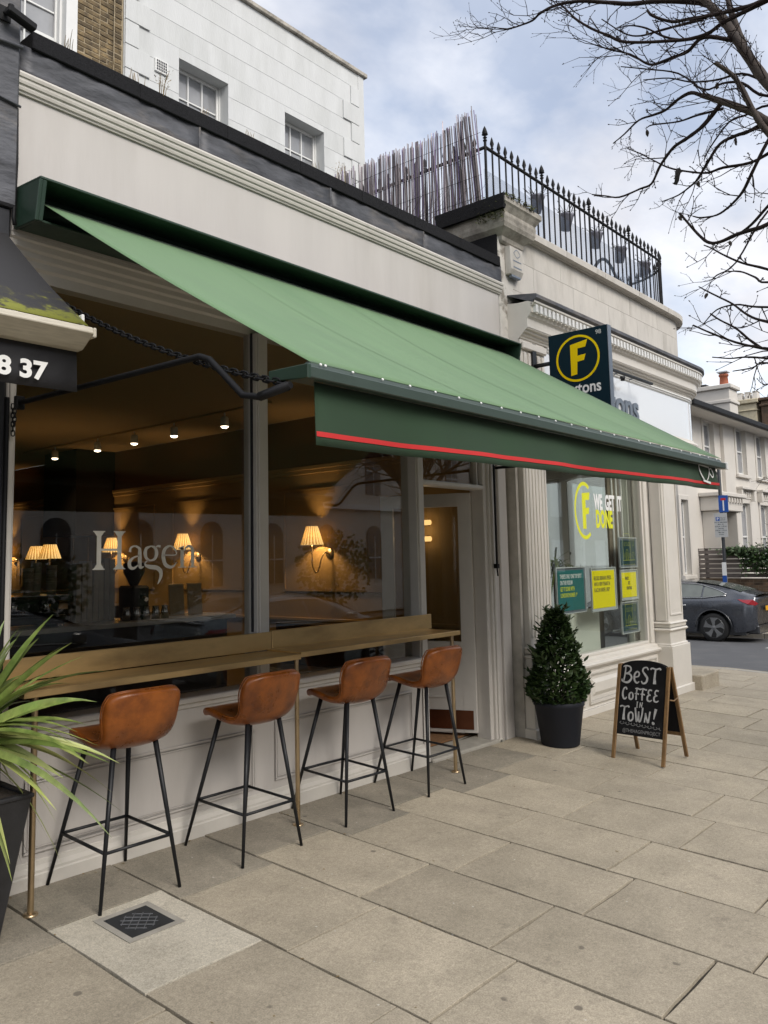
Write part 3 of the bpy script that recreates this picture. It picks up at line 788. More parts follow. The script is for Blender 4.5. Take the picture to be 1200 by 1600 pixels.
# front bar with its end cap
def zb(x): return 2.290-.0055*(x-2.05)
b = MB()
b.hexa([(2.05, -2.066, zb(2.05)-.04), (6.50, -2.066, zb(6.5)-.04), (6.50, -1.90, zb(6.5)-.02), (2.05, -1.90, zb(2.05)-.02)],
       [(2.05, -2.066, zb(2.05)+.004), (6.50, -2.066, zb(6.5)+.004), (6.50, -1.90, zb(6.5)+.014), (2.05, -1.90, zb(2.05)+.014)])
b.hexa([(2.08, -2.045, zb(2.05)+.004), (6.49, -2.045, zb(6.5)+.004), (6.49, -1.99, zb(6.5)+.004), (2.08, -1.99, zb(2.05)+.004)],
       [(2.09, -2.030, zb(2.05)+.034), (6.48, -2.030, zb(6.5)+.034), (6.48, -2.005, zb(6.5)+.034), (2.09, -2.005, zb(2.05)+.034)])
b.build('front_bar', M['awning_bar'], aw, bevel=.004)
s = MB(); s.prism([(2.034, -2.075, zb(2.05)-.046), (2.034, -2.075, zb(2.05)+.008), (2.034, -1.865, zb(2.05)+.012), (2.034, -1.865, zb(2.05)-.028)], (.018, 0, 0)); s.build('bar_end', M['awning_metal'], aw, bevel=.003)
s = MB(); s.prism([(6.50, -2.075, zb(6.5)-.046), (6.50, -2.075, zb(6.5)+.008), (6.50, -1.93, zb(6.5)+.012), (6.50, -1.93, zb(6.5)-.03)], (.03, 0, 0)); s.build('bar_end', M['white_plain'], aw, bevel=.003)
rv = MB(); rv.lathe([(0, 0), (.0065, 0), (.005, .004), (0, .005)], (0, 0, 0), 10); rvo = None
k = 0
for x in [2.125, 2.15]+[2.30+.176*i for i in range(24)]:
    if rvo is None: rvo = rv.build('rivet', M['white_plain'], aw); o = rvo
    else: o = rvo.copy(); C.objects.link(o)
    o.location = (x, -2.049, zb(x)+.020); o.rotation_euler = (radians(68), 0, 0)
# valance with stripe
def zv(x): return 2.018+.0115*(x-2.13)
def vy(x, t): return -2.005+.016*sin(x*3.1)*t+.009*sin(x*7.3+1)*t+.004*sin(x*17)*t-.012*t*(1 if x > 6.3 else 0)
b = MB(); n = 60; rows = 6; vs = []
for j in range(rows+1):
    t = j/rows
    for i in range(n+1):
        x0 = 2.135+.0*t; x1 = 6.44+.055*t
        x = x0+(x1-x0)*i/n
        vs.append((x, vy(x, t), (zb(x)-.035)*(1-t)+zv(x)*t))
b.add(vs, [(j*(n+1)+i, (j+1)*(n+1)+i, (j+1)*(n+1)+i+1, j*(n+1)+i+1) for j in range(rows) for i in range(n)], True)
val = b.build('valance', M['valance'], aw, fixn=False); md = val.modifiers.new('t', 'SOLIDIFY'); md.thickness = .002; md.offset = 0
b = MB(); a = []; c = []
for i in range(n+1):
    x = 2.137+(6.49-2.137)*i/n; h = zb(x)-.035-zv(x)
    za, zc = zv(x)+.033, zv(x)+.052
    ta, tc_ = 1-(za-zv(x))/h, 1-(zc-zv(x))/h
    a.append((x, vy(x, ta)-.0035, za)); c.append((x, vy(x, tc_)-.0035, zc))
b.add(a+c, [(i, i+1, n+2+i, n+1+i) for i in range(n)], True); b.build('stripe', M['red'], val, fixn=False)
b = MB(); t3 = lambda u, v, h: (6.06+u*1.05, vy(6.2, .5)-.010-h, 2.112+v)
ribbon(b, [(.02, .122), (.015, .10), (.05, .055), (.105, .018)], [.016, .014, .012], t3)
ribbon(b, [(.012, .122), (.21, .112)], [.011, .011], t3)
ribbon(b, [(.205, .114), (.215, .08), (.195, .04), (.165, .015)], [.014, .013, .010], t3)
ribbon(b, [(.215, .10), (.25, .105), (.285, .085), (.295, .055), (.27, .045), (.225, .068)], [.008, .012, .014, .010], t3)
ribbon(b, [(.09, .010), (.235, -.002)], [.016, .016], t3)
b.build('cup_emblem', M['white_plain'], val, fixn=False)
# folding side arms of black rod
def arm(x, zoff, full=True):
    s = MB(); p = [(x-.02, .0, 2.435+zoff), (x, -1.50, 2.418+zoff), (x, -1.56, 2.395+zoff), (x, -1.76, 2.222+zoff), (x+.01, -1.84, 2.205+zoff), (x+.02, -2.0, 2.228+zoff)]
    s.tube(smooth_path(p[:2], 2)+[Vector(q) for q in p[2:]], .0135, 10)
    s.build('arm', M['black_iron'], aw)
    s = MB(); s.tube([(x+.014, -1.84, 2.207+zoff), (x+.026, -1.98, 2.228+zoff)], .0175, 10); s.build('arm_joint', M['black_iron'], aw)
    s = MB(); s.box(x-.045, x+.005, -.028, -.001, 2.40+zoff, 2.47+zoff); s.build('arm_hinge', M['black_iron'], aw, bevel=.004)
arm(2.0, 0)
arm(6.46, -.03)
s = MB(); s.tube([(6.405, -.055, 2.42), (6.402, -.055, 1.52)], .011, 8); s.box(6.385, 6.42, -.07, -.03, 1.49, 1.53); s.tube([(6.402, -.055, 1.50), (6.402, -.06, 1.42)], .007, 8)
s.build('crank_rod', M['black_iron'], aw)
# tie chain from the wall to the bar
def chain(p0, p1, sag, name, parent, link_len=.034, r=.0032):
    P0, P1 = Vector(p0), Vector(p1); L_ = (P1-P0).length; n = int(L_/(link_len*.72))
    base = MB(); h = link_len/2; w_ = link_len*.27; pth = []
    for k in range(13):
        a = 2*pi*k/12; pth.append((w_*cos(a), 0, (h-w_)*(1 if sin(a) > 0 else -1)*(abs(sin(a)) > 1e-6)+w_*sin(a)))
    base.tube(pth, r, 5, cap=False)
    me = None
    for k in range(n):
        t = (k+.5)/n; q = P0.lerp(P1, t); q.z -= sag*4*t*(1-t)
        t2 = min(1, t+.01); q2 = P0.lerp(P1, t2); q2.z -= sag*4*t2*(1-t2)
        d = (q2-q).normalized() if (q2-q).length else (P1-P0).normalized()
        if me is None: o = base.build(name, M['black_iron'], parent, fixn=False); me = o.data
        else: o = bpy.data.objects.new(name, me); C.objects.link(o); o.parent = parent
        o.location = q; qq = d.to_track_quat('Z', 'X')
        o.rotation_mode = 'QUATERNION'
        from mathutils import Quaternion
        o.rotation_quaternion = qq @ Quaternion((0, 0, 1), (pi/2 if k % 2 else 0)+.35)
tie = thing('tie_chain', 'black iron chain slung between the shopfront and the green awning front bar', 'chain', (1.99, -.02, 3.10))
chain((0, 0, 0), (.05, -1.93, -.855), .075, 'chain_link', tie, .044, .0046)
hang = thing('hanging_chain', 'short loose black chain dangling beside the left cafe window post', 'chain', (1.94, -.03, 2.42))
chain((0, 0, 0), (.004, 0, -.16), 0, 'chain_link', hang, .03, .003)
chain((.01, 0, 0), (.008, -.004, -.11), 0, 'chain_link', hang, .03, .003)

# ------------------------------------------------------------------ bar stools
def make_stool():
    t = thing('bar_stool', '', 'bar stool', (0, 0, 0), group='tan leather bar stools along the brass counter')
    # padded shell: profile in y (front +, back -), seat curling up into a backrest
    prof = [(.208, .748), (.198, .770), (.14, .774), (.06, .763), (-.02, .748), (-.09, .744), (-.150, .758), (-.192, .802), (-.210, .868), (-.224, .93), (-.234, .985), (-.238, 1.006)]
    wid = [.150, .182, .204, .210, .208, .200, .196, .206, .216, .216, .208, .192]
    n = 14; vs = []
    def ring(off):
        out = []
        for i, (y, z) in enumerate(prof):
            j0, j1 = max(i-1, 0), min(i+1, len(prof)-1)
            ty, tz = prof[j1][0]-prof[j0][0], prof[j1][1]-prof[j0][1]; l = sqrt(ty*ty+tz*tz)
            ny, nz = tz/l, -ty/l        # points to the sitter's side reversed below
            for k in range(n+1):
                u = k/n*2-1
                x = wid[i]*u
                curl = abs(u)**3.0
                back = max(0, min(1, (i-4)/4))
                yy = y+curl*.055*back
                zz = z+curl*.016*(1-back)*(-.6 if i < 2 else 1) + curl*.010*back - (.010*(1-u*u) if 3 < i < 7 else 0)
                if i >= len(prof)-2: zz -= .030*abs(u)**4
                out.append((x, yy-ny*off, zz-nz*off))
        return out
    th = .042
    A, B = ring(0), ring(th)
    m_ = len(prof); s = MB()
    idx = lambda i, k: i*(n+1)+k
    nA = len(A)
    fs = []
    for i in range(m_-1):
        for k in range(n):
            fs.append((idx(i, k), idx(i, k+1), idx(i+1, k+1), idx(i+1, k)))
            fs.append((nA+idx(i, k), nA+idx(i+1, k), nA+idx(i+1, k+1), nA+idx(i, k+1)))
    for i in range(m_-1):
        for k in (0, n):
            q = (idx(i, k), idx(i+1, k), nA+idx(i+1, k), nA+idx(i, k)); fs.append(q if k == 0 else q[::-1])
    for k in range(n):
        for i in (0, m_-1):
            q = (idx(i, k), nA+idx(i, k), nA+idx(i, k+1), idx(i, k+1)); fs.append(q if i == 0 else q[::-1])
    s.add(A+B, fs, True)
    seat = s.build('seat_shell', M['leather'], t, subd=1)
    # piped seam round the edge of the shell
    e = []
    for off, nm in ((.002, 'seam'), (.016, 'seam')):
        R_ = ring(off)
        path = [R_[idx(i, 0)] for i in range(4, m_)] + [R_[idx(m_-1, k)] for k in range(1, n)] + [R_[idx(i, n)] for i in range(m_-1, 3, -1)]
        P = smooth_path(path, 2)
        P = [(p.x*.992, p.y, p.z-.001) for p in P]
        q = MB(); q.tube(P, .0036, 6); q.build(nm, M['leather'], seat)
    # stitching line on the back
    s = MB(); s.box(-.085, .085, -.10, .08, .712, .722); s.build('seat_plate', M['black_steel'], t, bevel=.004)
    feet = []
    for sx in (-1, 1):
        for sy in (-1, 1):
            s = MB(); a = Vector((sx*.118, sy*.118-.015, .728)); f = Vector((sx*.222, sy*.245, 0)); 
            s.tube([a, f], [.0145, .0085], 10); s.build('leg', M['black_steel'], t)
            feet.append((a, f))
    def at(i, z): a, f = feet[i]; return f.lerp(a, z/.728)
    for i, j in ((0, 1), (2, 3), (0, 2), (1, 3)):
        s = MB(); s.tube([at(i, .255), at(j, .255)], .0085, 8); s.build('footrest', M['black_steel'], t)
    return t
st0 = make_stool()
spots = [(2.395, -.285, .0, 'tan leather bar stool nearest the spiky potted plant'),
         (3.205, -.325, .02, 'second tan bar stool from the spiky plant, left of the middle counter post'),
         (4.065, -.30, -.03, 'tan bar stool just right of the middle counter post, third from the spiky plant'),
         (4.895, -.29, .01, 'tan leather bar stool beside the cafe door at the end of the counter')]
for i, (x, y, a, lab) in enumerate(spots):
    o = st0 if i == 0 else copy_tree(st0)
    o['label'] = lab
    o.location = (x, y, gz(x, y)); o.rotation_euler = (math.atan(.042), .0105, a)

# ------------------------------------------------------------------ the dark shop on the left
ns = thing('black_shopfront', 'black painted shopfront pier with grey lead flashing at the left edge', 'shop', (0, 0, 0))
b = MB(); b.box(-6, 1.905, -.03, .16, -.1, 3.45); b.build('pier', M['black_paint'], ns, bevel=.01)
b = MB(); b.box(-6, 1.92, -.06, .35, 3.45, 4.72); b.build('flashing', M['lead'], ns, bevel=.012)
b = MB(); b.tube([(1.6, -.075, 4.30), (1.922, -.075, 4.33)], .010, 6); b.tube([(1.5, -.07, 4.05), (1.922, -.07, 4.0)], .007, 6); b.build('flashing_fold', M['lead'], ns)
b = MB(); b.tube([(1.912, -.045, 4.0), (1.916, -.05, 3.7), (1.910, -.045, 3.4), (1.915, -.05, 3.36)], .010, 6); b.tube([(1.905, -.04, 2.45), (1.905, -.045, .2)], .012, 6); b.build('cable', M['black_iron'], ns)
for z in (4.02, 3.86):
    b = MB(); b.lathe([(0, -.012), (.013, -.012), (.013, 0), (0, 0)], (1.885, -.03, z-.3), 10, axis='y'); b.build('bolt', M['black_iron'], ns)
cm = thing('security_lamp', 'small black lamp housing clamped to the grey flashing at the roof edge', 'lamp', (1.855, -.13, 4.455))
b = MB(); b.box(-.05, .11, -.026, .026, -.020, .020); b.build('housing', M['black_iron'], cm, rot=(0, .18, .1), bevel=.006)
b = MB(); b.tube([(-.03, .0, .0), (-.03, .07, .03)], .012, 8); b.box(-.06, 0, .055, .065, -.02, .06); b.build('bracket', M['black_iron'], cm)
b = MB(); b.lathe([(0, 0), (.014, 0), (.016, .012), (0, .016)], (-.03, -.01, .022), 10); b.build('gland', M['black_iron'], cm)

# mossy black canvas awning of that shop
MA = bpy.data.materials.new('mossy_canvas'); MA.use_nodes = True
t = MA.node_tree; bs = t.nodes['Principled BSDF']; bs.inputs['Roughness'].default_value = .75
tcn = t.nodes.new('ShaderNodeTexCoord'); sp = t.nodes.new('ShaderNodeSeparateXYZ'); t.links.new(tcn.outputs['Object'], sp.inputs[0])
nz = t.nodes.new('ShaderNodeTexNoise'); nz.inputs['Scale'].default_value = 9; nz.inputs['Detail'].default_value = 10; nz.inputs['Roughness'].default_value = .7
t.links.new(tcn.outputs['Object'], nz.inputs['Vector'])
mr = t.nodes.new('ShaderNodeMapRange'); mr.inputs['From Min'].default_value = -.50; mr.inputs['From Max'].default_value = -.85; mr.inputs['To Min'].default_value = -.20; mr.inputs['To Max'].default_value = .13
t.links.new(sp.outputs['Y'], mr.inputs['Value'])
ad = t.nodes.new('ShaderNodeMath'); t.links.new(nz.outputs['Fac'], ad.inputs[0]); t.links.new(mr.outputs[0], ad.inputs[1])
cr = t.nodes.new('ShaderNodeValToRGB'); e = cr.color_ramp.elements
e[0].position = .44; e[0].color = (.034, .033, .036, 1); e[1].position = .60; e[1].color = (.20, .21, .03, 1)
x_ = cr.color_ramp.elements.new(.52); x_.color = (.055, .052, .035, 1)
t.links.new(ad.outputs[0], cr.inputs[0]); t.links.new(cr.outputs[0], bs.inputs['Base Color'])
na = thing('black_awning', 'weathered black canvas awning with green moss and pale bar at the left edge', 'awning', (0, 0, 0))
b = MB(); n = 12; vs = []
for j in range(n+1):
    t_ = j/n; y = .0-.845*t_; z = 3.335+(2.655-3.335)*t_-.02*sin(pi*t_)
    vs += [(-3, y, z), (0, y, z), (1.4, y, z), (1.885, y, z)]
b.add(vs, [(j*4+i, (j+1)*4+i, (j+1)*4+i+1, j*4+i+1) for j in range(n) for i in range(3)], True)
o = b.build('canopy', MA, na, fixn=False); md = o.modifiers.new('t', 'SOLIDIFY'); md.thickness = .003
b = MB(); b.prism([(-3, -.86, 2.645), (-3, -.868, 2.618), (-3, -.80, 2.572), (-3, -.775, 2.558), (-3, -.70, 2.555), (-3, -.74, 2.64), (-3, -.82, 2.658)], (4.90, 0, 0)); b.build('front_bar', M['cream_alu'], na, bevel=.003)
b = MB(); b.box(1.9, 1.915, -.868, -.70, 2.60, 2.645); b.build('bar_end', M['cream_alu'], na, bevel=.004)
b = MB(); b.box(1.885, 1.90, -.79, -.75, 2.66, 2.72); b.build('bar_bracket', M['white_plain'], na, bevel=.004)
b = MB(); n = 20; vs = []
for j in range(4):
    for i in range(n+1):
        x = -3+(4.892)*i/n; vs.append((x, -.735+.012*sin(x*9)*j/3, 2.575-(.205)*j/3))
b.add(vs, [(j*(n+1)+i, (j+1)*(n+1)+i, (j+1)*(n+1)+i+1, j*(n+1)+i+1) for j in range(3) for i in range(n)], True)
v2 = b.build('valance', M['mildew'], na, fixn=False); md = v2.modifiers.new('t', 'SOLIDIFY'); md.thickness = .003
text('lettering', '8 37', M['white_plain'], v2, (1.743, -.753, 2.402), .108, sx=1.14, bold=.004, align='RIGHT')
# ------------------------------------------------------------------ corner estate agent's building
fx = thing('corner_shop', 'cream painted corner shop with dentil cornice, curved fascia and panelled window base', 'shop', (0, 0, 0))
ARC = .9
def path(y0, xs, xe, rr=ARC, n=18, cx=11.15, end=pi/2):
    """straight run along the front and then the rounded corner"""
    p = [((xs, y0), (0, -1))]
    for k in range(n+1):
        a = end*k/n
        p.append(((cx+rr*sin(a), y0+rr-rr*cos(a)), (sin(a), -cos(a))))
    p.append(((cx+rr, y0+rr+3), (1, 0)))
    return p
# backing wall above the shop
def curved_wall(y0, z0, z1, th, xs, name, m, parent=fx, cap=True):
    s = MB(); s.sweep([(0, z0), (0, z1), (-th, z1), (-th, z0), (0, z0)], path(y0, xs, 0, n=18)[0:]); return s.build(name, m, parent)
curved_wall(.012, 3.7, 4.80, .2, 6.70, 'upper_wall', M['stone_paint'])
# rendered ashlar blocks in two courses
rb = random.Random(11)
full = []
pp = path(.0, 6.96, 0, n=24)
def walk(pts):
    out = [(0, pts[0])]; d = 0
    for a, b in zip(pts[:-1], pts[1:]):
        d += sqrt((a[0][0]-b[0][0])**2+(a[0][1]-b[0][1])**2); out.append((d, b))
    return out
WK = walk(pp)
def at_s(s):
    for (d0, a), (d1, b) in zip(WK[:-1], WK[1:]):
        if d0 <= s <= d1+1e-9:
            t = (s-d0)/(d1-d0) if d1 > d0 else 0
            return ((a[0][0]+(b[0][0]-a[0][0])*t, a[0][1]+(b[0][1]-a[0][1])*t), (a[1][0]+(b[1][0]-a[1][0])*t, a[1][1]+(b[1][1]-a[1][1])*t))
    return WK[-1][1]
for row, (z0, z1, o) in enumerate(((3.95, 4.2265, 0), (4.2300, 4.5465, .42), (4.5500, 4.792, .10))):
    s0 = 0; s1 = o if o else .86
    while s0 < 6.2:
        s = MB(); k = max(2, int((s1-s0)/.12)); pr = [(.0, z0), (.0, z1), (-.011, z1), (-.011, z0), (.0, z0)]
        s.sweep(pr, [at_s(s0+.0018+(s1-s0-.0036)*q/k) for q in range(k+1)])
        s.build('stone_block', M['stone_paint'], fx, fixn=True)
        s0 = s1; s1 = min(s0+.86+rb.uniform(-.05, .05), 6.21)
        if s0 >= 6.2: break
# coping stones
s0 = 0; WK = walk(path(.0, 7.02, 0, n=24)); L_ = WK[-1][0]-1
while s0 < L_-.05:
    s1 = min(s0+.95, L_); s = MB(); k = max(2, int((s1-s0)/.12))
    pr = [(-.3, 4.79), (.03, 4.79), (.035, 4.80), (.085, 4.806), (.09, 4.87), (.075, 4.884), (-.3, 4.91), (-.3, 4.79)]
    s.sweep(pr, [at_s(s0+.004+(s1-s0-.008)*q/k) for q in range(k+1)]); s.build('coping_stone', M['stone_paint'], fx)
    s0 = s1
# terrace floor behind the coping
b = MB(); b.box(6.95, 11.2, .25, 8, 4.4, 4.6); b.build('terrace', M['felt'], fx)
# pier between the two shops
b = MB(); b.box(6.70, 6.96, -.006, .55, 3.58, 4.70); b.build('pier', M['peel'], fx, bevel=.01)
b = MB(); b.box(6.685, 6.699, .0, 1.2, 4.2, 4.72); b.build('tarred_side', M['felt'], fx)
b = MB(); b.box(6.69, 6.96, .56, 5.3, 4.36, 4.66); b.box(6.66, 6.98, .7, 5.3, 4.66, 4.70); b.build('return_wall', M['felt'], fx)
pr = [(0, 4.64), (.02, 4.66), (.03, 4.70), (.10, 4.76), (.115, 4.80), (.115, 4.83), (.12, 4.86), (.115, 4.90), (.15, 4.955), (.165, 4.97), (.165, 5.02), (.15, 5.03), (0, 5.06)]
s = MB(); base = [(6.74, .58), (6.74, -.02), (7.10, -.02), (7.10, .58)]
nn = [(-1, 0), (-1, -1), (1, -1), (1, 0)]
s.sweep(pr, [(p, q) for p, q in zip(base, nn)])
s.add([(6.74, -.02, 5.06), (7.10, -.02, 5.06), (7.10, .58, 5.06), (6.74, .58, 5.06), (6.74, -.02, 4.64), (7.10, -.02, 4.64), (7.10, .58, 4.64), (6.74, .58, 4.64)], [(0, 1, 2, 3), (7, 6, 5, 4), (0, 3, 7, 4), (3, 2, 6, 7)])
s.build('pier_cap', M['cap_stone'], fx)
b = MB(); b.hexa([(6.562, -.165, 4.905), (6.60, -.165, 4.905), (6.60, .62, 4.905), (6.562, .62, 4.905)], [(6.555, -.175, 5.045), (6.66, -.17, 5.055), (6.66, .64, 5.055), (6.555, .64, 5.045)]); b.build('cap_felt', M['felt'], fx)
# moss and weeds on the cap
ms = MB(); rm = random.Random(21)
for k in range(900):
    t = rm.random()
    if rm.random() < .5: p = Vector((6.60+.52*t**1.4, -.175+rm.gauss(0, .02), 5.035+rm.uniform(-.03, .03)))
    else: p = Vector((6.59+rm.uniform(0, .26), rm.uniform(-.17, .30), 5.045+rm.uniform(-.02, .04)))
    if rm.random() < .35: p = Vector((6.585+rm.gauss(0, .012), -.15+rm.uniform(0, .30), 5.02-rm.random()**1.5*.20))
    a = Vector((rm.gauss(0, 1), rm.gauss(0, 1), rm.gauss(0, 1))).normalized()*rm.uniform(.008, .022); c = a.orthogonal().normalized()*rm.uniform(.006, .016)
    ms.add([p-a, p+c, p+a, p-c], [(0, 1, 2, 3)])
ms.build('moss', M['moss'], fx, fixn=False)['kind'] = 'stuff'

# alarm box on the pier
ab = thing('alarm_box', 'small white burglar alarm box on the pier above the dentil cornice', 'alarm box', (6.93, -.004, 4.50))
b = MB(); b.prism([(-.115, -.002, .13), (-.115, -.07, .12), (-.115, -.075, -.11), (-.115, -.05, -.16), (-.115, -.002, -.16)], (.23, 0, 0)); b.build('case', M['stone_paint'], ab, bevel=.006)
b = MB(); b.box(-.08, .08, -.062, -.02, -.185, -.158); b.build('strobe', M['sign_grey'], ab, bevel=.005)
b = MB(); t3 = lambda u, v, h: (u, -.0758-h+.0022*(v-.0)*18*.0, v)
t3 = lambda u, v, h: (u, -.0755-h-.0005+.005*(v+.11)/.23*1.0, v)
ribbon(b, [(-.06, .06), (0, .10), (.06, .06), (.0, .02), (-.06, .06)], [.008, .008], t3)
for v in (-.02, -.085): ribbon(b, [(-.075, v), (.075, v)], [.012, .012], t3)
b.build('logo', M['sign_grey'], ab, fixn=False)

# main cornice: lead top, dentils, frieze, architrave
FY = -.115            # face of the sign board
def corn(prof, name, m, xs=6.83, y0=FY, n=22, caps=True): s = MB(); s.sweep(prof, path(y0, xs, 0, n=n), caps=caps); return s.build(name, m, fx)
corn([(-.14, 4.14), (.205, 4.085), (.215, 4.08), (.215, 4.045), (.19, 4.03), (.185, 4.00)], 'lead_flashing', M['lead'])
corn([(.185, 4.035), (.190, 4.02), (.190, 4.005), (.178, 3.995), (.172, 3.985), (.160, 3.98), (.150, 3.978)], 'cyma', M['cream'])
corn([(-.14, 4.03), (.150, 4.03), (.150, 3.915), (.14, 3.908), (.128, 3.885), (.112, 3.872), (.105, 3.862), (.105, 3.78), (-.14, 3.78)], 'frieze', M['cream'])
corn([(.105, 3.775), (.100, 3.765), (.075, 3.758), (.072, 3.742), (.045, 3.735), (.038, 3.715), (.022, 3.708), (.018, 3.690), (0, 3.685), (-.05, 3.685), (-.05, 3.775)], 'architrave', M['cream'])
corn([(0, 3.685), (.03, 3.68), (.034, 3.662), (.02, 3.654), (.02, 3.642), (.008, 3.632), (0, 3.628)], 'board_moulding', M['white_paint'], xs=7.35)
# end of the entablature, seen from the left
b = MB(); b.prism([(6.828, .1, 4.06), (6.828, FY-.215, 4.00), (6.828, FY-.15, 4.0), (6.828, FY-.15, 3.915), (6.828, FY-.108, 3.87), (6.828, FY-.105, 3.775), (6.828, FY-.02, 3.70), (6.828, FY, 3.68), (6.828, FY, 3.0), (6.828, .1, 3.0)], (.004, 0, 0)); b.build('entablature_end', M['cream'], fx)
b = MB(); WK = walk(path(FY, 6.85, 0, n=40)); L_ = WK[-1][0]-1.4; s_ = .02
while s_ < L_:
    (p, q), (p2, q2) = at_s(s_), at_s(s_+.046)
    f = lambda p, q, o: (p[0]+q[0]*o, p[1]+q[1]*o)
    a0, a1, c0, c1 = f(p, q, .151), f(p2, q2, .151), f(p, q, .183), f(p2, q2, .183)
    b.hexa([(*c0, 3.918), (*c1, 3.918), (*a1, 3.918), (*a0, 3.918)], [(*c0, 3.992), (*c1, 3.992), (*a1, 3.992), (*a0, 3.992)])
    s_ += .082
b.build('dentils', M['white_paint'], fx)['kind'] = 'stuff'
# fluted console block over the left pilaster
b = MB(); b.box(6.84, 7.30, FY-.012, .1, 2.93, 3.684); b.build('console', M['cream'], fx, bevel=.004)
for k in range(5):
    b = MB(); b.box(6.885+.085*k, 6.925+.085*k, FY-.030, FY-.012, 3.02, 3.56); b.build('console_fillet', M['cream'], fx, bevel=.008)
b = MB(); b.box(6.85, 7.295, FY-.05, FY-.012, 3.58, 3.66); b.build('console_cap', M['cream'], fx, bevel=.012)
# sign board and lower mouldings
corn([(0, 3.63), (0, 3.10), (-.05, 3.10), (-.05, 3.63), (0, 3.63)], 'sign_board', M['sign_white'], xs=7.30)
b = MB(); b.sweep([(.012, 3.62), (.012, 3.11), (0, 3.11), (0, 3.62), (.012, 3.62)], path(FY, 10.7, 0, n=20)[3:6]); b.build('board_edge', M['sign_white'], fx)
corn([(0, 3.11), (.028, 3.105), (.03, 3.08), (.045, 3.075), (.075, 3.06), (.082, 3.04), (.075, 3.02), (.05, 3.01), (.045, 2.985), (.025, 2.975), (.022, 2.94), (0, 2.925), (-.15, 2.925), (-.15, 3.11)], 'lower_cornice', M['cream'], xs=6.84)
corn([(-.02, 2.93), (-.02, 2.80), (-.3, 2.80), (-.3, 2.93)], 'beam', M['cream'], xs=6.84)
text('lettering', 'Foxtons', M['sign_grey'], fx, (9.55, FY-.012, 3.175), .45, sx=1.0, bold=.009, ext=.011, align='RIGHT')
# strip light over the sign board
sl = thing('sign_light', 'long thin black strip light bracketed above the white sign board', 'light', (8.9, FY, 3.62))
b = MB(); b.box(-.9, .62, -.225, -.185, -.035, -.005); b.build('strip', M['black_steel'], sl, bevel=.006)
for x in (-.55, .0, .42):
    b = MB(); b.tube([(x, -.0, .03), (x, -.10, .045), (x, -.205, -.01)], .009, 6); b.build('bracket', M['sign_grey'], sl)
b = MB(); b.lathe([(0, 0), (.022, 0), (.03, .05), (0, .055)], (.0, -.12, -.06), 10); b.build('driver', M['black_steel'], sl)

# pilasters
def pilaster(x0, x1, y, name_base, right=False):
    zg = min(gz(x0, y), gz(x1, y))-.08
    b = MB(); b.box(x0+.05, x1-.05, y+.035, .2, .74, 2.93)
    b.build('pilaster', M['cream'], fx, bevel=.008)
    # flutes as proud fillets
    n = 6; w_ = (x1-x0-.17)
    if right:
        n = -1; s = MB(); xa, xb = x0+.085, x1-.085
        for a, c, z0, z1 in ((xa, xa+.022, .84, 2.74), (xb-.022, xb, .84, 2.74), (xa+.022, xb-.022, .84, .862), (xa+.022, xb-.022, 2.718, 2.74)): s.box(a, c, y+.024, y+.036, z0, z1)
        for k in range(7): s.lathe([(.014, 0), (.010, .008), (0, .011)], (xa+.05+(xb-xa-.1)*k/6, y+.034, .90), 8, axis='y')
        s.build('shaft_frame', M['cream'], fx, bevel=.004)
        s = MB(); s.box(x0+.038, x0+.050, y+.06, .17, .78, 2.80); s.box(x0+.038, x0+.050, y+.19, y+.205, .78, 2.80); s.build('return_moulding', M['cream'], fx, bevel=.003)
    for k in range(n+1):
        s = MB(); xx = x0+.085+w_*k/n
        s.box(xx-.012, xx+.012, y+.026, y+.036, .84, 2.74); s.build('flute_fillet', M['cream'], fx, bevel=.004)
    def ringed(o, z0, z1, bv): 
        s = MB(); s.box(x0+.05-o, x1-.05+o, y+.035-o, .2, z0, z1); s.build('base_moulding', M['cream'], fx, bevel=bv)
    ringed(.035, .735, .765, .013); ringed(.02, .700, .735, .004); ringed(.04, .655, .692, .015); ringed(.012, .50, .657, .003); ringed(.03, .475, .512, .012)
    s = MB(); s.box(x0, x1, y-.012, .2, zg, .485); s.build('plinth', M['cream'], fx, bevel=.006)
    s = MB(); s.box(x0-.022, x1+.022, y-.034, .2, zg, zg+.17); s.build('plinth_base', M['cream'], fx, bevel=.008)
    # capital
    for o, z0, z1 in ((.02, 2.76, 2.79), (.03, 2.80, 2.86), (.05, 2.86, 2.93)):
        s = MB(); s.box(x0+.05-o, x1-.05+o, y+.035-o, .2, z0, z1); s.build('capital', M['cream'], fx, bevel=.008)
pilaster(6.725, 7.25, -.185, 'left')
pilaster(9.90, 10.47, -.23, 'right', True)
b = MB(); b.box(6.702, 6.74, -.10, .2, -.12, 3.0); b.build('side_jamb', M['cream_dark'], fx)
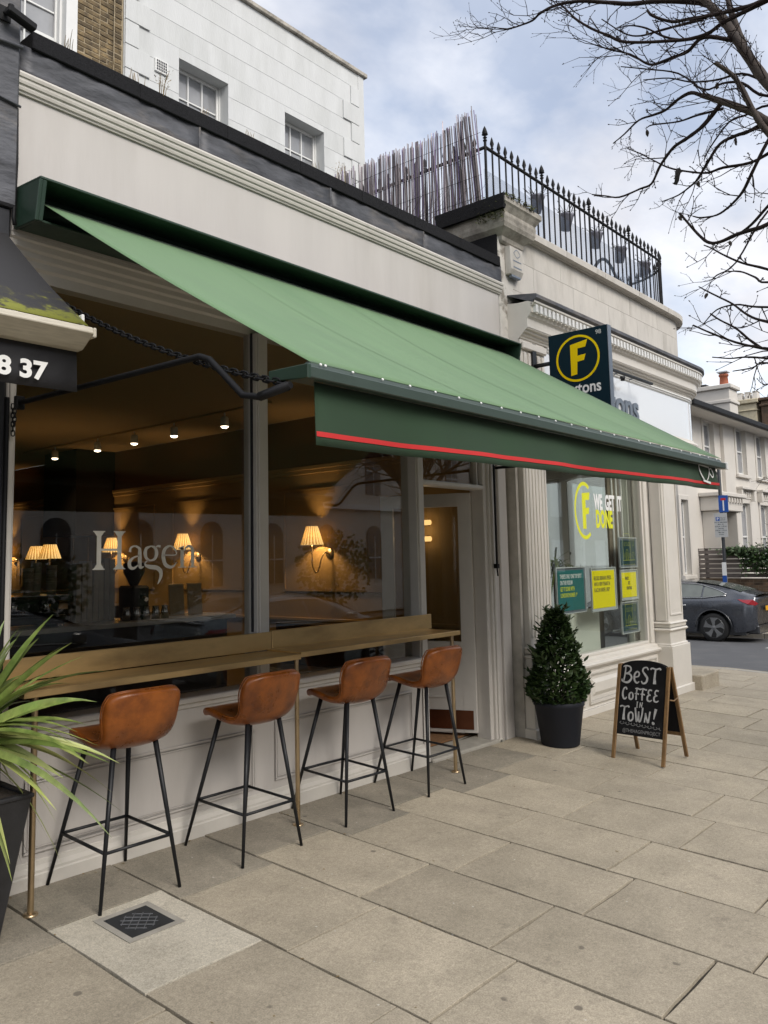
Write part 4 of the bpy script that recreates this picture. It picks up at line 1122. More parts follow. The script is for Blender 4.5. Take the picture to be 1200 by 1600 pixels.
# stall riser with raised panels, sill
b = MB(); b.box(7.25, 9.90, -.055, .12, -.25, .405); b.build('stall_riser', M['cream'], fx)
def raised(x0, x1, z0, z1, y):
    s = MB()
    def frame(a, d, y0, y1):
        s.box(x0+a, x1-a, y0, y1, z0+a, z0+d); s.box(x0+a, x1-a, y0, y1, z1-d, z1-a); s.box(x0+a, x0+d, y0, y1, z0+d, z1-d); s.box(x1-d, x1-a, y0, y1, z0+d, z1-d)
    frame(0, .022, y-.022, y); frame(.022, .035, y-.012, y)
    i0, i1, i2 = .075, .115, 0
    A = [(x0+i0, y-.002, z0+i0), (x1-i0, y-.002, z0+i0), (x1-i0, y-.002, z1-i0), (x0+i0, y-.002, z1-i0)]
    B = [(x0+i1, y-.024, z0+i1), (x1-i1, y-.024, z0+i1), (x1-i1, y-.024, z1-i1), (x0+i1, y-.024, z1-i1)]
    s.add(A+B, [(4, 5, 6, 7), (0, 1, 5, 4), (1, 2, 6, 5), (2, 3, 7, 6), (3, 0, 4, 7)])
    s.build('raised_panel', M['cream'], fx, bevel=.002)
for x0, x1 in ((7.32, 7.98), (8.06, 8.92), (9.0, 9.84)): raised(x0, x1, .05, .375, -.055)
b = MB(); b.box(7.25, 9.90, -.075, -.05, -.25, .005); b.box(7.25, 9.90, -.068, -.05, .005, .018); b.build('base_board', M['cream'], fx, bevel=.004)
b = MB(); b.sweep([(.055, .405), (.075, .41), (.085, .43), (.10, .435), (.105, .455), (.095, .465), (.06, .475), (.055, .50), (.035, .505), (.03, .52), (-.05, .525), (-.1, .52), (-.1, .405)], [((7.25, 0), (0, -1)), ((9.91, 0), (0, -1))]); b.build('window_sill', M['cream'], fx)
# window frame and pane
b = MB()
for x0, x1, y0 in ((7.25, 7.33, -.03), (7.33, 7.37, -.005), (9.80, 9.90, -.03), (9.765, 9.80, -.005)): b.box(x0, x1, y0, .1, .52, 2.82)
b.box(7.37, 9.765, -.01, .1, .521, .555); b.box(7.37, 9.765, -.01, .1, 2.72, 2.82)
b.build('window_frame', M['cream'], fx, bevel=.006)
b = MB(); b.box(7.36, 9.78, .030, .036, .53, 2.75); fpane = b.build('window_pane', M['fox_clear'], fx)
# room behind
b = MB(); b.add([(7.2, .12, 0), (10.0, .12, 0), (12.0, 2.1, 0), (12, 5.2, 0), (7.2, 5.2, 0)], [(0, 1, 2, 3, 4)]); b.build('floor', M['fox_dark'], fx)
b = MB(); b.prism([(7.2, .2, 2.95), (10.0, .2, 2.95), (12.0, 2.2, 2.95), (12, 5.2, 2.95), (7.2, 5.2, 2.95)], (0, 0, .05)); b.build('ceiling', M['fox_int'], fx)
b = MB(); b.box(7.2, 12.0, 5.0, 5.1, 0, 3.0); b.build('rear_wall', M['fox_int'], fx)
b = MB(); b.box(7.12, 7.2, .2, 5.1, 0, 3.0); b.build('left_wall', M['fox_int'], fx)
b = MB()
def cham(u0, u1, z0, z1, mb, th=.10):
    a, c = Vector((10.0, .21, 0)), Vector((12.0, 2.2, 0)); d = c-a; nn_ = Vector((d.y, -d.x, 0)).normalized()*-th
    q = [a+d*u0, a+d*u1, a+d*u1+nn_, a+d*u0+nn_]; mb.hexa([p+Vector((0, 0, z0)) for p in q], [p+Vector((0, 0, z1)) for p in q])
cham(0, .05, -.2, 3.0, b); cham(.95, 1, -.2, 3.0, b); cham(.05, .95, -.2, .30, b); cham(.05, .95, 2.75, 3.0, b); b.build('chamfer_wall', M['cream'], fx)
b = MB(); b.box(11.9, 12.0, 4.8, 5.1, -.3, 3.0); b.box(11.9, 12, 2.25, 4.8, -.3, .3); b.box(11.9, 12, 2.25, 4.8, 2.75, 3.0); b.build('side_wall', M['cream'], fx)
b = MB(); b.box(11.94, 11.946, 2.25, 4.8, .3, 2.75); cham(.05, .95, .30, 2.75, b, .006); b.build('side_pane', M['fox_clear'], fx)
b = MB(); b.box(7.30, 9.12, .30, .34, .0, .98); b.build('display_back', M['fox_panel'], fx)
b = MB(); b.box(9.13, 9.45, .40, .44, .0, .98); b.build('dark_cabinet', M['fox_dark'], fx)
b = MB(); b.box(9.77, 9.98, .20, .24, .0, 2.9); b.box(9.77, 9.80, .17, .2, 0, 2.9); b.build('window_return', M['fox_panel'], fx, bevel=.004)
b = MB(); b.box(7.2, 10.0, 4.9, 4.98, .0, 1.1); b.build('back_panel', M['fox_dark'], fx)

# added panel and strips standing in for the brown brick reflected in the glass
b = MB(); b.box(9.36, 9.76, .235, .26, .98, 2.9); b.build('brick_reflection', M['brick_reflection'], fx)
for x in (9.44, 9.56, 9.70):
    b = MB(); b.box(x, x+.03, .215, .235, .98, 2.9); b.build('pipe_reflection', M['fox_int'], fx, bevel=.004)
# corner entrance step
stp = MB(); o = []
zs = gz(11, 0)
for k in range(9): a = pi/2*k/8; o.append((11.30-.28+.28*sin(a), -.36+.28-.28*cos(a)))
o = [(10.48, -.36)] + o + [(11.30, 1.6), (10.48, 1.6)]
stp.prism([(x, y, zs-.2) for x, y in o], (0, 0, .37))
stp.build('entrance_step', M['slab'], fx, bevel=.012)

# projecting sign
bs_ = thing('projecting_sign', 'dark navy double sided hanging sign with yellow ringed letter on black bracket', 'sign', (7.06, FY, 3.3))
X_ = .0
b = MB(); b.box(-.035, .035, -.815, -.213, -.42, .398); b.build('sign_box', M['sign_navy'], bs_, bevel=.004)
b = MB(); b.box(-.036, .036, -.822, -.815, -.42, .398); b.build('edge_trim', M['sign_grey'], bs_, bevel=.003)
b = MB(); b.box(-.045, .03, -.045, -.028, -.09, .36); b.build('wall_plate', M['black_steel'], bs_, bevel=.004)
b = MB(); b.tube([(-.01, -.03, .135), (-.01, -.22, .135)], .02, 10); b.build('bracket_arm', M['black_steel'], bs_)
ry = (pi/2, 0, -pi/2)
b = MB(); cyr, czr, R_ = -.512, .130, .222
for k in range(48):
    a0, a1 = 2*pi*k/48, 2*pi*(k+1)/48
    q = [(-.0375, cyr+r_*cos(a), czr+r_*sin(a)) for r_, a in ((R_, a0), (R_, a1), (R_-.021, a1), (R_-.021, a0))]
    b.quad(*q)
b.build('ring', M['yellow'], bs_, fixn=False)
def slab_f(mb, X, yc, z0, h, flip=-1):
    """slanting heavy letter: outline in (u, v), u to the reader's right"""
    out = [(-.085, .0), (-.012, .012), (-.004, .150), (.075, .158), (.098, .225), (.0, .218), (.004, .300), (.098, .305), (.125, .385), (-.085, .352)]
    k = h/.385
    mb.poly([(X, yc+flip*u*k, z0+v*k) for u, v in out])
b = MB(); slab_f(b, -.0378, cyr, czr-.160, .325); b.build('letter', M['yellow'], bs_, fixn=False)
text('lettering', 'Foxtons', M['white_plain'], bs_, (-.0365, -.735, -.205), .155, rot=ry, sx=.86, bold=.0028, align='RIGHT', ext=.001)
text('number', '98', M['sign_lightgrey'], bs_, (-.0365, -.70, .325), .058, rot=ry, bold=.0008, ext=.001)

# window stickers
dec = thing('window_decal', 'yellow ringed letter and white and yellow slogan lettering stuck on the window', 'decal', (0, .026, 0))
b = MB()
cx_, cz_, ru, rv_ = 8.33, 2.075, .235, .315
for k in range(40):
    a0, a1 = radians(58)+radians(244)*k/40, radians(58)+radians(244)*(k+1)/40
    wd = lambda a: .030+.012*abs(sin(a))
    q = [(cx_+(ru-d)*cos(a), 0, cz_+(rv_-d)*sin(a)) for d, a in ((0, a0), (0, a1), (wd(a1), a1), (wd(a0), a0))]
    b.quad(*q)
b.build('ring', M['lime'], dec, fixn=False)
b = MB(); out = [(-.085, .0), (-.005, .0), (-.005, .150), (.065, .158), (.08, .225), (-.003, .218), (-.003, .300), (.085, .305), (.105, .385), (-.085, .37)]
b.poly([(8.36+u*1.0, 0, 1.875+v*1.05) for u, v in out]); b.build('letter', M['lime'], dec, fixn=False)
text('lettering', 'WE  GET  IT', M['white_plain'], dec, (8.565, 0, 2.10), .235, sx=.56, bold=.010, ext=.0005)
text('lettering', 'DONE', M['lime'], dec, (8.59, 0, 1.90), .265, sx=.56, bold=.012, ext=.0005)

# posters in clear holders on thin rods
def poster(x0, x1, z0, z1, sheet, label, lines=(), art=False):
    t = thing('window_poster', label, 'poster', ((x0+x1)/2, .075, (z0+z1)/2), group='posters in the corner shop window')
    hw, hh = (x1-x0)/2, (z1-z0)/2
    s = MB(); r_ = .035
    for a, c, d, e in ((-hw-r_, hw+r_, -hh-r_, -hh-r_+.012), (-hw-r_, hw+r_, hh+r_-.012, hh+r_), (-hw-r_, -hw-r_+.012, -hh-r_+.012, hh+r_-.012), (hw+r_-.012, hw+r_, -hh-r_+.012, hh+r_-.012)): s.box(a, c, -.012, .006, d, e)
    s.build('holder_edge', M['acrylic'], t, bevel=.002)
    s = MB(); s.box(-hw-.022, hw+.022, .0, .004, -hh-.022, hh+.022); s.build('holder_back', M['sign_grey'] if sheet != 'poster_yellow' else M['acrylic'], t)
    s = MB(); s.box(-hw, hw, -.004, -.001, -hh, hh); sh = s.build('sheet', M[sheet], t)
    for tx, u, v, size, m_, sx, bold in lines: text('lettering', tx, M[m_], sh, (-hw+u, -.0045, hh-v), size, sx=sx, bold=bold, ext=.0003)
    if art:
        s = MB(); k = hw*1.7; t3 = lambda u, v, h: (-hw*.72+u*k, -.0045-h*.3, -hh*.62+v*k)
        L2 = lambda pts, w_=.035: ribbon(s, pts, [w_*k*.8, w_*k*.8], t3, n=1)
        L2([(0, 0), (.95, 0)]); 
        s2 = [(0.05, 0, .05, .75), (.62, 0, .62, .75)]
        L2([(.05, 0), (.05, .72)]); L2([(.62, 0), (.62, .72)]); L2([(.02, .72), (.66, .72)]); L2([(.08, .76), (.12, .88), (.58, .88), (.62, .76)])
        for u in (.14, .31, .48): L2([(u, .48), (u, .60), (u+.08, .60), (u+.08, .48), (u, .48)], .025)
        L2([(.26, 0), (.26, .30), (.34, .36), (.42, .30), (.42, 0)]); L2([(.30, .0), (.30, .26), (.38, .26), (.38, 0)], .02)
        for u in (.11, .5): L2([(u, .06), (u, .22), (u+.07, .22), (u+.07, .06)], .025)
        L2([(.78, 0), (.78, .12), (.72, .14), (.78, .26), (.86, .26), (.92, .14), (.84, .12), (.84, 0)], .022); L2([(.78, .48), (.78, .80), (.90, .80), (.90, .48), (.78, .48)], .022)
        for q in range(7): L2([(.0+q*.14, -.14), (.07+q*.14, -.14)], .03)
        s.build('house_drawing', M['lime'], sh, fixn=False)
    s = MB()
    for x in (-hw+.03, hw-.03): s.tube([(x, .008, -hh-.06), (x, .008, hh+.06)], .003, 6)
    s.build('rod', M['chrome'], t)
    return t
poster(7.74, 8.32, 1.015, 1.435, 'teal', 'teal poster with white and yellow lines behind the clipped bay tree',
  (("THERE'S ONLY ONE TOP SPOT", .05, .085, .062, 'white_plain', .56, .0010), ('ON THE PODIUM', .05, .15, .062, 'white_plain', .56, .0010), ('GET IT DONE WITH', .05, .215, .062, 'lime', .56, .0010), ("LONDON'S NUMBER 1*", .05, .28, .062, 'lime', .56, .0010)))
poster(8.52, 9.08, 1.0, 1.415, 'poster_yellow', 'large yellow poster with three dark text lines in the window',
  (('RECORD BREAKING SPEEDS.', .04, .105, .062, 'ink', .56, .0008), ('HAVE A NEW TENANT IN', .04, .17, .062, 'ink', .56, .0008), ('PLACE IN UNDER 2 HRS*', .04, .235, .062, 'ink', .56, .0008)))
poster(9.28, 9.70, 1.465, 1.755, 'poster_dark', 'upper dark poster with yellow line drawing of a house', (), True)
poster(9.28, 9.68, 1.085, 1.375, 'poster_yellow', 'small yellow poster between the two dark house drawing posters',
  (('READY,', .09, .085, .05, 'ink', .62, .0018), ('SET,', .17, .14, .05, 'ink', .62, .0018), ('FOXTONS', .12, .20, .05, 'ink', .62, .0018)))
poster(9.26, 9.66, .70, 1.0, 'poster_dark', 'lowest dark poster with yellow line drawing of a house', (), True)
poster(7.40, 7.56, 1.44, 1.80, 'poster_yellow', 'narrow yellow poster partly behind the fluted pilaster', (('FOXTONS', .03, .2, .05, 'ink', .5, .001),))
poster(7.40, 7.56, 1.0, 1.33, 'teal', 'narrow teal poster low beside the fluted pilaster')
for t, m_, x in ((0, 'sign_grey', 0),): pass

# spiky plant inside
ip = thing('indoor_plant', 'spiky leaved plant standing inside the corner shop window', 'plant', (8.95, .75, .0))
b = MB(); b.lathe([(0, 0), (.16, 0), (.19, .4), (.17, .4), (.0, .36)], (0, 0, 0), 16); b.build('pot', M['sign_grey'], ip)
b = MB(); b.tube([(0, 0, .36), (.01, .01, 1.45)], .03, 8); b.build('trunk', M['bark'], ip)
ri = random.Random(9)
b = MB()
for k in range(70):
    a = ri.uniform(0, 2*pi); l = ri.uniform(.30, .48); up = ri.uniform(-.1, 1.0)
    p0 = Vector((0, 0, 1.42+ri.uniform(-.1, .12))); d = Vector((cos(a), sin(a), 0)); pts = []
    for q in range(6): t = q/5; pts.append(p0+d*l*t*(1-.15*t)+Vector((0, 0, up*l*t-.62*l*t*t)))
    sd = Vector((-sin(a), cos(a), 0)); W2 = [.006, .011, .012, .010, .007, .001]
    b.add([p-sd*W2[i] for i, p in enumerate(pts)]+[p+sd*W2[i] for i, p in enumerate(pts)], [(i, i+1, 7+i, 6+i) for i in range(5)], True)
b.build('leaves', M['blade_leaf'], ip, fixn=False)
# ------------------------------------------------------------------ iron railing on the terrace
rail = thing('iron_railing', 'black iron railing with spearhead finials on the roof terrace of the corner shop', 'railing', (0, 0, 0))
RY = .16; RX = 6.80; ZR = 5.705
def spear(z0, top, r=.0095, big=False):
    b = MB(); b.lathe([(r, z0), (r, top-.16)], (0, 0, 0), 6)
    k = 1.35 if big else 1.0
    b.lathe([(r, top-.165), (.016*k, top-.160), (.016*k, top-.15), (.010, top-.145), (.012*k, top-.13), (.018*k, top-.125), (.010, top-.115), (.022*k, top-.075), (.012*k, top-.03), (.001, top)], (0, 0, 0), 8)
    if big: b.lathe([(.012, top-.10), (.034, top-.092), (.012, top-.08)], (0, 0, 0), 8)
    return b
n0 = spear(4.88, 5.86).build('baluster', M['black_iron'], rail); n1 = spear(4.88, 5.93, .014, True).build('main_post', M['black_iron'], rail)
n0.location = (RX+.127, RY, 0); n1.location = (RX, RY, 0)
def bal(x, y, big=False, lean=0):
    src = n1 if big else n0
    o = src.copy(); C.objects.link(o); o.location = (x, y, 0); o.rotation_euler = (0, 0, random.random())
nb = 34
for k in range(2, nb+1): bal(RX+.127*k, RY, k % 9 == 0)
xe = RX+.127*nb
ra = []                                             # rounded end of the terrace rail
for k in range(1, 13):
    a = pi*.62*k/12; ra.append((xe+.85*sin(a), RY+.85-.85*cos(a)))
    bal(*ra[-1], False)
for k in range(1, 22): bal(RX, RY+.127*k, k % 9 == 0)
b = MB(); b.tube([(RX, RY+2.8, ZR), (RX, RY, ZR)], .017, 6); b.tube([(RX, RY, ZR), (xe, RY, ZR)]+[(x, y, ZR) for x, y in ra], .017, 6)
b.tube([(RX, RY+2.8, 4.98), (RX, RY, 4.98), (xe, RY, 4.98)]+[(x, y, 4.98) for x, y in ra], .013, 6); b.build('rail', M['black_iron'], rail)
# windbreak netting behind
NM = bpy.data.materials.new('netting'); NM.use_nodes = True; t = NM.node_tree; t.nodes.clear()
o_ = t.nodes.new('ShaderNodeOutputMaterial'); mxs = t.nodes.new('ShaderNodeMixShader'); tr = t.nodes.new('ShaderNodeBsdfTransparent'); df = t.nodes.new('ShaderNodeBsdfTranslucent'); df.inputs[0].default_value = (.42, .50, .62, 1)
tcn = t.nodes.new('ShaderNodeTexCoord'); wv = t.nodes.new('ShaderNodeTexWave'); wv.inputs['Scale'].default_value = 26; wv.bands_direction = 'DIAGONAL'
t.links.new(tcn.outputs['Object'], wv.inputs['Vector']); mr = t.nodes.new('ShaderNodeMapRange'); mr.inputs['To Min'].default_value = .12; mr.inputs['To Max'].default_value = .60
t.links.new(wv.outputs['Fac'], mr.inputs['Value']); t.links.new(mr.outputs[0], mxs.inputs[0]); t.links.new(tr.outputs[0], mxs.inputs[1]); t.links.new(df.outputs[0], mxs.inputs[2]); t.links.new(mxs.outputs[0], o_.inputs[0])
b = MB(); b.quad((RX+.02, RY+.04, 4.9), (xe, RY+.04, 4.9), (xe, RY+.04, 5.50), (RX+.02, RY+.04, 5.50))
nt_ = tag(b.build('netting', NM, fixn=False), 'pale blue translucent netting tied behind the terrace railing', 'netting')
# hanging pots
def hpot(x, lab):
    t = thing('hanging_pot', lab, 'plant pot', (x, RY+.115, 5.42), group='grey pots hung along the terrace railing')
    b = MB(); b.lathe([(0, 0), (.055, 0), (.076, .17), (.080, .175), (.080, .195), (.070, .195), (.066, .17), (0, .16)], (0, 0, 0), 16); b.build('pot', M['hang_pot'], t, rot=(.16, 0, 0))
    b = MB(); b.tube([(0, -.09, .215), (0, -.125, .30), (0, -.135, .27)], .006, 6); b.build('hook', M['black_iron'], t)
    b = MB(); rr = random.Random(int(x*100))
    for k in range(26):
        a = rr.uniform(0, 2*pi); l = rr.uniform(.06, .16); p = Vector((rr.uniform(-.05, .05), rr.uniform(-.07, .03), .18)); e = p+Vector((cos(a)*l*.8, sin(a)*l*.8, l*rr.uniform(.1, .9)))
        b.tube([p, e], .0025, 3); sd = Vector((rr.gauss(0, 1), rr.gauss(0, 1), rr.gauss(0, 1))).normalized()*.014; s2 = sd.orthogonal().normalized()*.010
        b.add([e-sd, e+s2, e+sd, e-s2], [(0, 1, 2, 3)])
    b.build('withered_plant', M['bark_dark'], t, fixn=False)
for x, lab in zip((7.99, 8.68, 9.45, 10.16, 10.94), ('grey hanging pot on the terrace railing nearest the reed screen', 'second grey hanging pot on the railing counted from the reed screen', 'middle grey hanging pot of the five on the terrace railing', 'fourth grey hanging pot on the railing counted from the reed screen', 'grey hanging pot at the curved end of the terrace railing')): hpot(x, lab)
# arched trellis at the far end
ar = thing('garden_arch', 'dark curved trellis with dead climber behind the curved end of the terrace railing', 'trellis', (10.45, .60, 4.75))
b = MB(); p = [(-.6+1.2*k/12, 0, .35+.52*sin(pi*k/12)) for k in range(13)]
b.tube(p, .022, 6); b.tube([(-.6, 0, .0), (-.6, 0, .35)], .02, 6); b.tube([(.6, 0, 0), (.6, 0, .35)], .02, 6); b.build('hoop', M['black_iron'], ar)
rr = random.Random(2); b = MB()
for k in range(120):
    p0 = Vector((rr.uniform(-.1, .6), rr.uniform(-.1, .1), rr.uniform(0, .6))); b.tube([p0, p0+Vector((rr.gauss(0, .08), rr.gauss(0, .05), rr.uniform(.05, .25)))], .004, 3)
b.build('dead_climber', M['bark_dark'], ar, fixn=False)

# reed screening tied to the side railing
sc_ = thing('reed_screen', 'ragged screen of thin upright canes tied to the side railing of the terrace', 'screen', (RX-.07, 0, 0))
rr = random.Random(17); protos = []
for kind in ('reed', 'reed', 'reed_pale', 'reed_mauve', 'reed'):
    b = MB(); b.tube([(0, 0, 0), (.004*rr.uniform(-1, 1), .01*rr.uniform(-1, 1), .55), (0, 0, 1.0)], [.0062, .0058, .0046], 5); protos.append((b, kind))
pm = []
y = RY-.02; k = 0
while y < 2.75:
    q = rr.choices(range(5), (3, 3, 2.2, 2.2, 3))[0]
    while len(pm) < 5: pm.append(None)
    if pm[q] is None:
        o = protos[q][0].build('cane', M[protos[q][1]], sc_); pm[q] = o
    else:
        o = pm[q].copy(); C.objects.link(o); o.parent = sc_
    near = max(0, 1-(y-RY)/.55)
    top = 6.00+.05*(y-RY)/2+.10*near**2+rr.uniform(-.045, .03)
    if rr.random() < .06: top += rr.uniform(.03, .09)
    z0 = 4.72
    o.location = (rr.uniform(-.012, .012), y, z0); o.scale = (1, 1, top-z0)
    o.rotation_euler = (rr.gauss(0, .012)-.07*near*(1 if y < .6 else 0), rr.gauss(0, .01), 0)
    y += rr.uniform(.0045, .0155) if y < .9 else rr.uniform(.006, .0125)
# flat board strips in the screen
for yy, hh in ((.62, 6.03), (.98, 6.04), (.40, 6.05), (1.5, 6.03)):
    b = MB(); b.box(.012, .018, yy-.018, yy+.018, 4.75, hh); b.build('lath', M['reed'], sc_)
b = MB()
for k in range(5):
    z = 4.95+.22*k; b.tube([(-.012, RY, z), (-.012, 1.4, z+.02), (-.012, 2.75, z)], .0025, 4)
b.build('wire', M['black_iron'], sc_)
# dry climber straggling over screen
wc = thing('dry_climber', 'leafless tangled climber with dead leaves on the reed screen', 'climber', (RX-.12, 0, 0))
b = MB()
for k in range(26):
    y0 = rr.uniform(1.0, 2.5); p = [Vector((rr.uniform(-.03, 0), y0, 4.62))]
    dy = rr.uniform(-.34, -.10)
    for q in range(7): p.append(p[-1]+Vector((rr.gauss(0, .012), dy*rr.uniform(.3, .8), rr.uniform(.05, .17))))
    b.tube(p, [.005-.0006*i for i in range(8)], 4)
b.build('stems', M['bark'], wc, fixn=False)
b = MB()
for k in range(420):
    y0 = rr.gauss(1.95, .28); p = Vector((rr.uniform(-.05, .0), y0, 5.05+rr.gauss(0, .16)+(y0-1.9)*.2)); a = Vector((rr.gauss(0, 1), rr.gauss(0, 1), rr.gauss(0, 1))).normalized()*rr.uniform(.008, .02); c = a.orthogonal().normalized()*.009
    b.add([p-a, p+c, p+a, p-c], [(0, 1, 2, 3)])
b.build('dead_leaves', M['dry_leaf'], wc, fixn=False)['kind'] = 'stuff'

# dry grass and weeds on the roof edge
def tuft(x, y, z, h, n, lab, mat_='dry_leaf', seedy=False):
    t = thing('roof_weed', lab, 'weed', (x, y, z), group='dry weeds growing along the roof edge')
    r_ = random.Random(int(x*977)); b = MB()
    for k in range(n):
        a = r_.uniform(0, 2*pi); l = h*r_.uniform(.45, 1); e = r_.uniform(.05, .3)*l
        p0 = Vector((r_.gauss(0, .02), r_.gauss(0, .02), -.02)); p = [p0, p0+Vector((cos(a)*e*.3, sin(a)*e*.3, l*.6)), p0+Vector((cos(a)*e, sin(a)*e, l))]
        b.tube(p, [.0028, .0022, .001], 4)
        if seedy:
            for q in range(9):
                c = p[1].lerp(p[2], r_.random())+Vector((r_.gauss(0, .02), r_.gauss(0, .02), 0)); d = Vector((r_.gauss(0, 1), r_.gauss(0, 1), r_.gauss(0, 1))).normalized()*.007; u = d.orthogonal().normalized()*.005
                b.add([c-d, c+u, c+d, c-u], [(0, 1, 2, 3)])
    b.build('stalks', M[mat_], t, fixn=False)
for x_, h_, n_, lab_, sd_ in (
  (2.22, .15, 6, 'dry grass stalks on the roof edge below the sash window in the brick wall', False),
  (2.50, .13, 10, 'dry grass tuft on the roof edge in front of the brick wall', False),
  (2.66, .12, 9, 'dry grass tuft where the brick wall meets the white wall', False),
  (2.84, .20, 7, 'spindly branching weed on the roof edge below the air vent', True),
  (3.16, .09, 8, 'thin grass on the roof edge below the first white wall window', False),
  (3.55, .08, 8, 'thin dry grass on the roof edge between the two white wall windows', False),
  (4.46, .20, 5, 'tall seeded weed on the roof edge by the white building corner', True),
  (4.20, .09, 7, 'dark stubby weed on the roof edge below the second white wall window', False),
  (6.05, .06, 9, 'low dry grass on the roof edge near the stone pier cap', False)):
    tuft(x_, .0, 4.48, h_, n_, lab_, seedy=sd_)

# ------------------------------------------------------------------ terrace houses behind the shops
wh = thing('white_house', 'white rendered upper storey with two recessed sash windows and quoins behind the shop', 'house', (0, 0, 0))
WY = 5.5
b = MB(); b.box(6.0, 11.07, WY+.30, WY+8, 3.9, 10.6); b.build('wall', M['white_render'], wh)
WIN = [(6.93, 7.86, 7.3, 9.06), (9.07, 10.01, 7.3, 9.10)]
rw = random.Random(4)
zc = 7.40; courses = []
while zc < 10.58:
    courses.append((zc, min(zc+.362, 10.6))); zc += .362
ow = [(5.999+.001, 6.93), (7.86, 9.07), (10.01, 11.09)]
for z0, z1 in courses:
    segs = [(6.0, 11.09)]
    if z0 < 9.06:
        segs = []
        if z1 <= 9.10: segs = ow
        else: segs = ow + []
    for a, c in segs:
        s = MB(); s.box(a, c, WY+rw.uniform(-.001, .0005), WY+.0052, z0+.0018, z1-.0018); s.build('render_course', M['white_render'], wh, bevel=.0015)
    if z0 < 9.06 < z1:
        for (a, c, _, zt) in WIN:
            s = MB(); s.box(a, c, WY, WY+.0052, zt, z1-.0018); s.build('render_course', M['white_render'], wh)
for a, c in ow:
    s = MB(); s.box(a, c, WY+.006, WY+.305, 7.405, 10.6); s.build('wall_core', M['white_render'], wh)
for a, c, _, zt in WIN:
    s = MB(); s.box(a, c, WY+.006, WY+.305, zt, 10.6); s.build('wall_core', M['white_render'], wh)
b = MB(); b.box(6.0, 11.10, WY-.0, WY+.30, 3.9, 7.40); 
b.build('lower_wall', M['white_render'], wh) if False else None
for a, c in ow:
    b = MB(); b.box(a, c, WY, WY+.3, 3.9, 7.404); b.build('lower_wall', M['white_render'], wh)
for a, c, z0, z1 in WIN:
    b = MB(); b.box(a, c, WY, WY+.3, 3.9, z0); b.build('lower_wall', M['white_render'], wh)
b = MB(); b.box(5.9, 11.16, WY-.06, WY+.4, 10.60, 10.68); b.build('coping', M['cap_stone'], wh, bevel=.01)
b = MB(); b.box(10.94, 11.09, WY-.012, WY+.3, 7.0, 10.6); b.build('corner_strip', M['white_render'], wh, bevel=.004)
k = 0
for z0, z1 in courses[:-1]:
    w_ = .55 if k % 2 == 0 else .34
    b = MB(); b.box(10.94-w_+.12, 10.935, WY-.028, WY+.01, z0+.006, z1-.006); b.build('quoin', M['white_render'], wh, bevel=.004)
    w_ = .40 if k % 2 else .22
    b = MB(); b.box(6.01, 6.01+w_, WY-.028, WY+.01, z0+.006, z1-.006); b.build('quoin', M['white_render'], wh, bevel=.004)
    k += 1
b = MB(); b.box(6.50, 6.72, WY-.03, WY, 8.66, 8.86); vt = b.build('air_vent', M['white_paint'], wh, bevel=.004)
b = MB()
for i in range(6):
    for j in range(4): b.box(6.525+.03*i, 6.545+.03*i, WY-.033, WY-.029, 8.685+.042*j, 8.715+.042*j)
b.build('vent_holes', M['post_grey'], vt)
def sash(par, x0, x1, z0, z1, y, cols=3, rows=4, wood='white_paint', glassm='window_glass', t=.05, bar=.022):
    b = MB()
    b.box(x0, x0+t, y-.02, y+.06, z0, z1); b.box(x1-t, x1, y-.02, y+.06, z0, z1); b.box(x0+t, x1-t, y-.02, y+.06, z1-t, z1); b.box(x0+t, x1-t, y-.02, y+.06, z0, z0+t)
    zm = (z0+z1)/2; b.box(x0+t, x1-t, y-.03, y+.05, zm-.025, zm+.025)
    w_ = b.build('window', M[wood], par, bevel=.004)
    b = MB()
    for i in range(1, cols): xx = x0+t+(x1-x0-2*t)*i/cols; b.box(xx-bar/2, xx+bar/2, y-.012, y+.02, z0+t, z1-t)
    for j in range(1, rows):
        zz = z0+t+(z1-z0-2*t)*j/rows
        if abs(zz-zm) > .05:
            for i in range(cols):
                xa = x0+t+(x1-x0-2*t)*i/cols+(bar/2 if i else 0); xb = x0+t+(x1-x0-2*t)*(i+1)/cols-(bar/2 if i < cols-1 else 0)
                b.box(xa, xb, y-.011, y+.019, zz-bar/2, zz+bar/2)
    b.build('glazing_bars', M[wood], w_)
    pn = None
    for i in range(cols):
        for j in range(rows):
            xa = x0+t+(x1-x0-2*t)*i/cols; xb = x0+t+(x1-x0-2*t)*(i+1)/cols; za = z0+t+(z1-z0-2*t)*j/rows; zb_ = z0+t+(z1-z0-2*t)*(j+1)/rows
            b = MB(); tl = random.uniform(-.004, .004); b.hexa([(xa, y+.012+tl, za), (xb, y+.012-tl, za), (xb, y+.018, za), (xa, y+.018, za)], [(xa, y+.012-tl, zb_), (xb, y+.012+tl, zb_), (xb, y+.018, zb_), (xa, y+.018, zb_)])
            b.build('pane', M[glassm], w_)
    return w_
for a, c, z0, z1 in WIN: sash(wh, a+.02, c-.02, 7.32, z1-.0, WY+.24)
for a, c, z0, z1 in WIN:
    b = MB(); b.box(a, a+.02, WY+.2, WY+.32, 7.3, z1); b.box(c-.02, c, WY+.2, WY+.32, 7.3, z1); b.build('window_reveal', M['white_paint'], wh)

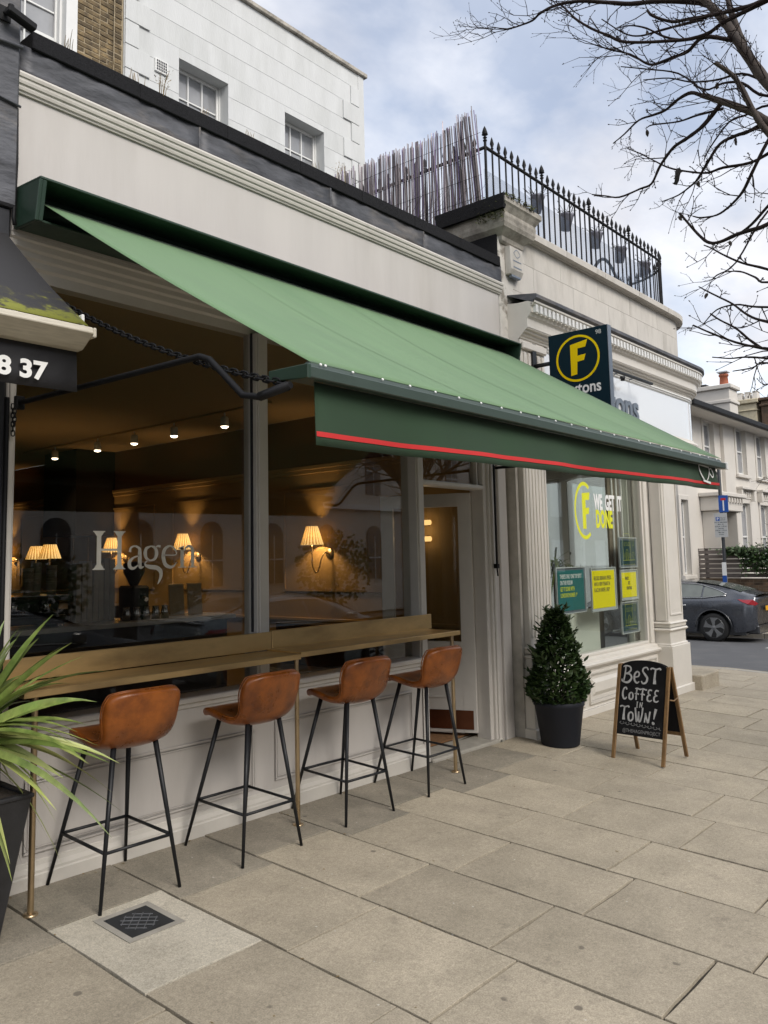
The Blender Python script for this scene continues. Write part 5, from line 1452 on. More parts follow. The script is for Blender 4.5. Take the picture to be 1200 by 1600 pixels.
bh = thing('brick_house', 'brown stock brick upper storey with white sash window at the top left', 'house', (0, 0, 0))
b = MB(); b.box(-4, 4.1, WY+.30, WY+8, 3.9, 12.0); b.box(4.1, 5.99, WY+.32, WY+8, 3.9, 12.0); b.build('wall', M['mortar'], bh)
b = MB(); b.box(5.30, 5.994, WY+.011, WY+.32, 3.9, 12.0); b.box(-4, 4.16, WY+.03, WY+.3, 3.9, 12); b.box(4.16, 5.30, WY+.05, WY+.3, 3.9, 7.2); b.box(4.16, 5.3, WY+.03, WY+.3, 9.9, 12); b.build('backing_wall', M['mortar'], bh)
sash(bh, 4.22, 5.14, 7.3, 9.75, WY+.22, cols=2, rows=6, t=.06)
b = MB(); b.box(5.14, 5.302, WY+.0, WY+.30, 7.2, 9.9); b.box(4.16, 4.22, WY+.0, WY+.3, 7.2, 9.9); b.build('window_reveal', M['white_paint'], bh, bevel=.004)
b = MB(); b.box(5.11, 5.145, WY+.12, WY+.22, 7.25, 9.75); b.build('sash_box', M['white_paint'], bh)
rb_ = random.Random(8); bm_ = {}
def brick_mesh(l, d=.1, h=.062):
    key = round(l, 3)
    if key not in bm_:
        b = MB(); b.box(0, l, 0, d, 0, h); bm_[key] = b
    return bm_[key]
bmesh_cache = {}
def place_brick(par, x, y, z, l, m_, d=.06, h=.062, axis='x'):
    key = (round(l, 2), m_, axis)
    if key not in bmesh_cache:
        b = MB(); jit = lambda: rb_.uniform(-.003, .003)
        if axis == 'x': b.hexa([(jit(), jit(), 0), (l+jit(), jit(), 0), (l, d, 0), (0, d, 0)], [(jit(), jit(), h), (l+jit(), jit(), h), (l, d, h), (0, d, h)])
        else: b.hexa([(jit(), 0, 0), (d, 0, 0), (d, l, 0), (jit(), l, 0)], [(jit(), 0, h), (d, 0, h), (d, l, h), (jit(), l, h)])
        o = b.build('brick', M[m_], par, bevel=.004); bmesh_cache[key] = o.data
    else:
        o = bpy.data.objects.new('brick', bmesh_cache[key]); C.objects.link(o); o.parent = par
    o.location = (x, y, z)
z = 8.05; row = 0
while z < 9.75:
    x = 5.304; o = [.215, .1025][row % 2]
    first = True
    alt = row % 2
    while x < 5.985:
        l = (.1025 if (alt % 2) else .215)
        if x+l > 5.985: l = 5.985-x
        if l > .03: place_brick(bh, x, WY+rb_.uniform(.0, .008), z, round(l, 3), 'brick')
        x += l+.010; alt += 1
    z += .0745; row += 1
b = MB(); b.tube([(5.84, WY-.03, 12), (5.835, WY-.028, 10), (5.825, WY-.03, 8.0), (5.82, WY-.03, 7)], .008, 6); b.build('cable', M['mortar'], bh)
# ------------------------------------------------------------------ planter with spiky plant
pl = thing('spiky_plant', 'spiky green cordyline with arching sword leaves in a tapered black box planter', 'potted plant', (1.585, -.385, gz(1.585, -.385)))
b = MB(); H = .615
b.hexa([(-.125, -.125, 0), (.125, -.125, 0), (.125, .125, 0), (-.125, .125, 0)], [(-.215, -.215, H), (.215, -.215, H), (.215, .215, H), (-.215, .215, H)])
b.build('planter', M['planter'], pl, bevel=.006)
b = MB()
for x0, x1, y0, y1 in ((-.222, .222, -.222, -.19), (-.222, .222, .19, .222), (-.222, -.19, -.19, .19), (.19, .222, -.19, .19)): b.box(x0, x1, y0, y1, H-.004, H+.014)
b.build('planter_rim', M['planter'], pl, bevel=.004)
b = MB(); b.box(-.19, .19, -.19, .19, H, H+.004); b.build('soil', M['soil'], pl)
b = MB(); b.tube([(0, 0, H), (.012, 0, H+.16), (.0, .01, H+.30)], [.035, .03, .028], 8); b.build('stem', M['bark'], pl)
rp = random.Random(12)
def sword(p0, az, el, l, droop, w_, mat_, par):
    d = Vector((cos(az)*cos(el), sin(az)*cos(el), sin(el))); sd = Vector((-sin(az), cos(az), 0)); sd.rotate(Matrix.Rotation(rp.uniform(-1.0, 1.0), 3, d))
    n = 9; A, B, Cc = [], [], []
    for i in range(n+1):
        t = i/n; p = p0+d*l*t+Vector((0, 0, -droop*l*t**2.3))
        ww = w_*min(1, .45+2.2*t)*max(0.02, 1-t**2.6)
        A.append(p-sd*ww+Vector((0, 0, .22*ww))); B.append(p+sd*ww+Vector((0, 0, .22*ww))); Cc.append(p-Vector((0, 0, .12*ww)))
    s = MB(); s.add(A+Cc+B, [(i, n+1+i, n+2+i, i+1) for i in range(n)]+[(n+1+i, 2*n+2+i, 2*n+3+i, n+2+i) for i in range(n)], True)
    return s.build('leaf', mat_, par, fixn=False)
for k in range(82):
    az = rp.uniform(0, 2*pi)
    if rp.random() < .55: az = rp.uniform(-1.25, 1.0)
    u = rp.random(); el = radians(-22+106*u**.9)
    l = rp.uniform(.46, .74); dr = rp.uniform(.06, .34)*(1.1-.85*u)
    light = el < radians(12) and rp.random() < .5
    p0 = Vector((rp.gauss(0, .012), rp.gauss(0, .012), H+.26+rp.uniform(-.07, .05)))
    if abs(((az-pi/2+pi) % (2*pi))-pi) < .9: l *= .55     # short against the shop front
    sword(p0, az, el, l, dr+.12, rp.uniform(.016, .025), M['blade_leaf_light'] if light else M['blade_leaf'], pl)
for k in range(7):
    az = rp.uniform(-1.0, .6); sword(Vector((0, 0, H+.2)), az, radians(rp.uniform(-15, 15)), rp.uniform(.30, .46), rp.uniform(.6, .9), .012, M['blade_leaf_light'], pl)
for k in range(4):
    az = rp.uniform(-1.0, .3); sword(Vector((0, 0, H+.2)), az, radians(rp.uniform(-45, -20)), rp.uniform(.35, .5), .6, .006, M['bark_dark'], pl)

# ------------------------------------------------------------------ clipped bay tree in a pot
bt = thing('bay_tree', 'clipped cone of dark glossy bay leaves in a round charcoal pot', 'potted tree', (6.715, -.445, gz(6.715, -.445)))
b = MB(); b.lathe([(0, 0), (.158, 0), (.165, .008), (.212, .335), (.222, .345), (.224, .375), (.218, .382), (.205, .380), (.198, .34), (0, .325)], (0, 0, 0), 40); b.build('pot', M['pot'], bt)
b = MB(); b.lathe([(0, .333), (.199, .333)], (0, 0, 0), 24); b.build('soil', M['soil'], bt)
rt_ = random.Random(6)
b = MB()
for k in range(5):
    a = rt_.uniform(0, 2*pi); b.tube([(.03*cos(a), .03*sin(a), .32), (.05*cos(a), .05*sin(a), .6), (.02*cos(a), .02*sin(a), 1.05)], [.009, .007, .003], 6)
b.build('stems', M['bark'], bt)
def bay_leaf(mb, p, d, l, w_):
    d = d.normalized(); s_ = d.cross(Vector((rt_.gauss(0, .6), rt_.gauss(0, .6), 1))).normalized(); n_ = s_.cross(d)
    q = [p, p+d*l*.3+s_*w_-n_*.002, p+d*l*.65+s_*w_*.85-n_*.004, p+d*l-n_*.008, p+d*l*.65-s_*w_*.85-n_*.004, p+d*l*.3-s_*w_-n_*.002, p+d*l*.33+n_*.003, p+d*l*.66+n_*.002]
    mb.add(q, [(0, 6, 1), (1, 6, 7, 2), (2, 7, 3), (3, 7, 4), (4, 7, 6, 5), (5, 6, 0)], True)
def cone_r(h):   # h 0..1
    return .265*(1-h)**.62*(.72+.28*min(1, h/.12)) + .018
b = MB(); b2 = MB(); nl = 0
lump = [(rt_.uniform(0, 2*pi), rt_.random(), rt_.uniform(-.045, .04)) for _ in range(26)]
for k in range(3000):
    h = rt_.random()**1.25; a = rt_.uniform(0, 2*pi); z = .37+h*.80
    bump = sum(m_*max(0, 1-abs(((a-a0+pi) % (2*pi))-pi)/.5)*max(0, 1-abs(h-h0)/.12) for a0, h0, m_ in lump)
    r_ = (cone_r(h)+bump)*(1-.42*rt_.random()**2.2)
    p = Vector((r_*cos(a), r_*sin(a), z)); out = Vector((cos(a), sin(a), rt_.uniform(.1, 1.1)))+Vector((rt_.gauss(0, .5), rt_.gauss(0, .5), rt_.gauss(0, .35)))
    l = rt_.uniform(.045, .082)
    bay_leaf(b, p-out.normalized()*l*.4, out, l, l*rt_.uniform(.22, .31))
for k in range(70):       # shoots that stick out
    h = rt_.random(); a = rt_.uniform(0, 2*pi); r_ = cone_r(h)*.9; z = .37+h*.80
    p = Vector((r_*cos(a), r_*sin(a), z)); d = Vector((cos(a), sin(a), rt_.uniform(.5, 1.6))).normalized()
    for q in range(6): bay_leaf(b, p+d*.014*q, d*.8+Vector((rt_.gauss(0, .6), rt_.gauss(0, .6), .3)), rt_.uniform(.04, .07), .011)
o = b.build('leaves', M['bay_leaf'], bt, fixn=False); o['kind'] = 'stuff'

# ------------------------------------------------------------------ chalkboard
a_ = thing('chalkboard_sign', 'wooden A-frame chalkboard with white hand lettering standing on the pavement', 'A-board', (6.835, -1.20, gz(6.835, -1.2)), (0, 0, -.045))
TZ, HX = .755, .208
fpt = lambda yy, z, sgn, o: (sgn*(HX*(1-z/TZ)+.006)+sgn*o, yy, z)
def rail_leg(y, sgn, m_='oak', w_=.030, th=.022, z1=TZ):
    s = MB()
    s.hexa([fpt(y-w_/2, 0, sgn, 0), fpt(y+w_/2, 0, sgn, 0), fpt(y+w_/2, 0, sgn, th), fpt(y-w_/2, 0, sgn, th)], [fpt(y-w_/2, z1, sgn, 0), fpt(y+w_/2, z1, sgn, 0), fpt(y+w_/2, z1, sgn, th), fpt(y-w_/2, z1, sgn, th)])
    s.build('leg', M[m_], a_, bevel=.003)
for sgn in (-1, 1):
    for y in (-.215, .215): rail_leg(y, sgn)
    # board with arched top
    o = [(-.20, .20), (.20, .20), (.20, .735)] + [(.20*cos(t_), .735+.058*sin(t_)) for t_ in [pi*k/16 for k in range(1, 16)]] + [(-.20, .735)]
    s = MB(); n = len(o)
    f0 = [fpt(u, z, sgn, .006) for u, z in o]; f1 = [fpt(u, z, sgn, .015) for u, z in o]
    s.add(f0+f1, [tuple(range(n)), tuple(range(n, 2*n))[::-1]]+[(i, (i+1) % n, n+(i+1) % n, n+i) for i in range(n)])
    bd = s.build('board', M['chalkboard'], a_)
    if sgn < 0: front = bd
s = MB()
for sgn in (1,):
    s.hexa([fpt(-.2, .175, sgn, .004), fpt(.2, .175, sgn, .004), fpt(.2, .175, sgn, .02), fpt(-.2, .175, sgn, .02)], [fpt(-.2, .205, sgn, .004), fpt(.2, .205, sgn, .004), fpt(.2, .205, sgn, .02), fpt(-.2, .205, sgn, .02)])
s.build('cross_bar', M['oak'], a_)
s = MB(); s.tube([(-HX*.32-.01, -.232, .50), (0, -.234, .485), (HX*.32+.01, -.232, .50)], .006, 6); s.build('stay', M['oak'], a_)
for y in (-.19, .19): s = MB(); s.box(-.02, .02, y-.02, y+.02, TZ-.02, TZ-.006); s.build('hinge', M['brass_post'], a_)
# hand lettering: the reader's right is -y on the front face
SL = sqrt(HX*HX+TZ*TZ)
def tb(u, v, h): # u,v in board units: u -.2...2 to the right, v height along the board
    z = v; x, y, zz = fpt(-u, z, -1, .0155+h); return (x, y, zz)
LET = {
 'B': [([(.02, 0), (.12, .5), (.14, 1)], (.8, .9, .7)), ([(-.06, .93), (.10, 1.02), (.50, .98), (.62, .78), (.40, .58), (.16, .53)], (.5, .8, 1, .8)), ([(.16, .53), (.55, .50), (.72, .28), (.50, .03), (.2, -.02), (-.1, .06), (-.12, .18)], (.8, 1, 1.3, .9, .5))],
 'e': [([(.08, .34), (.40, .42), (.45, .62), (.25, .70), (.05, .50), (.08, .15), (.30, .0), (.50, .10)], (.6, .8, .8, 1, 1.1, 1, .6))],
 'S': [([(.55, .85), (.42, 1.0), (.15, .95), (.08, .75), (.30, .55), (.50, .35), (.42, .08), (.15, .0), (.0, .14)], (.8, .7, .9, 1, 1.3, 1.2, .9, .7))],
 'T': [([(-.05, .90), (.12, .98), (.45, .93), (.75, 1.0), (.85, .90)], (1.0, .8, .8, .8, 1.1)), ([(.40, .95), (.36, .45), (.38, .02)], (.9, 1.2, 1.9))],
 'C': [([(.52, .80), (.40, 1.0), (.14, .85), (.04, .45), (.18, .05), (.42, .02), (.55, .18)], (1.1, .8, 1.1, 1.3, 1, .7))],
 'o': [([(.28, .62), (.06, .45), (.08, .10), (.30, .0), (.50, .18), (.46, .50), (.26, .62)], (.8, 1.1, 1.3, .9, 1.1, .9, .8))],
 'F': [([(.20, .0), (.18, .5), (.24, .95)], (1.0, 1, .9)), ([(.0, .95), (.25, 1.0), (.62, .92), (.70, .98)], (.6, .9, .9, 1)), ([(-.02, .52), (.20, .55), (.50, .50)], (.6, .8, 1))],
 'E': [([(.55, .92), (.25, .95), (.12, .72), (.25, .54), (.42, .52)], (1, .9, 1, .8)), ([(.30, .53), (.06, .38), (.08, .08), (.35, .0), (.60, .12)], (.8, 1.1, 1.2, .9, .6))],
 'I': [([(.10, .0), (.12, 1.0)], (1, 1)), ([(-.02, .98), (.28, .98)], (.7, .7)), ([(-.04, .02), (.26, .02)], (.7, .7))],
 'N': [([(.0, .0), (.08, .95)], (.9, .9)), ([(.08, .95), (.30, .35), (.40, .08)], (1, 1, 1)), ([(.40, .05), (.46, .6), (.52, 1.0)], (.9, .9, 1.2))],
 'W': [([(-.04, .95), (.08, .3), (.16, .0), (.30, .25), (.32, .70)], (1.1, 1, .9, 1, .9)), ([(.32, .65), (.40, .05), (.55, .10), (.66, .50), (.70, 1.0)], (.9, 1, 1, .9, 1.1))],
 'n': [([(.04, .0), (.10, .65)], (.9, .9)), ([(.08, .62), (.30, .10), (.40, .0)], (1, 1, 1.1)), ([(.40, .0), (.46, .40), (.52, .78)], (1.1, .9, 1))],
 '!': [([(.26, 1.0), (.16, .6), (.10, .28)], (1.7, 1.2, .5)), ([(.06, .06), (.13, .0), (.06, -.03), (.02, .04), (.08, .07)], (1, 1.2, 1))],
}
mb = MB()
def word(w_, u, v, size, wd, step, base=.0075):
    for ch, adv in zip(w_, step):
        for pts, ws in LET[ch]: ribbon(mb, [(u+p[0]*size*wd, v+p[1]*size) for p in pts], [x*base for x in ws], tb, n=5, th=.0008)
        u += adv*size*wd
word('BeST', -.172, .612, .128, .78, (.92, .68, .78, 1), .0145)
word('CoFFEE', -.172, .478, .092, .78, (.82, .72, .72, .78, .80, .7), .0125)
word('IN', -.040, .420, .044, 1.0, (.62, .6), .007)
word('ToWn!', -.178, .312, .112, .78, (.80, .72, .92, .82, .5), .0135)
mb.build('lettering', M['chalk'], front, fixn=False)
mb = MB()
ribbon(mb, [(-.18+.024*k, .286+.006*(-1)**k-.001*k) for k in range(16)], [.003, .003], tb, n=4)
for k in range(15): ribbon(mb, [(-.172+.024*k, .296-.001*k), (-.166+.024*k, .297-.001*k)], [.005, .005], tb, n=2)
mb.build('squiggle', M['chalk_thin'], front, fixn=False)
ang = atan2(HX, TZ)
hz_ = text('handle_lettering', '@THEHAGENPROJECT', M['chalk_thin'], front, (0, 0, 0), .040, sx=.80, bold=-.0004, ext=.0003)
p0 = Vector(tb(-.150, .222, .0012)); ex = Vector((0, -1, 0)); ey = (Vector(tb(0, .5, 0))-Vector(tb(0, .4, 0))).normalized(); ez = ex.cross(ey)
mt = Matrix((ex, ey, ez)).transposed().to_4x4(); mt.translation = p0
hz_.matrix_local = mt @ Matrix.Diagonal((.80, 1, 1, 1))

# ------------------------------------------------------------------ cars
def lerp_tab(tab, s):
    for (a, va), (b_, vb) in zip(tab[:-1], tab[1:]):
        if s <= b_: 
            t = (s-a)/(b_-a); t = t*t*(3-2*t)*.35+t*.65
            return va+(vb-va)*t
    return tab[-1][1]
TOP = [(0, 1.03), (.06, 1.085), (.28, 1.135), (.62, 1.25), (1.0, 1.345), (1.5, 1.415), (2.1, 1.44), (2.6, 1.42), (3.0, 1.32), (3.35, 1.17), (3.65, 1.02), (4.1, .93), (4.45, .82), (4.62, .70), (4.69, .58)]
BELT = [(0, .90), (.06, .98), (.5, 1.01), (1.0, 1.00), (1.6, .985), (2.5, .95), (3.4, .92), (3.8, .89), (4.3, .78), (4.69, .55)]
HW = [(0, .70), (.06, .78), (.25, .86), (.6, .905), (1.0, .925), (2.4, .92), (3.6, .92), (4.1, .88), (4.45, .78), (4.69, .60)]
HR = [(0, .62), (.3, .64), (.6, .60), (1.0, .565), (1.6, .57), (2.3, .585), (2.9, .60), (3.4, .66), (3.8, .74), (4.69, .5)]
LOW = [(0, .42), (.06, .30), (.3, .24), (.8, .22), (4.2, .20), (4.6, .24), (4.69, .30)]
WHL = (.99, 3.865); WR = .335
def car(name, label, loc, rotz, paint, rimm, group=None, front_detail=False):
    root = thing(name, label, 'car', loc, (0, 0, rotz), group)
    S = sorted(set([round(4.69*i/70, 3) for i in range(71)]+[0, .03, .06]))
    secs = []
    for s in S:
        top, belt, hw, hr, low = (lerp_tab(t_, s) for t_ in (TOP, BELT, HW, HR, LOW))
        for wx in WHL:
            d = abs(s-wx)
            if d < .405: low = max(low, WR+sqrt(.405**2-d*d))
        belt = min(belt, top-.02)
        zs = [low, low+(.52-low)*.5 if low < .5 else low+.02, max(.56, low+.04), .80*belt+.02, belt-.05, belt]
        xs_ = [hw-.045, hw-.012, hw, hw-.012, hw-.035, hw-.075]
        if belt < .78: zs[3] = belt-.12; zs[2] = min(zs[2], belt-.2); zs[1] = min(zs[1], zs[2]-.03)
        k = min(1, max(0, (top-belt)/.40))
        zs += [belt+(top-belt)*.5, top-.05*k-.008, top-.012, top]
        xr = hr*k+(hw-.12)*(1-k)
        xs_ += [(hw-.075)*.45+xr*.55, xr, xr*.6, 0]
        secs.append(list(zip(xs_, zs)))
    m_ = len(secs[0]); b = MB()
    # local: x = lateral, y = along the car from the rear
    vs = []
    for s, c in zip(S, secs):
        bow = 0
        for x, z in c: vs.append((x, s+.10*(x/.9)**2*(1 if s < .5 else -1 if s > 4.2 else 0)*(1-min(s, 4.69-s)/.5 if min(s, 4.69-s) < .5 else 0), z))
        for x, z in c[-2::-1]: vs.append((-x, s+.10*(x/.9)**2*(1 if s < .5 else -1 if s > 4.2 else 0)*(1-min(s, 4.69-s)/.5 if min(s, 4.69-s) < .5 else 0), z))
    w_ = 2*m_-1
    b.add(vs, [(i*w_+j, i*w_+j+1, (i+1)*w_+j+1, (i+1)*w_+j) for i in range(len(S)-1) for j in range(w_-1)], True)
    b.add(vs[:w_], [tuple(range(w_))]); b.add(vs[-w_:], [tuple(range(w_))[::-1]])
    body = b.build('body', M[paint], root)
    b = MB(); b.box(-.80, .80, .30, 4.45, .17, .60); b.build('underbody', M['car_dark'], root)
    def sec(s, f, off=.006):
        """point on the flank: f 0 belt .. 1 cant rail"""
        top, belt, hw, hr = (lerp_tab(t_, s) for t_ in (TOP, BELT, HW, HR)); k = min(1, max(0, (top-belt)/.40)); xr = hr*k+(hw-.12)*(1-k)
        P = [(hw-.075, belt), ((hw-.075)*.45+xr*.55, belt+(top-belt)*.5), (xr, top-.05*k-.008)]
        if f < .5: q = (P[0][0]+(P[1][0]-P[0][0])*f*2, P[0][1]+(P[1][1]-P[0][1])*f*2)
        else: q = (P[1][0]+(P[2][0]-P[1][0])*(f-.5)*2, P[1][1]+(P[2][1]-P[1][1])*(f-.5)*2)
        return (q[0]+off, s, q[1]+off*.4)
    for sg in (-1, 1):
        fl = lambda p: (sg*p[0], p[1], p[2])
        # side glass: rear quarter light and door windows
        for s0, s1 in ((.74, 1.24), (1.28, 2.20), (2.26, 3.30)):
            n = 8; lo, hi = [], []
            for i in range(n+1):
                s = s0+(s1-s0)*i/n
                f1 = .90 if s > 1.3 else .30+.60*max(0, (s-.72)/.56)**.6
                if s > 2.7: f1 = .90-.62*((s-2.7)/.62)**1.6
                lo.append(fl(sec(s, .10+ (.16*(1-(s-.72)/.5) if s < 1.2 else 0)))); hi.append(fl(sec(s, max(f1, .16))))
            mid = [tuple((Vector(p)+Vector(q))/2+Vector((sg*.012, 0, .004))) for p, q in zip(lo, hi)]
            b = MB(); b.add(lo+mid+hi, [(i, i+1, n+2+i, n+1+i) for i in range(n)]+[(n+1+i, n+2+i, 2*n+3+i, 2*n+2+i) for i in range(n)], True); b.build('side_window', M['car_glass'], root, fixn=False)
        path_ = [fl(sec(s, .055+(.20*(1-(s-.70)/.5) if s < 1.2 else 0), .012)) for s in [.70+.1*i for i in range(27)]]
        b = MB(); b.tube(path_, .011, 6)
        path_ = [fl(sec(s, max(.18, (.95 if s > 1.3 else .33+.62*max(0, (s-.70)/.6)**.6)), .012)) for s in [.70+.08*i for i in range(25)]]
        b.tube(path_, .011, 6); b.build('window_trim', M['rim_bright'] if paint != 'car_paint' else M['chrome'], root)
        # door shut lines and handle
        def flank(s, z, off=.004):
            hw, belt, low = lerp_tab(HW, s), lerp_tab(BELT, s), .22
            zz = [low, .39, .56, .80*belt+.02, belt-.05, belt]; xx = [hw-.045, hw-.012, hw, hw-.012, hw-.035, hw-.075]
            for i in range(5):
                if z <= zz[i+1]: t = (z-zz[i])/(zz[i+1]-zz[i]); return (sg*(xx[i]+(xx[i+1]-xx[i])*t+off), s, z)
            return (sg*(xx[-1]+off), s, z)
        for pts in ([(1.22, .97), (1.28, .80), (1.45, .60), (1.52, .35), (1.54, .26)], [(2.24, .94), (2.26, .6), (2.25, .26)], [(3.36, .9), (3.42, .6), (3.38, .26)]):
            b = MB(); b.tube([flank(s, z, .002) for s, z in [(p.x, p.y) for p in smooth_path([(q[0], q[1], 0) for q in pts], 4)]], .004, 4); b.build('door_line', M['car_dark'], root)
        for s in (1.62, 2.62):
            b = MB(); b.tube([flank(s, .845, .006), flank(s+.22, .84, .006)], [.012, .014], 6); b.build('door_handle', M['rim_bright'], root)
        # lamps
        b = MB()
        lp = [(.0, .90), (.10, .99), (.28, 1.00), (.44, 1.01), (.36, .95), (.22, .89), (.06, .855)]
        def lamp(s, z):
            p = flank(s, min(z, lerp_tab(BELT, s)-.006), .008); return p if s > .10 else (sg*(lerp_tab(HW, max(s, .03))-.05), s+.02, z)
        c_ = [lamp(s, z) for s, z in lp]; b.add(c_, [(0, 1, 6), (1, 2, 5, 6), (2, 3, 4, 5)]); b.build('tail_light', M['tail_red'], root, fixn=False)
        b = MB(); c_ = [flank(s, z, .010) for s, z in ((4.15, .74), (4.35, .74), (4.48, .66), (4.42, .60), (4.25, .64))]; b.add(c_, [(0, 1, 2, 3, 4)]); b.build('headlight', M['acrylic'], root, fixn=False)
        b = MB(); b.box(sg*.86-.03, sg*.86+.03, 3.15, 3.27, .93, 1.05); b.box(sg*.93-.10, sg*.93+.10, 3.10, 3.22, .97, 1.09); b.build('door_mirror', M[paint], root, bevel=.02)
        # wheels
        for wx in WHL:
            b = MB(); b.lathe([(.0, -.11), (.25, -.11), (.315, -.105), (WR, -.07), (WR, .07), (.315, .105), (.25, .11), (.242, .09), (.0, .085)], (0, 0, 0), 36, axis='x')
            wh_ = b.build('wheel', M['tyre'], root, loc=(sg*.80, wx, WR))
            b = MB()
            X = sg*.103
            b.lathe([(.235, X-.012), (.247, X), (.247, X+.006), (.235, X+.006)], (0, 0, 0), 36, axis='x')
            b.lathe([(0, X+.012*sg), (.055, X+.010*sg), (.06, X)], (0, 0, 0), 20, axis='x')
            nsp = 5 if paint == 'car_paint' else 10
            for q in range(nsp):
                a = 2*pi*q/nsp+.3; wdt = .42 if nsp == 5 else .16
                pts = [(.05, a-wdt*.9), (.05, a+wdt*.9), (.238, a+wdt), (.238, a-wdt)]
                if nsp == 5: pts = [(.05, a-.5), (.05, a+.5), (.16, a+.26), (.238, a+.45), (.238, a-.30), (.16, a-.30)]
                b.prism([(X+.004*sg, r_*cos(t_), r_*sin(t_)) for r_, t_ in pts], (.008*sg, 0, 0))
            b.build('rim', M[rimm], wh_)
            b = MB(); b.lathe([(.0, X-.004*sg), (.238, X-.002*sg)], (0, 0, 0), 30, axis='x'); b.build('hub_back', M['car_dark'], wh_)
            b = MB(); ar_ = []
            for q in range(17):
                a = pi*q/16; ar_.append(Vector((sg*(lerp_tab(HW, wx)-.010), wx+.415*cos(a), WR+.415*sin(a))))
            b.tube(ar_, .018, 6); b.build('arch_trim', M['car_dark'], root)
    # rear screen, windscreen, spoiler, bumper, plate
    def top_patch(s0, s1, f, nm):
        n = 8; A, Bv, Cv = [], [], []
        for i in range(n+1):
            s = s0+(s1-s0)*i/n; top, belt, hw, hr = (lerp_tab(t_, s) for t_ in (TOP, BELT, HW, HR)); k = min(1, max(0, (top-belt)/.40)); xr = (hr*k+(hw-.12)*(1-k))*f
            A.append((-xr, s, top-.010)); Bv.append((0, s, top+.008)); Cv.append((xr, s, top-.010))
        b = MB(); b.add(A+Bv+Cv, [(i, i+1, n+2+i, n+1+i) for i in range(n)]+[(n+1+i, n+2+i, 2*n+3+i, 2*n+2+i) for i in range(n)], True); b.build(nm, M['car_glass'], root, fixn=False)
    top_patch(.42, 1.5, .90, 'rear_window'); top_patch(2.75, 3.62, .92, 'windscreen')
    b = MB(); b.add([(-.62, .12, 1.115), (.62, .12, 1.115), (.60, -.06, 1.135), (-.60, -.06, 1.135), (-.62, .12, 1.095), (.62, .12, 1.095), (.60, -.06, 1.122), (-.60, -.06, 1.122)], [(0, 1, 2, 3), (7, 6, 5, 4), (0, 4, 5, 1), (1, 5, 6, 2), (2, 6, 7, 3), (3, 7, 4, 0)]); b.build('spoiler', M['car_dark'], root, bevel=.004)
    b = MB(); b.box(-.72, .72, .03, .30, .20, .40); b.build('rear_bumper', M['car_dark'], root, bevel=.03)
    b = MB(); b.box(-.26, .26, -.012, -.004, .72, .83); b.build('number_plate', M['plate_yellow'], root, bevel=.003)
    return root
car('parked_car', 'dark grey electric saloon parked across the side street', (21.12, 1.81, -.515), 0, 'car_paint', 'rim')
# cars behind the viewer, seen in the window reflections
def zs_(x, y): return zr(x, y)
car('parked_car', 'dark parked car reflected in the left cafe window', (2.6, -6.75, zs_(5, -6.75)), -pi/2, 'car_dark', 'rim_bright')
car('parked_car', 'slate blue parked car reflected in the right cafe window', (7.9, -6.75, zs_(10, -6.75)), -pi/2, 'car_blue', 'rim_bright')

# ------------------------------------------------------------------ side street beyond
gw = thing('garden_wall', 'weathered brown brick garden wall across the side street', 'wall', (23.4, 0, 0))
b = MB(); b.box(.008, .22, -8, 9, -.7, .852); b.build('core', M['mortar_far'], gw)
b = MB(); b.box(-.01, .23, -8, 9, .852, .868); b.build('wall_cap', M['brick_red'], gw)
z = .772; row = 0
while z > -.35:
    y = 1.55+(.11 if row % 2 else 0)
    alt = 0
    while y < 5.0:
        l = .215 if alt % 2 == 0 else (.1025 if row % 3 == 0 else .215)
        place_brick(gw, rb_.uniform(-.004, .004), y, z, l, 'brick_red', .06, .064, 'y')
        y += l+.010; alt += 1
    z -= .0755; row += 1
ft = thing('slatted_fence', 'grey brown horizontal slatted fence on top of the brick garden wall', 'fence', (23.45, 0, 0))
for k in range(6):
    z = .90+.128*k
    for y0 in (-1.4, .4, 2.2, 4.0):
        b = MB(); b.box(-.012, .012, y0, y0+1.795, z, z+.100 if k != 9 else z); b.build('slat', M['fence_wood'], ft)
for y0 in (-1.4, .4, 2.2, 4.0, 5.8):
    b = MB(); b.box(.012, .09, y0-.04, y0+.04, .86, 1.70); b.build('fence_post', M['fence_wood'], ft)
b = MB(); b.box(-.03, .05, -1.4, 5.8, 1.665, 1.69); b.build('fence_cap', M['fence_wood'], ft)
iv = thing('ivy_clump', 'green ivy spilling over the slatted fence and brick wall', 'ivy', (23.35, 2.3, 1.3))
b = MB(); r_ = random.Random(14)
for k in range(2600):
    t = r_.random(); y = r_.gauss(.0, .48); z = r_.gauss(.05, .20)
    if y > .75: z = .30+r_.gauss(0, .06)
    if z < -.42 or y > 1.5: continue
    if r_.random() < .25: y = r_.uniform(.3, 1.15); z = r_.gauss(.30, .055)
    p = Vector((-.05+r_.gauss(0, .07), y, z)); d = Vector((r_.gauss(0, 1), r_.gauss(0, 1), r_.gauss(0, 1))).normalized(); u = d.orthogonal().normalized(); l = r_.uniform(.025, .05)
    b.add([p-d*l, p+u*l*.8, p+d*l, p-u*l*.8], [(0, 1, 2, 3)])
b.build('leaves', M['ivy'], iv, fixn=False)['kind'] = 'stuff'
sp_ = thing('sign_post', 'black street post carrying a dead end sign and a grey parking notice', 'sign post', (22.40, 3.17, -.46))
b = MB(); b.lathe([(.045, 0), (.045, 4.27), (.03, 4.30), (0, 4.30)], (0, 0, 0), 12); b.build('post', M['post_grey'], sp_)
ZS = .46
b = MB(); b.box(-.068, -.058, -.155, .085, 2.62+ZS, 3.06+ZS); n_ = b.build('dead_end_sign', M['sign_blue'], sp_, loc=(0, -.05, 0))
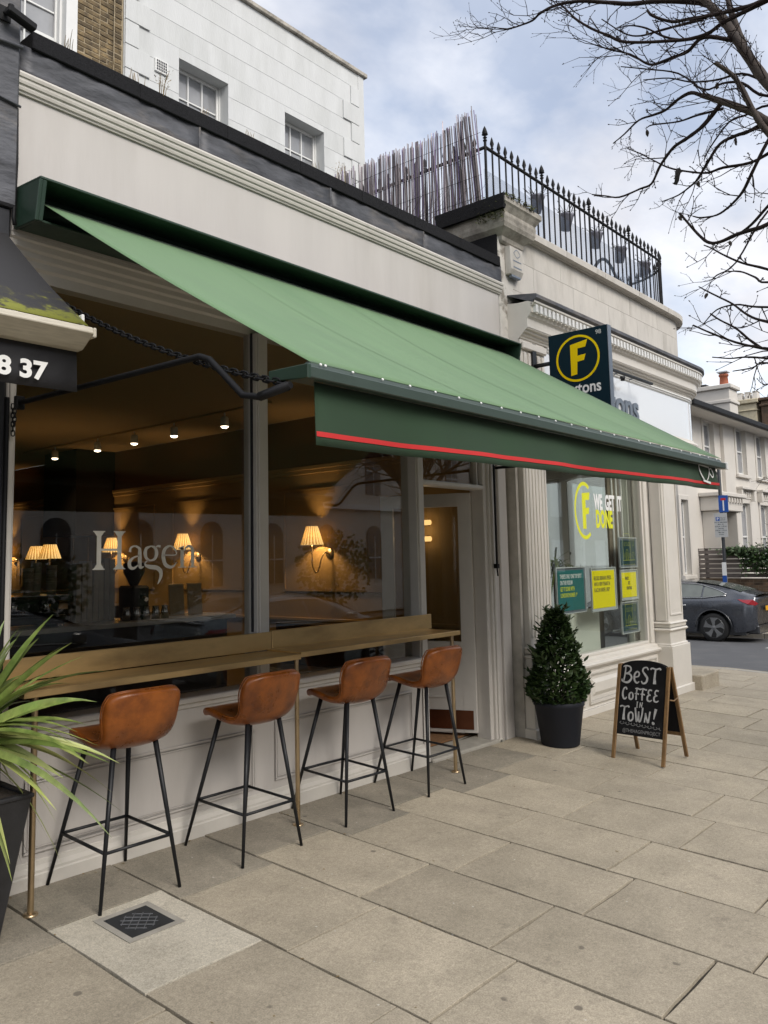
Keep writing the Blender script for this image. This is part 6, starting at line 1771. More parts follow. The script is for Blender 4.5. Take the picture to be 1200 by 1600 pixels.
b = MB(); b.box(-.070, -.0685, -.052, -.018, 2.66+ZS, 2.94+ZS); b.build('white_bar', M['white_plain'], n_)
b = MB(); b.box(-.072, -.0685, -.095, .025, 2.93+ZS, 2.99+ZS); b.build('red_bar', M['red'], n_)
b = MB(); b.box(-.075, -.063, -.155, .17, 1.97+ZS, 2.60+ZS); n_ = b.build('parking_notice', M['sign_lightgrey'], sp_)
b = MB(); b.box(-.0775, -.0755, .03, .13, 2.40+ZS, 2.50+ZS); b.build('parking_symbol', M['sign_blue'], n_)
text('lettering', 'P', M['white_plain'], n_, (-.079, .105, 2.415+ZS), .10, rot=ry, bold=.002)
for i, tx in enumerate(('Pay by', 'phone')): text('lettering', tx, M['ink'], n_, (-.0762, .01, 2.46+ZS-.05*i), .048, rot=ry, ext=.0004)
for i, tx in enumerate(('PAY AT MACHINE', 'Mon - Fri', '8.30 am - 6.30 pm', 'Saturday', '8.30 am - 1.30 pm', 'Max stay', '4 hours')): text('lettering', tx, M['ink'], n_, (-.0762, .008, 2.345+ZS-.052*i), .040, rot=ry, ext=.0004, align='CENTER', bold=.0006)
b = MB(); b.box(-.058, -.050, -.055, .055, .72+ZS, 1.32+ZS); n_ = b.build('notice', M['white_plain'], sp_)
b = MB(); b.box(-.060, -.0585, -.055, .055, .76+ZS, .98+ZS); b.build('notice_band', M['sign_blue'], n_)

# ------------------------------------------------------------------ white villa on the far corner
vl = thing('corner_villa', 'pale stucco villa with tall sash windows and black eaves beyond the side street', 'house', (0, 0, 0))
YF = 4.2
UW = [(24.35, 25.25), (27.0, 27.95), (29.05, 30.0), (31.3, 32.2)]
ops = []
def fac(x0, x1, y, wins, z0=-.7, z1=5.60):
    cols = {}
    for a, c, q0, q1 in wins: cols.setdefault((a, c), []).append((q0, q1))
    cur = x0
    for a, c in sorted(cols):
        b = MB(); b.box(cur, a, y, y+.35, z0, z1); b.build('wall', M['far_white'], vl); cur = c
        cz = z0
        for q0, q1 in sorted(cols[(a, c)]):
            b = MB(); b.box(a, c, y, y+.35, cz, q0); b.build('wall', M['far_white'], vl); cz = q1
        b = MB(); b.box(a, c, y, y+.35, cz, z1); b.build('wall', M['far_white'], vl)
    b = MB(); b.box(cur, x1, y, y+.35, z0, z1); b.build('wall', M['far_white'], vl)
def vwin(a, c, z0, z1, y, hood=False):
    sash(vl, a, c, z0, z1, y+.13, cols=2, rows=2, t=.07, bar=.03)
    b = MB(); t = .13
    b.box(a-t, a, y-.03, y, z0-.02, z1+t); b.box(c, c+t, y-.03, y, z0-.02, z1+t); b.box(a, c, y-.03, y, z1, z1+t); b.box(a-t-.05, c+t+.05, y-.10, y, z0-.12, z0-.02); b.build('architrave', M['far_white'], vl, bevel=.01)
    if hood:
        b = MB(); b.box(a-.22, c+.22, y-.20, y, z1+.42, z1+.50); b.box(a-.14, c+.14, y-.05, y, z1+.14, z1+.42); b.box(a-.20, a-.08, y-.16, y, z1+.08, z1+.42); b.box(c+.08, c+.20, y-.16, y, z1+.08, z1+.42)
        for q in range(5): b.box(a+.02+(c-a-.1)*q/4, a+.08+(c-a-.1)*q/4, y-.08, y-.05, z1+.20, z1+.36)
        b.build('window_hood', M['far_white'], vl, bevel=.01)
ul = [(24.30, 24.95, 3.9, 5.35), (22.25, 22.85, 1.3, 3.0)]
fac(19.8+2.4, 25.85, YF+.0, [(24.40, 25.25, 4.0, 5.42), (22.30, 22.82, 1.0, 3.02)])
vwin(24.40, 25.25, 4.0, 5.42, YF); vwin(22.30, 22.82, 1.0, 3.02, YF)
fac(25.86, 40, YF-.10, [(27.0, 27.95, 4.02, 5.5), (29.05, 30.0, 4.02, 5.5), (31.1, 32.0, 4.02, 5.5), (27.0, 27.95, 1.0, 3.10), (29.05, 30.0, 1.0, 3.10)])
for a, c in ((27.0, 27.95), (29.05, 30.0), (31.1, 32.0)): vwin(a, c, 4.02, 5.5, YF-.10)
for a, c in ((27.0, 27.95), (29.05, 30.0)): vwin(a, c, 1.0, 3.10, YF-.10, True)
# porch with door recess
b = MB(); b.box(23.9, 24.2, YF-.5, YF, -.7, 2.75); b.box(25.4, 25.7, YF-.5, YF, -.7, 2.75); b.build('porch_pier', M['far_white'], vl, bevel=.02)
b = MB(); b.box(23.8, 25.8, YF-.55, YF, 2.75, 3.15); b.box(23.7, 25.9, YF-.65, YF, 3.15, 3.27); b.build('porch_beam', M['far_white'], vl, bevel=.02)
b = MB()
for q in range(8): b.box(23.9+.24*q, 24.0+.24*q, YF-.62, YF-.55, 3.0, 3.13)
b.build('porch_dentils', M['far_white'], vl)['kind'] = 'stuff'
b = MB(); b.box(24.25, 25.35, YF-.02, YF-.005, -.5, 2.7); b.build('door_recess', M['fox_dark'], vl)
b = MB(); b.box(21.9, 40.2, 3.60, YF+.4, 5.47, 5.55); b.build('soffit', M['far_white'], vl)
b = MB(); b.box(21.85, 40.2, 3.50, 3.62, 5.49, 5.65); b.build('gutter', M['black_iron'], vl, bevel=.02)
b = MB(); b.add([(21.9, 3.58, 5.63), (40, 3.58, 5.63), (40, 9, 8.0), (21.9, 9, 8.0), (21.9, 14, 5.7), (40, 14, 5.7)], [(0, 1, 2, 3), (3, 2, 5, 4)]); b.build('roof', M['slate'], vl)
b = MB(); b.box(21.9, 22.2, YF+.35, 14, -.7, 5.55); b.build('side_wall', M['white_plain'], vl)
b = MB(); b.tube([(21.82, 7.35, 5.6), (21.82, 7.35, -.5)], .07, 8); b.lathe([(.10, 0), (.10, .08)], (21.82, 7.35, 1.6), 10); b.build('drainpipe', M['black_iron'], vl)
def chimney(x0, x1, y0, y1, z0, z1, m_, pots, pm_, capm=None):
    b = MB(); b.box(x0, x1, y0, y1, z0, z1); b.box(x0-.06, x1+.06, y0-.06, y1+.06, z1-.55, z1-.42)
    c_ = b.build('chimney', M[m_], vl, bevel=.02)
    b = MB(); b.box(x0-.10, x1+.10, y0-.10, y1+.10, z1, z1+.16); b.build('chimney_cap', M[capm or m_], c_, bevel=.02)
    for x, y, h, r_ in pots:
        b = MB(); b.lathe([(r_*1.05, z1+.1), (r_, z1+h*.5), (r_*.9, z1+h*.85), (r_*1.12, z1+h*.87), (r_*1.1, z1+h), (r_*.7, z1+h)], (x, y, 0), 14); b.build('chimney_pot', M[pm_], c_)
chimney(32.0, 32.9, 5.72, 7.2, 5.8, 7.72, 'far_white', [(32.4, 6.02, .62, .16)], 'terracotta')
b = MB(); b.box(32.2, 32.6, 5.83, 6.21, 8.40, 8.44); b.tube([(32.3, 6.02, 8.2), (32.3, 6.02, 8.41)], .02, 4); b.tube([(32.5, 6.02, 8.2), (32.5, 6.02, 8.41)], .02, 4); b.build('chimney_cowl', M['rim_bright'], vl)
b = MB(); b.box(32.1, 32.7, 6.6, 7.1, 7.89, 8.0); b.build('chimney_slab', M['slate'], vl)
ch = thing('chimney_stack', 'yellowish chimney stack with four pale square pots behind the villa roof', 'chimney', (0, 0, 0))
b = MB(); b.box(42.0, 43.0, 7.60, 8.95, 3, 8.72); b.box(41.92, 43.08, 7.54, 9.01, 8.35, 8.42); b.build('stack', M['yellow_stock'], ch, bevel=.03)
b = MB(); b.box(41.85, 43.15, 7.48, 9.06, 8.72, 8.92); b.build('stack_cap', M['yellow_stock'], ch, bevel=.03)
for q in range(4):
    y = 7.72+.355*q; s = MB(); s.hexa([(42.25, y-.13, 8.92), (42.75, y-.13, 8.92), (42.75, y+.13, 8.92), (42.25, y+.13, 8.92)], [(42.3, y-.105, 9.30), (42.7, y-.105, 9.30), (42.7, y+.105, 9.30), (42.3, y+.105, 9.30)]); s.box(42.28, 42.72, y-.125, y+.125, 9.30, 9.36); s.build('chimney_pot', M['far_white'], ch, bevel=.01)
bk_ = thing('brick_chimney', 'dark brown brick chimney block at the right edge behind the villa roof', 'chimney', (0, 0, 0))
b = MB(); b.box(42.0, 44, 5.6, 7.40, 3, 8.78); b.box(41.9, 44.1, 5.5, 7.46, 8.50, 8.62); b.box(41.88, 44.1, 5.5, 7.48, 8.78, 8.92); b.build('stack', M['brick_red'], bk_, bevel=.03)
b = MB(); b.lathe([(.26, 8.9), (.22, 9.12), (.14, 9.22), (0, 9.25)], (42.6, 7.0, 0), 12); b.build('chimney_cowl', M['slate'], bk_)

# houses on the other side of the main road: what the windows reflect
oh = thing('opposite_terrace', 'white stucco terrace with arched ground floor windows across the main road', 'house', (0, 0, 0))
b = MB(); b.box(-25, 41, -31, -23, -1, 9.5); b.build('wall', M['far_white'], oh)
b = MB(); b.box(-25, 41, -23, -22.7, 4.0, 4.25); b.box(-25, 41, -23, -22.6, 9.2, 9.6); b.build('string_course', M['white_paint'], oh)
k = 0; x = -20
while x < 38:
    for z0, z1 in ((.6, 2.7), (4.8, 7.2)):
        s = MB(); s.box(x, x+1.1, -23.0, -22.94, z0, z1)
        if z0 < 1: s.prism([(x+.55+.55*cos(pi*q/10), -23, z1+.55*sin(pi*q/10)) for q in range(11)], (0, .06, 0))
        f_ = s.build('window', M['car_dark'], oh)
        s = MB(); s.box(x+.53, x+.57, -22.94, -22.91, z0, z1); s.box(x, x+.53, -22.94, -22.91, (z0+z1)/2-.03, (z0+z1)/2+.03); s.box(x+.57, x+1.1, -22.94, -22.91, (z0+z1)/2-.03, (z0+z1)/2+.03); s.build('glazing_bars', M['white_paint'], f_)
    x += 3.4
ob = thing('opposite_brick_house', 'brown brick terrace across the main road mirrored in the corner shop window', 'house', (0, 0, 0))
b = MB(); b.box(42, 150, -32, -23.5, -2, 12); b.build('wall', M['brick_red'], ob)
for q in range(16):
    for z0, z1 in ((.4, 2.6), (4.2, 6.6), (8.0, 9.8)):
        b = MB(); b.box(44+6.4*q, 45.6+6.4*q, -23.5, -23.42, z0, z1); b.build('window', M['white_paint'], ob)
    b = MB(); b.box(48.2+6.4*q, 48.5+6.4*q, -23.5, -23.3, -1, 11.5); b.build('downpipe', M['white_paint'], ob)
def bush(x, y, r_, h, lab, n=900, m_='ivy'):
    t = thing('hedge_bush', lab, 'bush', (x, y, -.6)); b = MB(); q = random.Random(int(x*10+3))
    for k in range(n):
        d = Vector((q.gauss(0, 1), q.gauss(0, 1), q.gauss(0, 1))).normalized(); rr_ = q.random()**.4
        p = Vector((d.x*r_*rr_, d.y*r_*.6*rr_, h*.5+d.z*h*.5*rr_)); a = Vector((q.gauss(0, 1), q.gauss(0, 1), q.gauss(0, 1))).normalized()*.11; u = a.orthogonal().normalized()*.08
        b.add([p-a, p+u, p+a, p-u], [(0, 1, 2, 3)])
    b.build('leaves', M[m_], t, fixn=False)['kind'] = 'stuff'
    b = MB(); b.tube([(0, 0, 0), (0, 0, h*.6)], .06, 6); b.build('stem', M['bark'], t)
bush(12.5, -20.5, 2.0, 2.9, 'large evergreen bush across the main road')
bush(17.5, -20.5, 1.7, 2.4, 'smaller evergreen bush across the main road')
bush(26.5, -21, 2.2, 3.6, 'tall evergreen bush across the main road')

def winter_tree(x, y, h, lab, seed):
    t = thing('winter_tree', lab, 'tree', (x, y, -.5)); q = random.Random(seed); bt_ = MB(); bw = MB()
    bt_.tube([(0, 0, 0), (.1, .05, h*.25), (.05, .1, h*.42)], [.24, .19, .15], 10)
    def grow(p, d, l, r_, lev):
        P = [p]; dd_ = d.normalized()
        for i in range(4): dd_ = (dd_+Vector((q.gauss(0, .13), q.gauss(0, .13), q.gauss(.04, .10)))).normalized(); P.append(P[-1]+dd_*l/4)
        bw.tube(P, [r_*(1-.14*i) for i in range(5)], 5 if lev > 1 else 3)
        if lev > 0:
            for i in range(1, 5):
                for e in range(2 if lev > 1 else 1):
                    s_ = dd_.orthogonal().normalized(); s_.rotate(Matrix.Rotation(q.uniform(0, 2*pi), 3, dd_)); grow(P[i], dd_*.8+s_*q.uniform(.4, .9), l*q.uniform(.45, .7), r_*.55, lev-1)
    for k in range(6): a = 2*pi*k/6; grow(Vector((.05, .1, h*(.36+.02*k))), Vector((cos(a)*.7, sin(a)*.7, .9)), h*.34, .10, 3)
    bt_.build('trunk', M['bark'], t); bw.build('branches', M['bark'], t, fixn=False)
winter_tree(20.0, -11.5, 9.0, 'bare tree across the road mirrored in the right cafe window', 5)
winter_tree(8.8, -9.6, 8.5, 'bare tree across the road mirrored in the left cafe window', 9)

# ------------------------------------------------------------------ bare street tree
tr_ = thing('bare_tree', 'bare winter street tree with dark twiggy branches reaching in at the top right', 'tree', (7.5, -4.3, gz(7.5, -4.3)))
inv = Vector((-7.5, 4.3, -gz(7.5, -4.3)))
b = MB(); b.tube([Vector(p)+inv for p in ((7.5, -4.3, -.3), (7.5, -4.3, .6), (7.46, -4.27, 2.2), (7.3, -3.9, 3.2), (7.12, -3.5, 3.75), (7.02, -3.2, 4.15), (6.98, -2.95, 4.62), (6.96, -2.7, 5.2), (6.95, -2.6, 5.65), (6.93, -2.5, 6.5), (6.9, -2.4, 7.8))], [.19, .16, .14, .125, .11, .10, .09, .075, .065, .05, .02], 12); b.build('trunk', M['bark'], tr_)
LIMBS = [('limb',[(6.98,-2.95,4.6,0.0686),(6.418,-2.922,4.482,0.0549),(6.342,-2.753,4.806,0.0504),(6.3,-2.605,5.02,0.0472),(6.301,-2.507,5.229,0.0442),(6.299,-2.408,5.461,0.0414),(6.313,-2.322,5.664,0.0387),(6.309,-2.215,5.851,0.036),(6.301,-2.108,6.082,0.0334),(6.234,-1.949,6.401,0.0307)]),('limb',[(6.341,-2.447,5.402,0.0315),(6.322,-2.4,5.606,0.0277),(6.317,-2.368,5.801,0.0248),(6.325,-2.363,6.072,0.0223),(6.293,-2.33,6.445,0.0198)]),('limb',[(6.98,-2.95,4.6,0.0515),(6.427,-2.911,4.345,0.0412),(6.343,-2.738,4.592,0.0373),(6.292,-2.588,4.727,0.0344),(6.304,-2.502,4.824,0.0318),(6.282,-2.379,4.924,0.0294),(6.259,-2.252,5.015,0.027),(6.26,-2.151,5.092,0.0246)]),('limb',[(6.98,-2.95,4.6,0.0377),(6.446,-2.783,4.371,0.0302),(6.266,-2.589,4.632,0.0263),(6.199,-2.51,4.817,0.0235),(6.163,-2.464,4.969,0.0209),(6.13,-2.414,5.085,0.0184),(6.057,-2.317,5.193,0.0161)]),('b',[(6.394,-2.202,5.88,0.0212),(6.375,-2.098,5.947,0.0186),(6.246,-1.868,5.998,0.0167),(6.151,-1.67,6.022,0.015),(6.085,-1.512,6.076,0.0134),(5.982,-1.311,6.131,0.0118),(5.914,-1.143,6.143,0.0103),(5.882,-1.011,6.121,0.0088),(5.89,-0.926,6.097,0.0073),(5.872,-0.812,6.094,0.0059),(5.859,-0.707,6.102,0.0044)]),('b',[(6.95,-2.6,5.6,0.0225),(6.142,-2.941,5.62,0.018),(6.006,-2.675,5.477,0.0159),(5.947,-2.518,5.459,0.0143),(5.87,-2.341,5.454,0.0129),(5.836,-2.217,5.471,0.0115),(5.814,-2.109,5.491,0.0102),(5.772,-1.986,5.573,0.0089),(5.798,-1.94,5.649,0.0077)]),('b',[(6.95,-2.6,5.6,0.0225),(6.145,-2.938,5.576,0.018),(6.07,-2.701,5.508,0.0164),(6.049,-2.532,5.48,0.0152),(6.053,-2.395,5.472,0.0142),(6.086,-2.291,5.461,0.0132),(6.115,-2.187,5.482,0.0122),(6.109,-2.046,5.517,0.0112),(5.935,-1.714,5.567,0.0102),(5.915,-1.57,5.681,0.0093),(5.91,-1.442,5.792,0.0083),(5.901,-1.314,5.931,0.0073),(5.924,-1.222,6.07,0.0063),(5.962,-1.143,6.179,0.0053)]),('b',[(6.3,-2.406,5.442,0.0155),(6.219,-2.202,5.526,0.0136),(6.224,-2.074,5.47,0.0121),(6.223,-1.949,5.471,0.0108),(6.22,-1.822,5.472,0.0096),(6.246,-1.736,5.526,0.0084),(6.231,-1.615,5.65,0.0072),(6.199,-1.468,5.738,0.006),(6.182,-1.339,5.833,0.0048)]),('b',[(6.26,-2.15,5.087,0.0148),(6.291,-2.056,5.165,0.0126),(6.318,-1.946,5.168,0.0109),(6.346,-1.83,5.134,0.0094),(6.369,-1.716,5.144,0.008),(6.383,-1.592,5.153,0.0066),(6.397,-1.455,5.087,0.0052),(6.427,-1.343,5.06,0.0038)]),('b',[(6.311,-2.272,5.008,0.0151),(6.291,-2.136,4.872,0.0135),(6.275,-2.015,4.806,0.0123),(6.272,-1.915,4.773,0.0112),(6.295,-1.842,4.733,0.0101),(6.315,-1.763,4.662,0.0091),(6.34,-1.684,4.562,0.0081),(6.339,-1.588,4.549,0.0071),(6.289,-1.433,4.511,0.0062),(6.263,-1.318,4.55,0.0052),(6.247,-1.214,4.589,0.0043)]),('b',[(6.344,-2.575,4.752,0.0151),(6.327,-2.434,4.718,0.0131),(6.348,-2.346,4.729,0.0117),(6.347,-2.227,4.705,0.0103),(6.367,-2.117,4.596,0.009),(6.4,-2.026,4.508,0.0078),(6.444,-1.96,4.492,0.0066),(6.455,-1.851,4.451,0.0054),(6.446,-1.723,4.434,0.0042)]),('b',[(6.476,-2.709,4.645,0.0123),(6.488,-2.524,4.576,0.011),(6.523,-2.375,4.564,0.01),(6.518,-2.187,4.59,0.0091),(6.56,-2.051,4.608,0.0082),(6.578,-1.896,4.677,0.0073),(6.591,-1.739,4.768,0.0065),(6.616,-1.6,4.892,0.0056),(6.656,-1.478,5.007,0.0048),(6.694,-1.352,5.112,0.0039)]),('b',[(7.05,-3.3,4.0,0.0225),(6.302,-2.88,4.098,0.018),(6.172,-2.568,3.916,0.016),(6.175,-2.436,3.907,0.0146),(6.205,-2.338,3.91,0.0132),(6.22,-2.218,3.894,0.012),(6.255,-2.129,3.923,0.0107),(6.297,-2.056,4.001,0.0095),(6.323,-1.972,4.125,0.0083),(6.35,-1.89,4.256,0.0071)]),('b',[(6.284,-2.729,4.236,0.011),(6.307,-2.542,4.1,0.0097),(6.368,-2.409,4.022,0.0087),(6.438,-2.294,4.0,0.0078),(6.52,-2.199,4.015,0.0069)]),('b',[(6.26,-2.796,4.827,0.0137),(6.25,-2.589,4.562,0.0119),(6.292,-2.454,4.378,0.0105),(6.357,-2.361,4.282,0.0093),(6.402,-2.25,4.22,0.0081),(6.443,-2.139,4.195,0.0069),(6.462,-2.012,4.218,0.0058),(6.52,-1.934,4.27,0.0046)]),('b',[(7.15,-3.55,3.55,0.0174),(6.182,-2.868,2.975,0.0139),(6.167,-2.672,2.973,0.012),(6.173,-2.508,3.018,0.0105),(6.25,-2.424,3.057,0.0092),(6.262,-2.27,3.126,0.0079),(6.251,-2.096,3.231,0.0066),(6.278,-1.964,3.322,0.0054)]),('b',[(6.319,-2.427,3.064,0.0102),(6.331,-2.34,3.15,0.0087),(6.341,-2.253,3.251,0.0075),(6.335,-2.145,3.336,0.0064),(6.359,-2.07,3.407,0.0054)]),('b',[(7.15,-3.55,3.55,0.013),(6.177,-2.876,3.061,0.0104),(6.073,-2.547,3.184,0.009),(6.138,-2.406,3.273,0.0079),(6.211,-2.281,3.402,0.0069),(6.298,-2.167,3.497,0.006),(6.382,-2.05,3.593,0.005),(6.488,-1.955,3.677,0.004)]),('b',[(7.15,-3.55,3.55,0.0109),(6.191,-2.857,2.846,0.0087),(6.089,-2.525,2.931,0.007),(6.142,-2.364,2.978,0.0057),(6.222,-2.23,3.006,0.0045),(6.29,-2.086,3.053,0.0034)]),('b',[(7.15,-3.55,3.55,0.0109),(6.165,-2.89,3.234,0.0087),(6.076,-2.553,3.289,0.0073),(6.169,-2.423,3.343,0.0063),(6.257,-2.289,3.406,0.0054),(6.329,-2.129,3.418,0.0044),(6.427,-1.986,3.353,0.0035)]),('b',[(7.05,-3.3,4.0,0.0121),(6.266,-2.879,3.395,0.0097),(6.143,-2.553,3.578,0.0082),(6.165,-2.38,3.675,0.0071),(6.211,-2.237,3.788,0.006),(6.293,-2.132,3.888,0.005),(6.393,-2.045,3.965,0.004)]),('b',[(7.05,-3.3,4.0,0.0121),(6.258,-2.89,3.527,0.0097),(6.16,-2.543,3.491,0.0079),(6.254,-2.435,3.578,0.0065),(6.332,-2.311,3.673,0.0052),(6.413,-2.181,3.721,0.0039)]),('b',[(7.15,-3.55,3.55,0.0097),(6.197,-2.85,2.759,0.0078),(6.074,-2.527,2.896,0.006),(6.142,-2.402,2.893,0.0046),(6.192,-2.255,2.902,0.0033)]),('b',[(6.351,-2.79,4.143,0.0082),(6.257,-2.552,4.043,0.0067),(6.206,-2.325,3.705,0.0055),(6.195,-2.187,3.639,0.0044),(6.248,-2.131,3.627,0.0034)]),('b',[(6.464,-2.908,5.017,0.0112),(6.376,-2.58,4.964,0.0097),(6.39,-2.406,5.143,0.0087),(6.436,-2.254,5.226,0.0077),(6.482,-2.093,5.259,0.0067),(6.477,-1.904,5.473,0.0057),(6.437,-1.66,5.597,0.0048),(6.427,-1.447,5.706,0.0038)]),('b',[(6.429,-2.574,5.091,0.0096),(6.42,-2.403,5.235,0.008),(6.413,-2.216,5.259,0.0069),(6.4,-2.026,5.316,0.0058),(6.395,-1.853,5.418,0.0047),(6.372,-1.653,5.475,0.0037)]),('b',[(6.466,-2.721,4.796,0.0104),(6.42,-2.565,4.913,0.0086),(6.396,-2.411,4.887,0.0072),(6.4,-2.292,4.882,0.0059),(6.395,-2.14,4.729,0.0047),(6.448,-2.069,4.668,0.0035)]),('b',[(6.321,-2.275,4.96,0.0088),(6.318,-2.085,4.981,0.0072),(6.344,-1.926,4.999,0.0059),(6.33,-1.726,5.042,0.0048),(6.416,-1.639,5.082,0.0037)]),('b',[(6.323,-2.229,5.607,0.0109),(6.283,-2.06,5.601,0.009),(6.242,-1.903,5.674,0.0075),(6.212,-1.765,5.798,0.0062),(6.199,-1.641,5.872,0.0049),(6.205,-1.53,5.904,0.0037)]),('b',[(6.375,-2.162,5.771,0.0111),(6.322,-1.98,5.776,0.0091),(6.3,-1.834,5.788,0.0076),(6.275,-1.685,5.8,0.0063),(6.261,-1.559,5.874,0.005),(6.203,-1.398,6.045,0.0037)])]
rt2 = random.Random(33)
bL = MB(); bB = MB(); bT = MB()
vdir = fw.copy()
def twig(p, d, l, r_, lev):
    """thin kinked shoot with buds; shorter side shoots branch off it"""
    P = [p]; n = 4
    dd_ = d.normalized()
    for i in range(n):
        dd_ = (dd_+Vector((rt2.gauss(0, .16), rt2.gauss(0, .16), rt2.gauss(0, .16)))+Vector((0, 0, .035))).normalized(); P.append(P[-1]+dd_*l/n)
    bT.tube(P, [r_*(1-.16*i) for i in range(n+1)], 4)
    bT.tube([P[-1], P[-1]+dd_*.008, P[-1]+dd_*.016], [r_*.6, r_*1.1, r_*.2], 4)
    for i in range(1, n+1):
        if rt2.random() < .6:
            q = P[i]; s_ = dd_.orthogonal().normalized(); s_.rotate(Matrix.Rotation(rt2.uniform(0, 2*pi), 3, dd_))
            bT.tube([q, q+s_*.008+dd_*.005], [r_*.9, r_*.4], 3)
    if lev > 0:
        for i in range(1, n):
            if rt2.random() < .62:
                s_ = dd_.orthogonal().normalized(); s_.rotate(Matrix.Rotation(rt2.uniform(0, 2*pi), 3, dd_))
                twig(P[i], dd_*.75+s_*rt2.uniform(.5, 1.0), l*rt2.uniform(.3, .6), r_*.72, lev-1)
for kind, pts in LIMBS:
    P = [Vector(p[:3])+inv for p in pts]; R_ = [p[3] for p in pts]
    # a little wobble so the limbs read as grown
    Q = smooth_path(P, 4); RR = []
    for i in range(len(Q)):
        x = i/4; j = min(int(x), len(R_)-2); RR.append(R_[j]+(R_[j+1]-R_[j])*min(1, x-j))
    RR = [r_*rt2.uniform(.93, 1.09)*(0.88 if kind == 'limb' else 1.12) for r_ in RR]
    (bL if kind == 'limb' else bB).tube(Q, RR, 8 if kind == 'limb' else 6)
    acc = 0; nxt = rt2.uniform(.03, .12)
    for i in range(2, len(Q)-1):
        acc += (Q[i]-Q[i-1]).length
        if acc > nxt:
            acc = 0; nxt = (rt2.uniform(.035, .12) if pts[1][3] > .0105 else rt2.uniform(.09, .26)) if kind == 'b' else rt2.uniform(.08, .22)
            d = (Q[i+1]-Q[i]).normalized()
            if kind == 'limb' and rt2.random() < .2: continue
            s_ = d.orthogonal().normalized(); s_.rotate(Matrix.Rotation(rt2.uniform(0, 2*pi), 3, d)); s_ = s_-vdir*s_.dot(vdir)*.5
            rad = min(max(RR[i]*.6, .0024), .0050)
            lead = d*rt2.uniform(.4, 1.0)+s_*rt2.uniform(.35, .9)
            if kind == 'limb': lead = lead*.6+Vector((-.55, .35, .0))
            twig(Q[i], lead, rt2.choice((.05, .08, .12, .20, .30, .38))*rt2.uniform(.7, 1.2), rad, 1 if rt2.random() < .7 else 2)
for k in range(60):   # denser far side shoots in the upper crown
    o = rt2.choice([l for l in LIMBS[:8]])[1]; p = Vector(rt2.choice(o)[:3])+inv
    twig(p, Vector((-.55+rt2.gauss(0, .3), .45+rt2.gauss(0, .3), rt2.gauss(0, .25))), rt2.uniform(.3, .6), .0042, 2)
bL.build('limb', M['bark'], tr_, fixn=False); bB.build('branch', M['twig'], tr_, fixn=False)
o = bT.build('twigs', M['twig'], tr_, fixn=False); o['kind'] = 'stuff'
# curled dead leaves that still hang on
def dead_leaf(p, size):
    s = MB(); n = 5; vs = []
    for i in range(n+1):
        t = i/n; ww = size*.42*sin(pi*min(1, t*.85+.12))**.8*(1-.3*t)
        for q in (-1, -.4, .3, 1): vs.append((ww*q*.8, size*.20*(q*q)+rt2.uniform(-.06, .06)*size, -size*t+rt2.uniform(-.05, .05)*size))
    s.add(vs, [(i*4+j, i*4+j+1, i*4+j+5, i*4+j+4) for i in range(n) for j in range(3)], True)
    s.tube([(0, 0, 0), (.003, 0, .03)], .0016, 4)
    s.build('dead_leaf', M['bark_dark'] if size > .08 else M['bark'], tr_, loc=Vector(p)+inv, rot=(rt2.gauss(0, .3), rt2.gauss(0, .2), rt2.uniform(0, 6)), fixn=False)
dead_leaf((6.415, -1.864, 4.655), .135)
for k in range(9):
    l = rt2.choice(LIMBS[4:])[1]; p = rt2.choice(l[2:])[:3]; dead_leaf((p[0], p[1], p[2]-.02), rt2.uniform(.03, .06))

# young bare tree in the villa's front garden
yt = thing('young_tree', 'small bare tree with thin grey twigs in the front garden of the villa', 'tree', (24.3, .2, -.5))
bS = MB(); bW = MB(); bT = MB(); r3 = random.Random(44)
bS.tube([(0, 0, 0), (.02, .03, 1.2), (.0, .1, 2.4)], [.06, .05, .035], 8)
for k in range(46):
    h = r3.uniform(.9, 4.3); a = r3.uniform(1.0, 2.3) if r3.random() < .75 else r3.uniform(0, 6.28); l = r3.uniform(1.3, 2.7)
    z0 = min(h, 2.4); P = [Vector((0, .05, z0))]
    for q in range(6): P.append(P[-1]+Vector((cos(a)*l/6+r3.gauss(0, .04), sin(a)*l/6+r3.gauss(0, .04), (h-z0)/6+.09-.035*q+r3.gauss(0, .03))))
    bW.tube(P, [.016-.002*q for q in range(7)], 4)
    for q in range(1, 7):
        for e in range(2):
            d = Vector((r3.gauss(0, .5), r3.uniform(0, .9), r3.gauss(.05, .4))).normalized(); bT.tube([P[q], P[q]+d*r3.uniform(.15, .6)], [.007, .003], 3)
bS.build('trunk', M['bark'], yt); bW.build('branches', M['twig'], yt, fixn=False); bT.build('twigs', M['twig'], yt, fixn=False)['kind'] = 'stuff'

# wind blown scraps on the pavement
lt = MB(); r5 = random.Random(71)
for k in range(150):
    x = r5.uniform(1.6, 10); y = -.04-abs(r5.gauss(0, .05)) if r5.random() < .35 else r5.uniform(-4.2, -.1)
    if r5.random() < .5:            # lodged in the long joints
        x = r5.choice(XB[8:20])+r5.gauss(0, .004)
    sz = r5.uniform(.004, .013); z = gz(x, y)+.0012; a = r5.uniform(0, 6.28); d = Vector((cos(a), sin(a), r5.uniform(-.1, .25)))*sz; u = Vector((-sin(a), cos(a), .1))*sz*.6; p = Vector((x, y, z+.002))
    lt.add([p-d, p-u, p+d, p+u], [(0, 1, 2, 3)])
tag(lt.build('leaf_litter', M['dry_leaf'], fixn=False), 'tiny scraps of dead leaf scattered along the paving joints', 'leaf litter', kind='stuff')
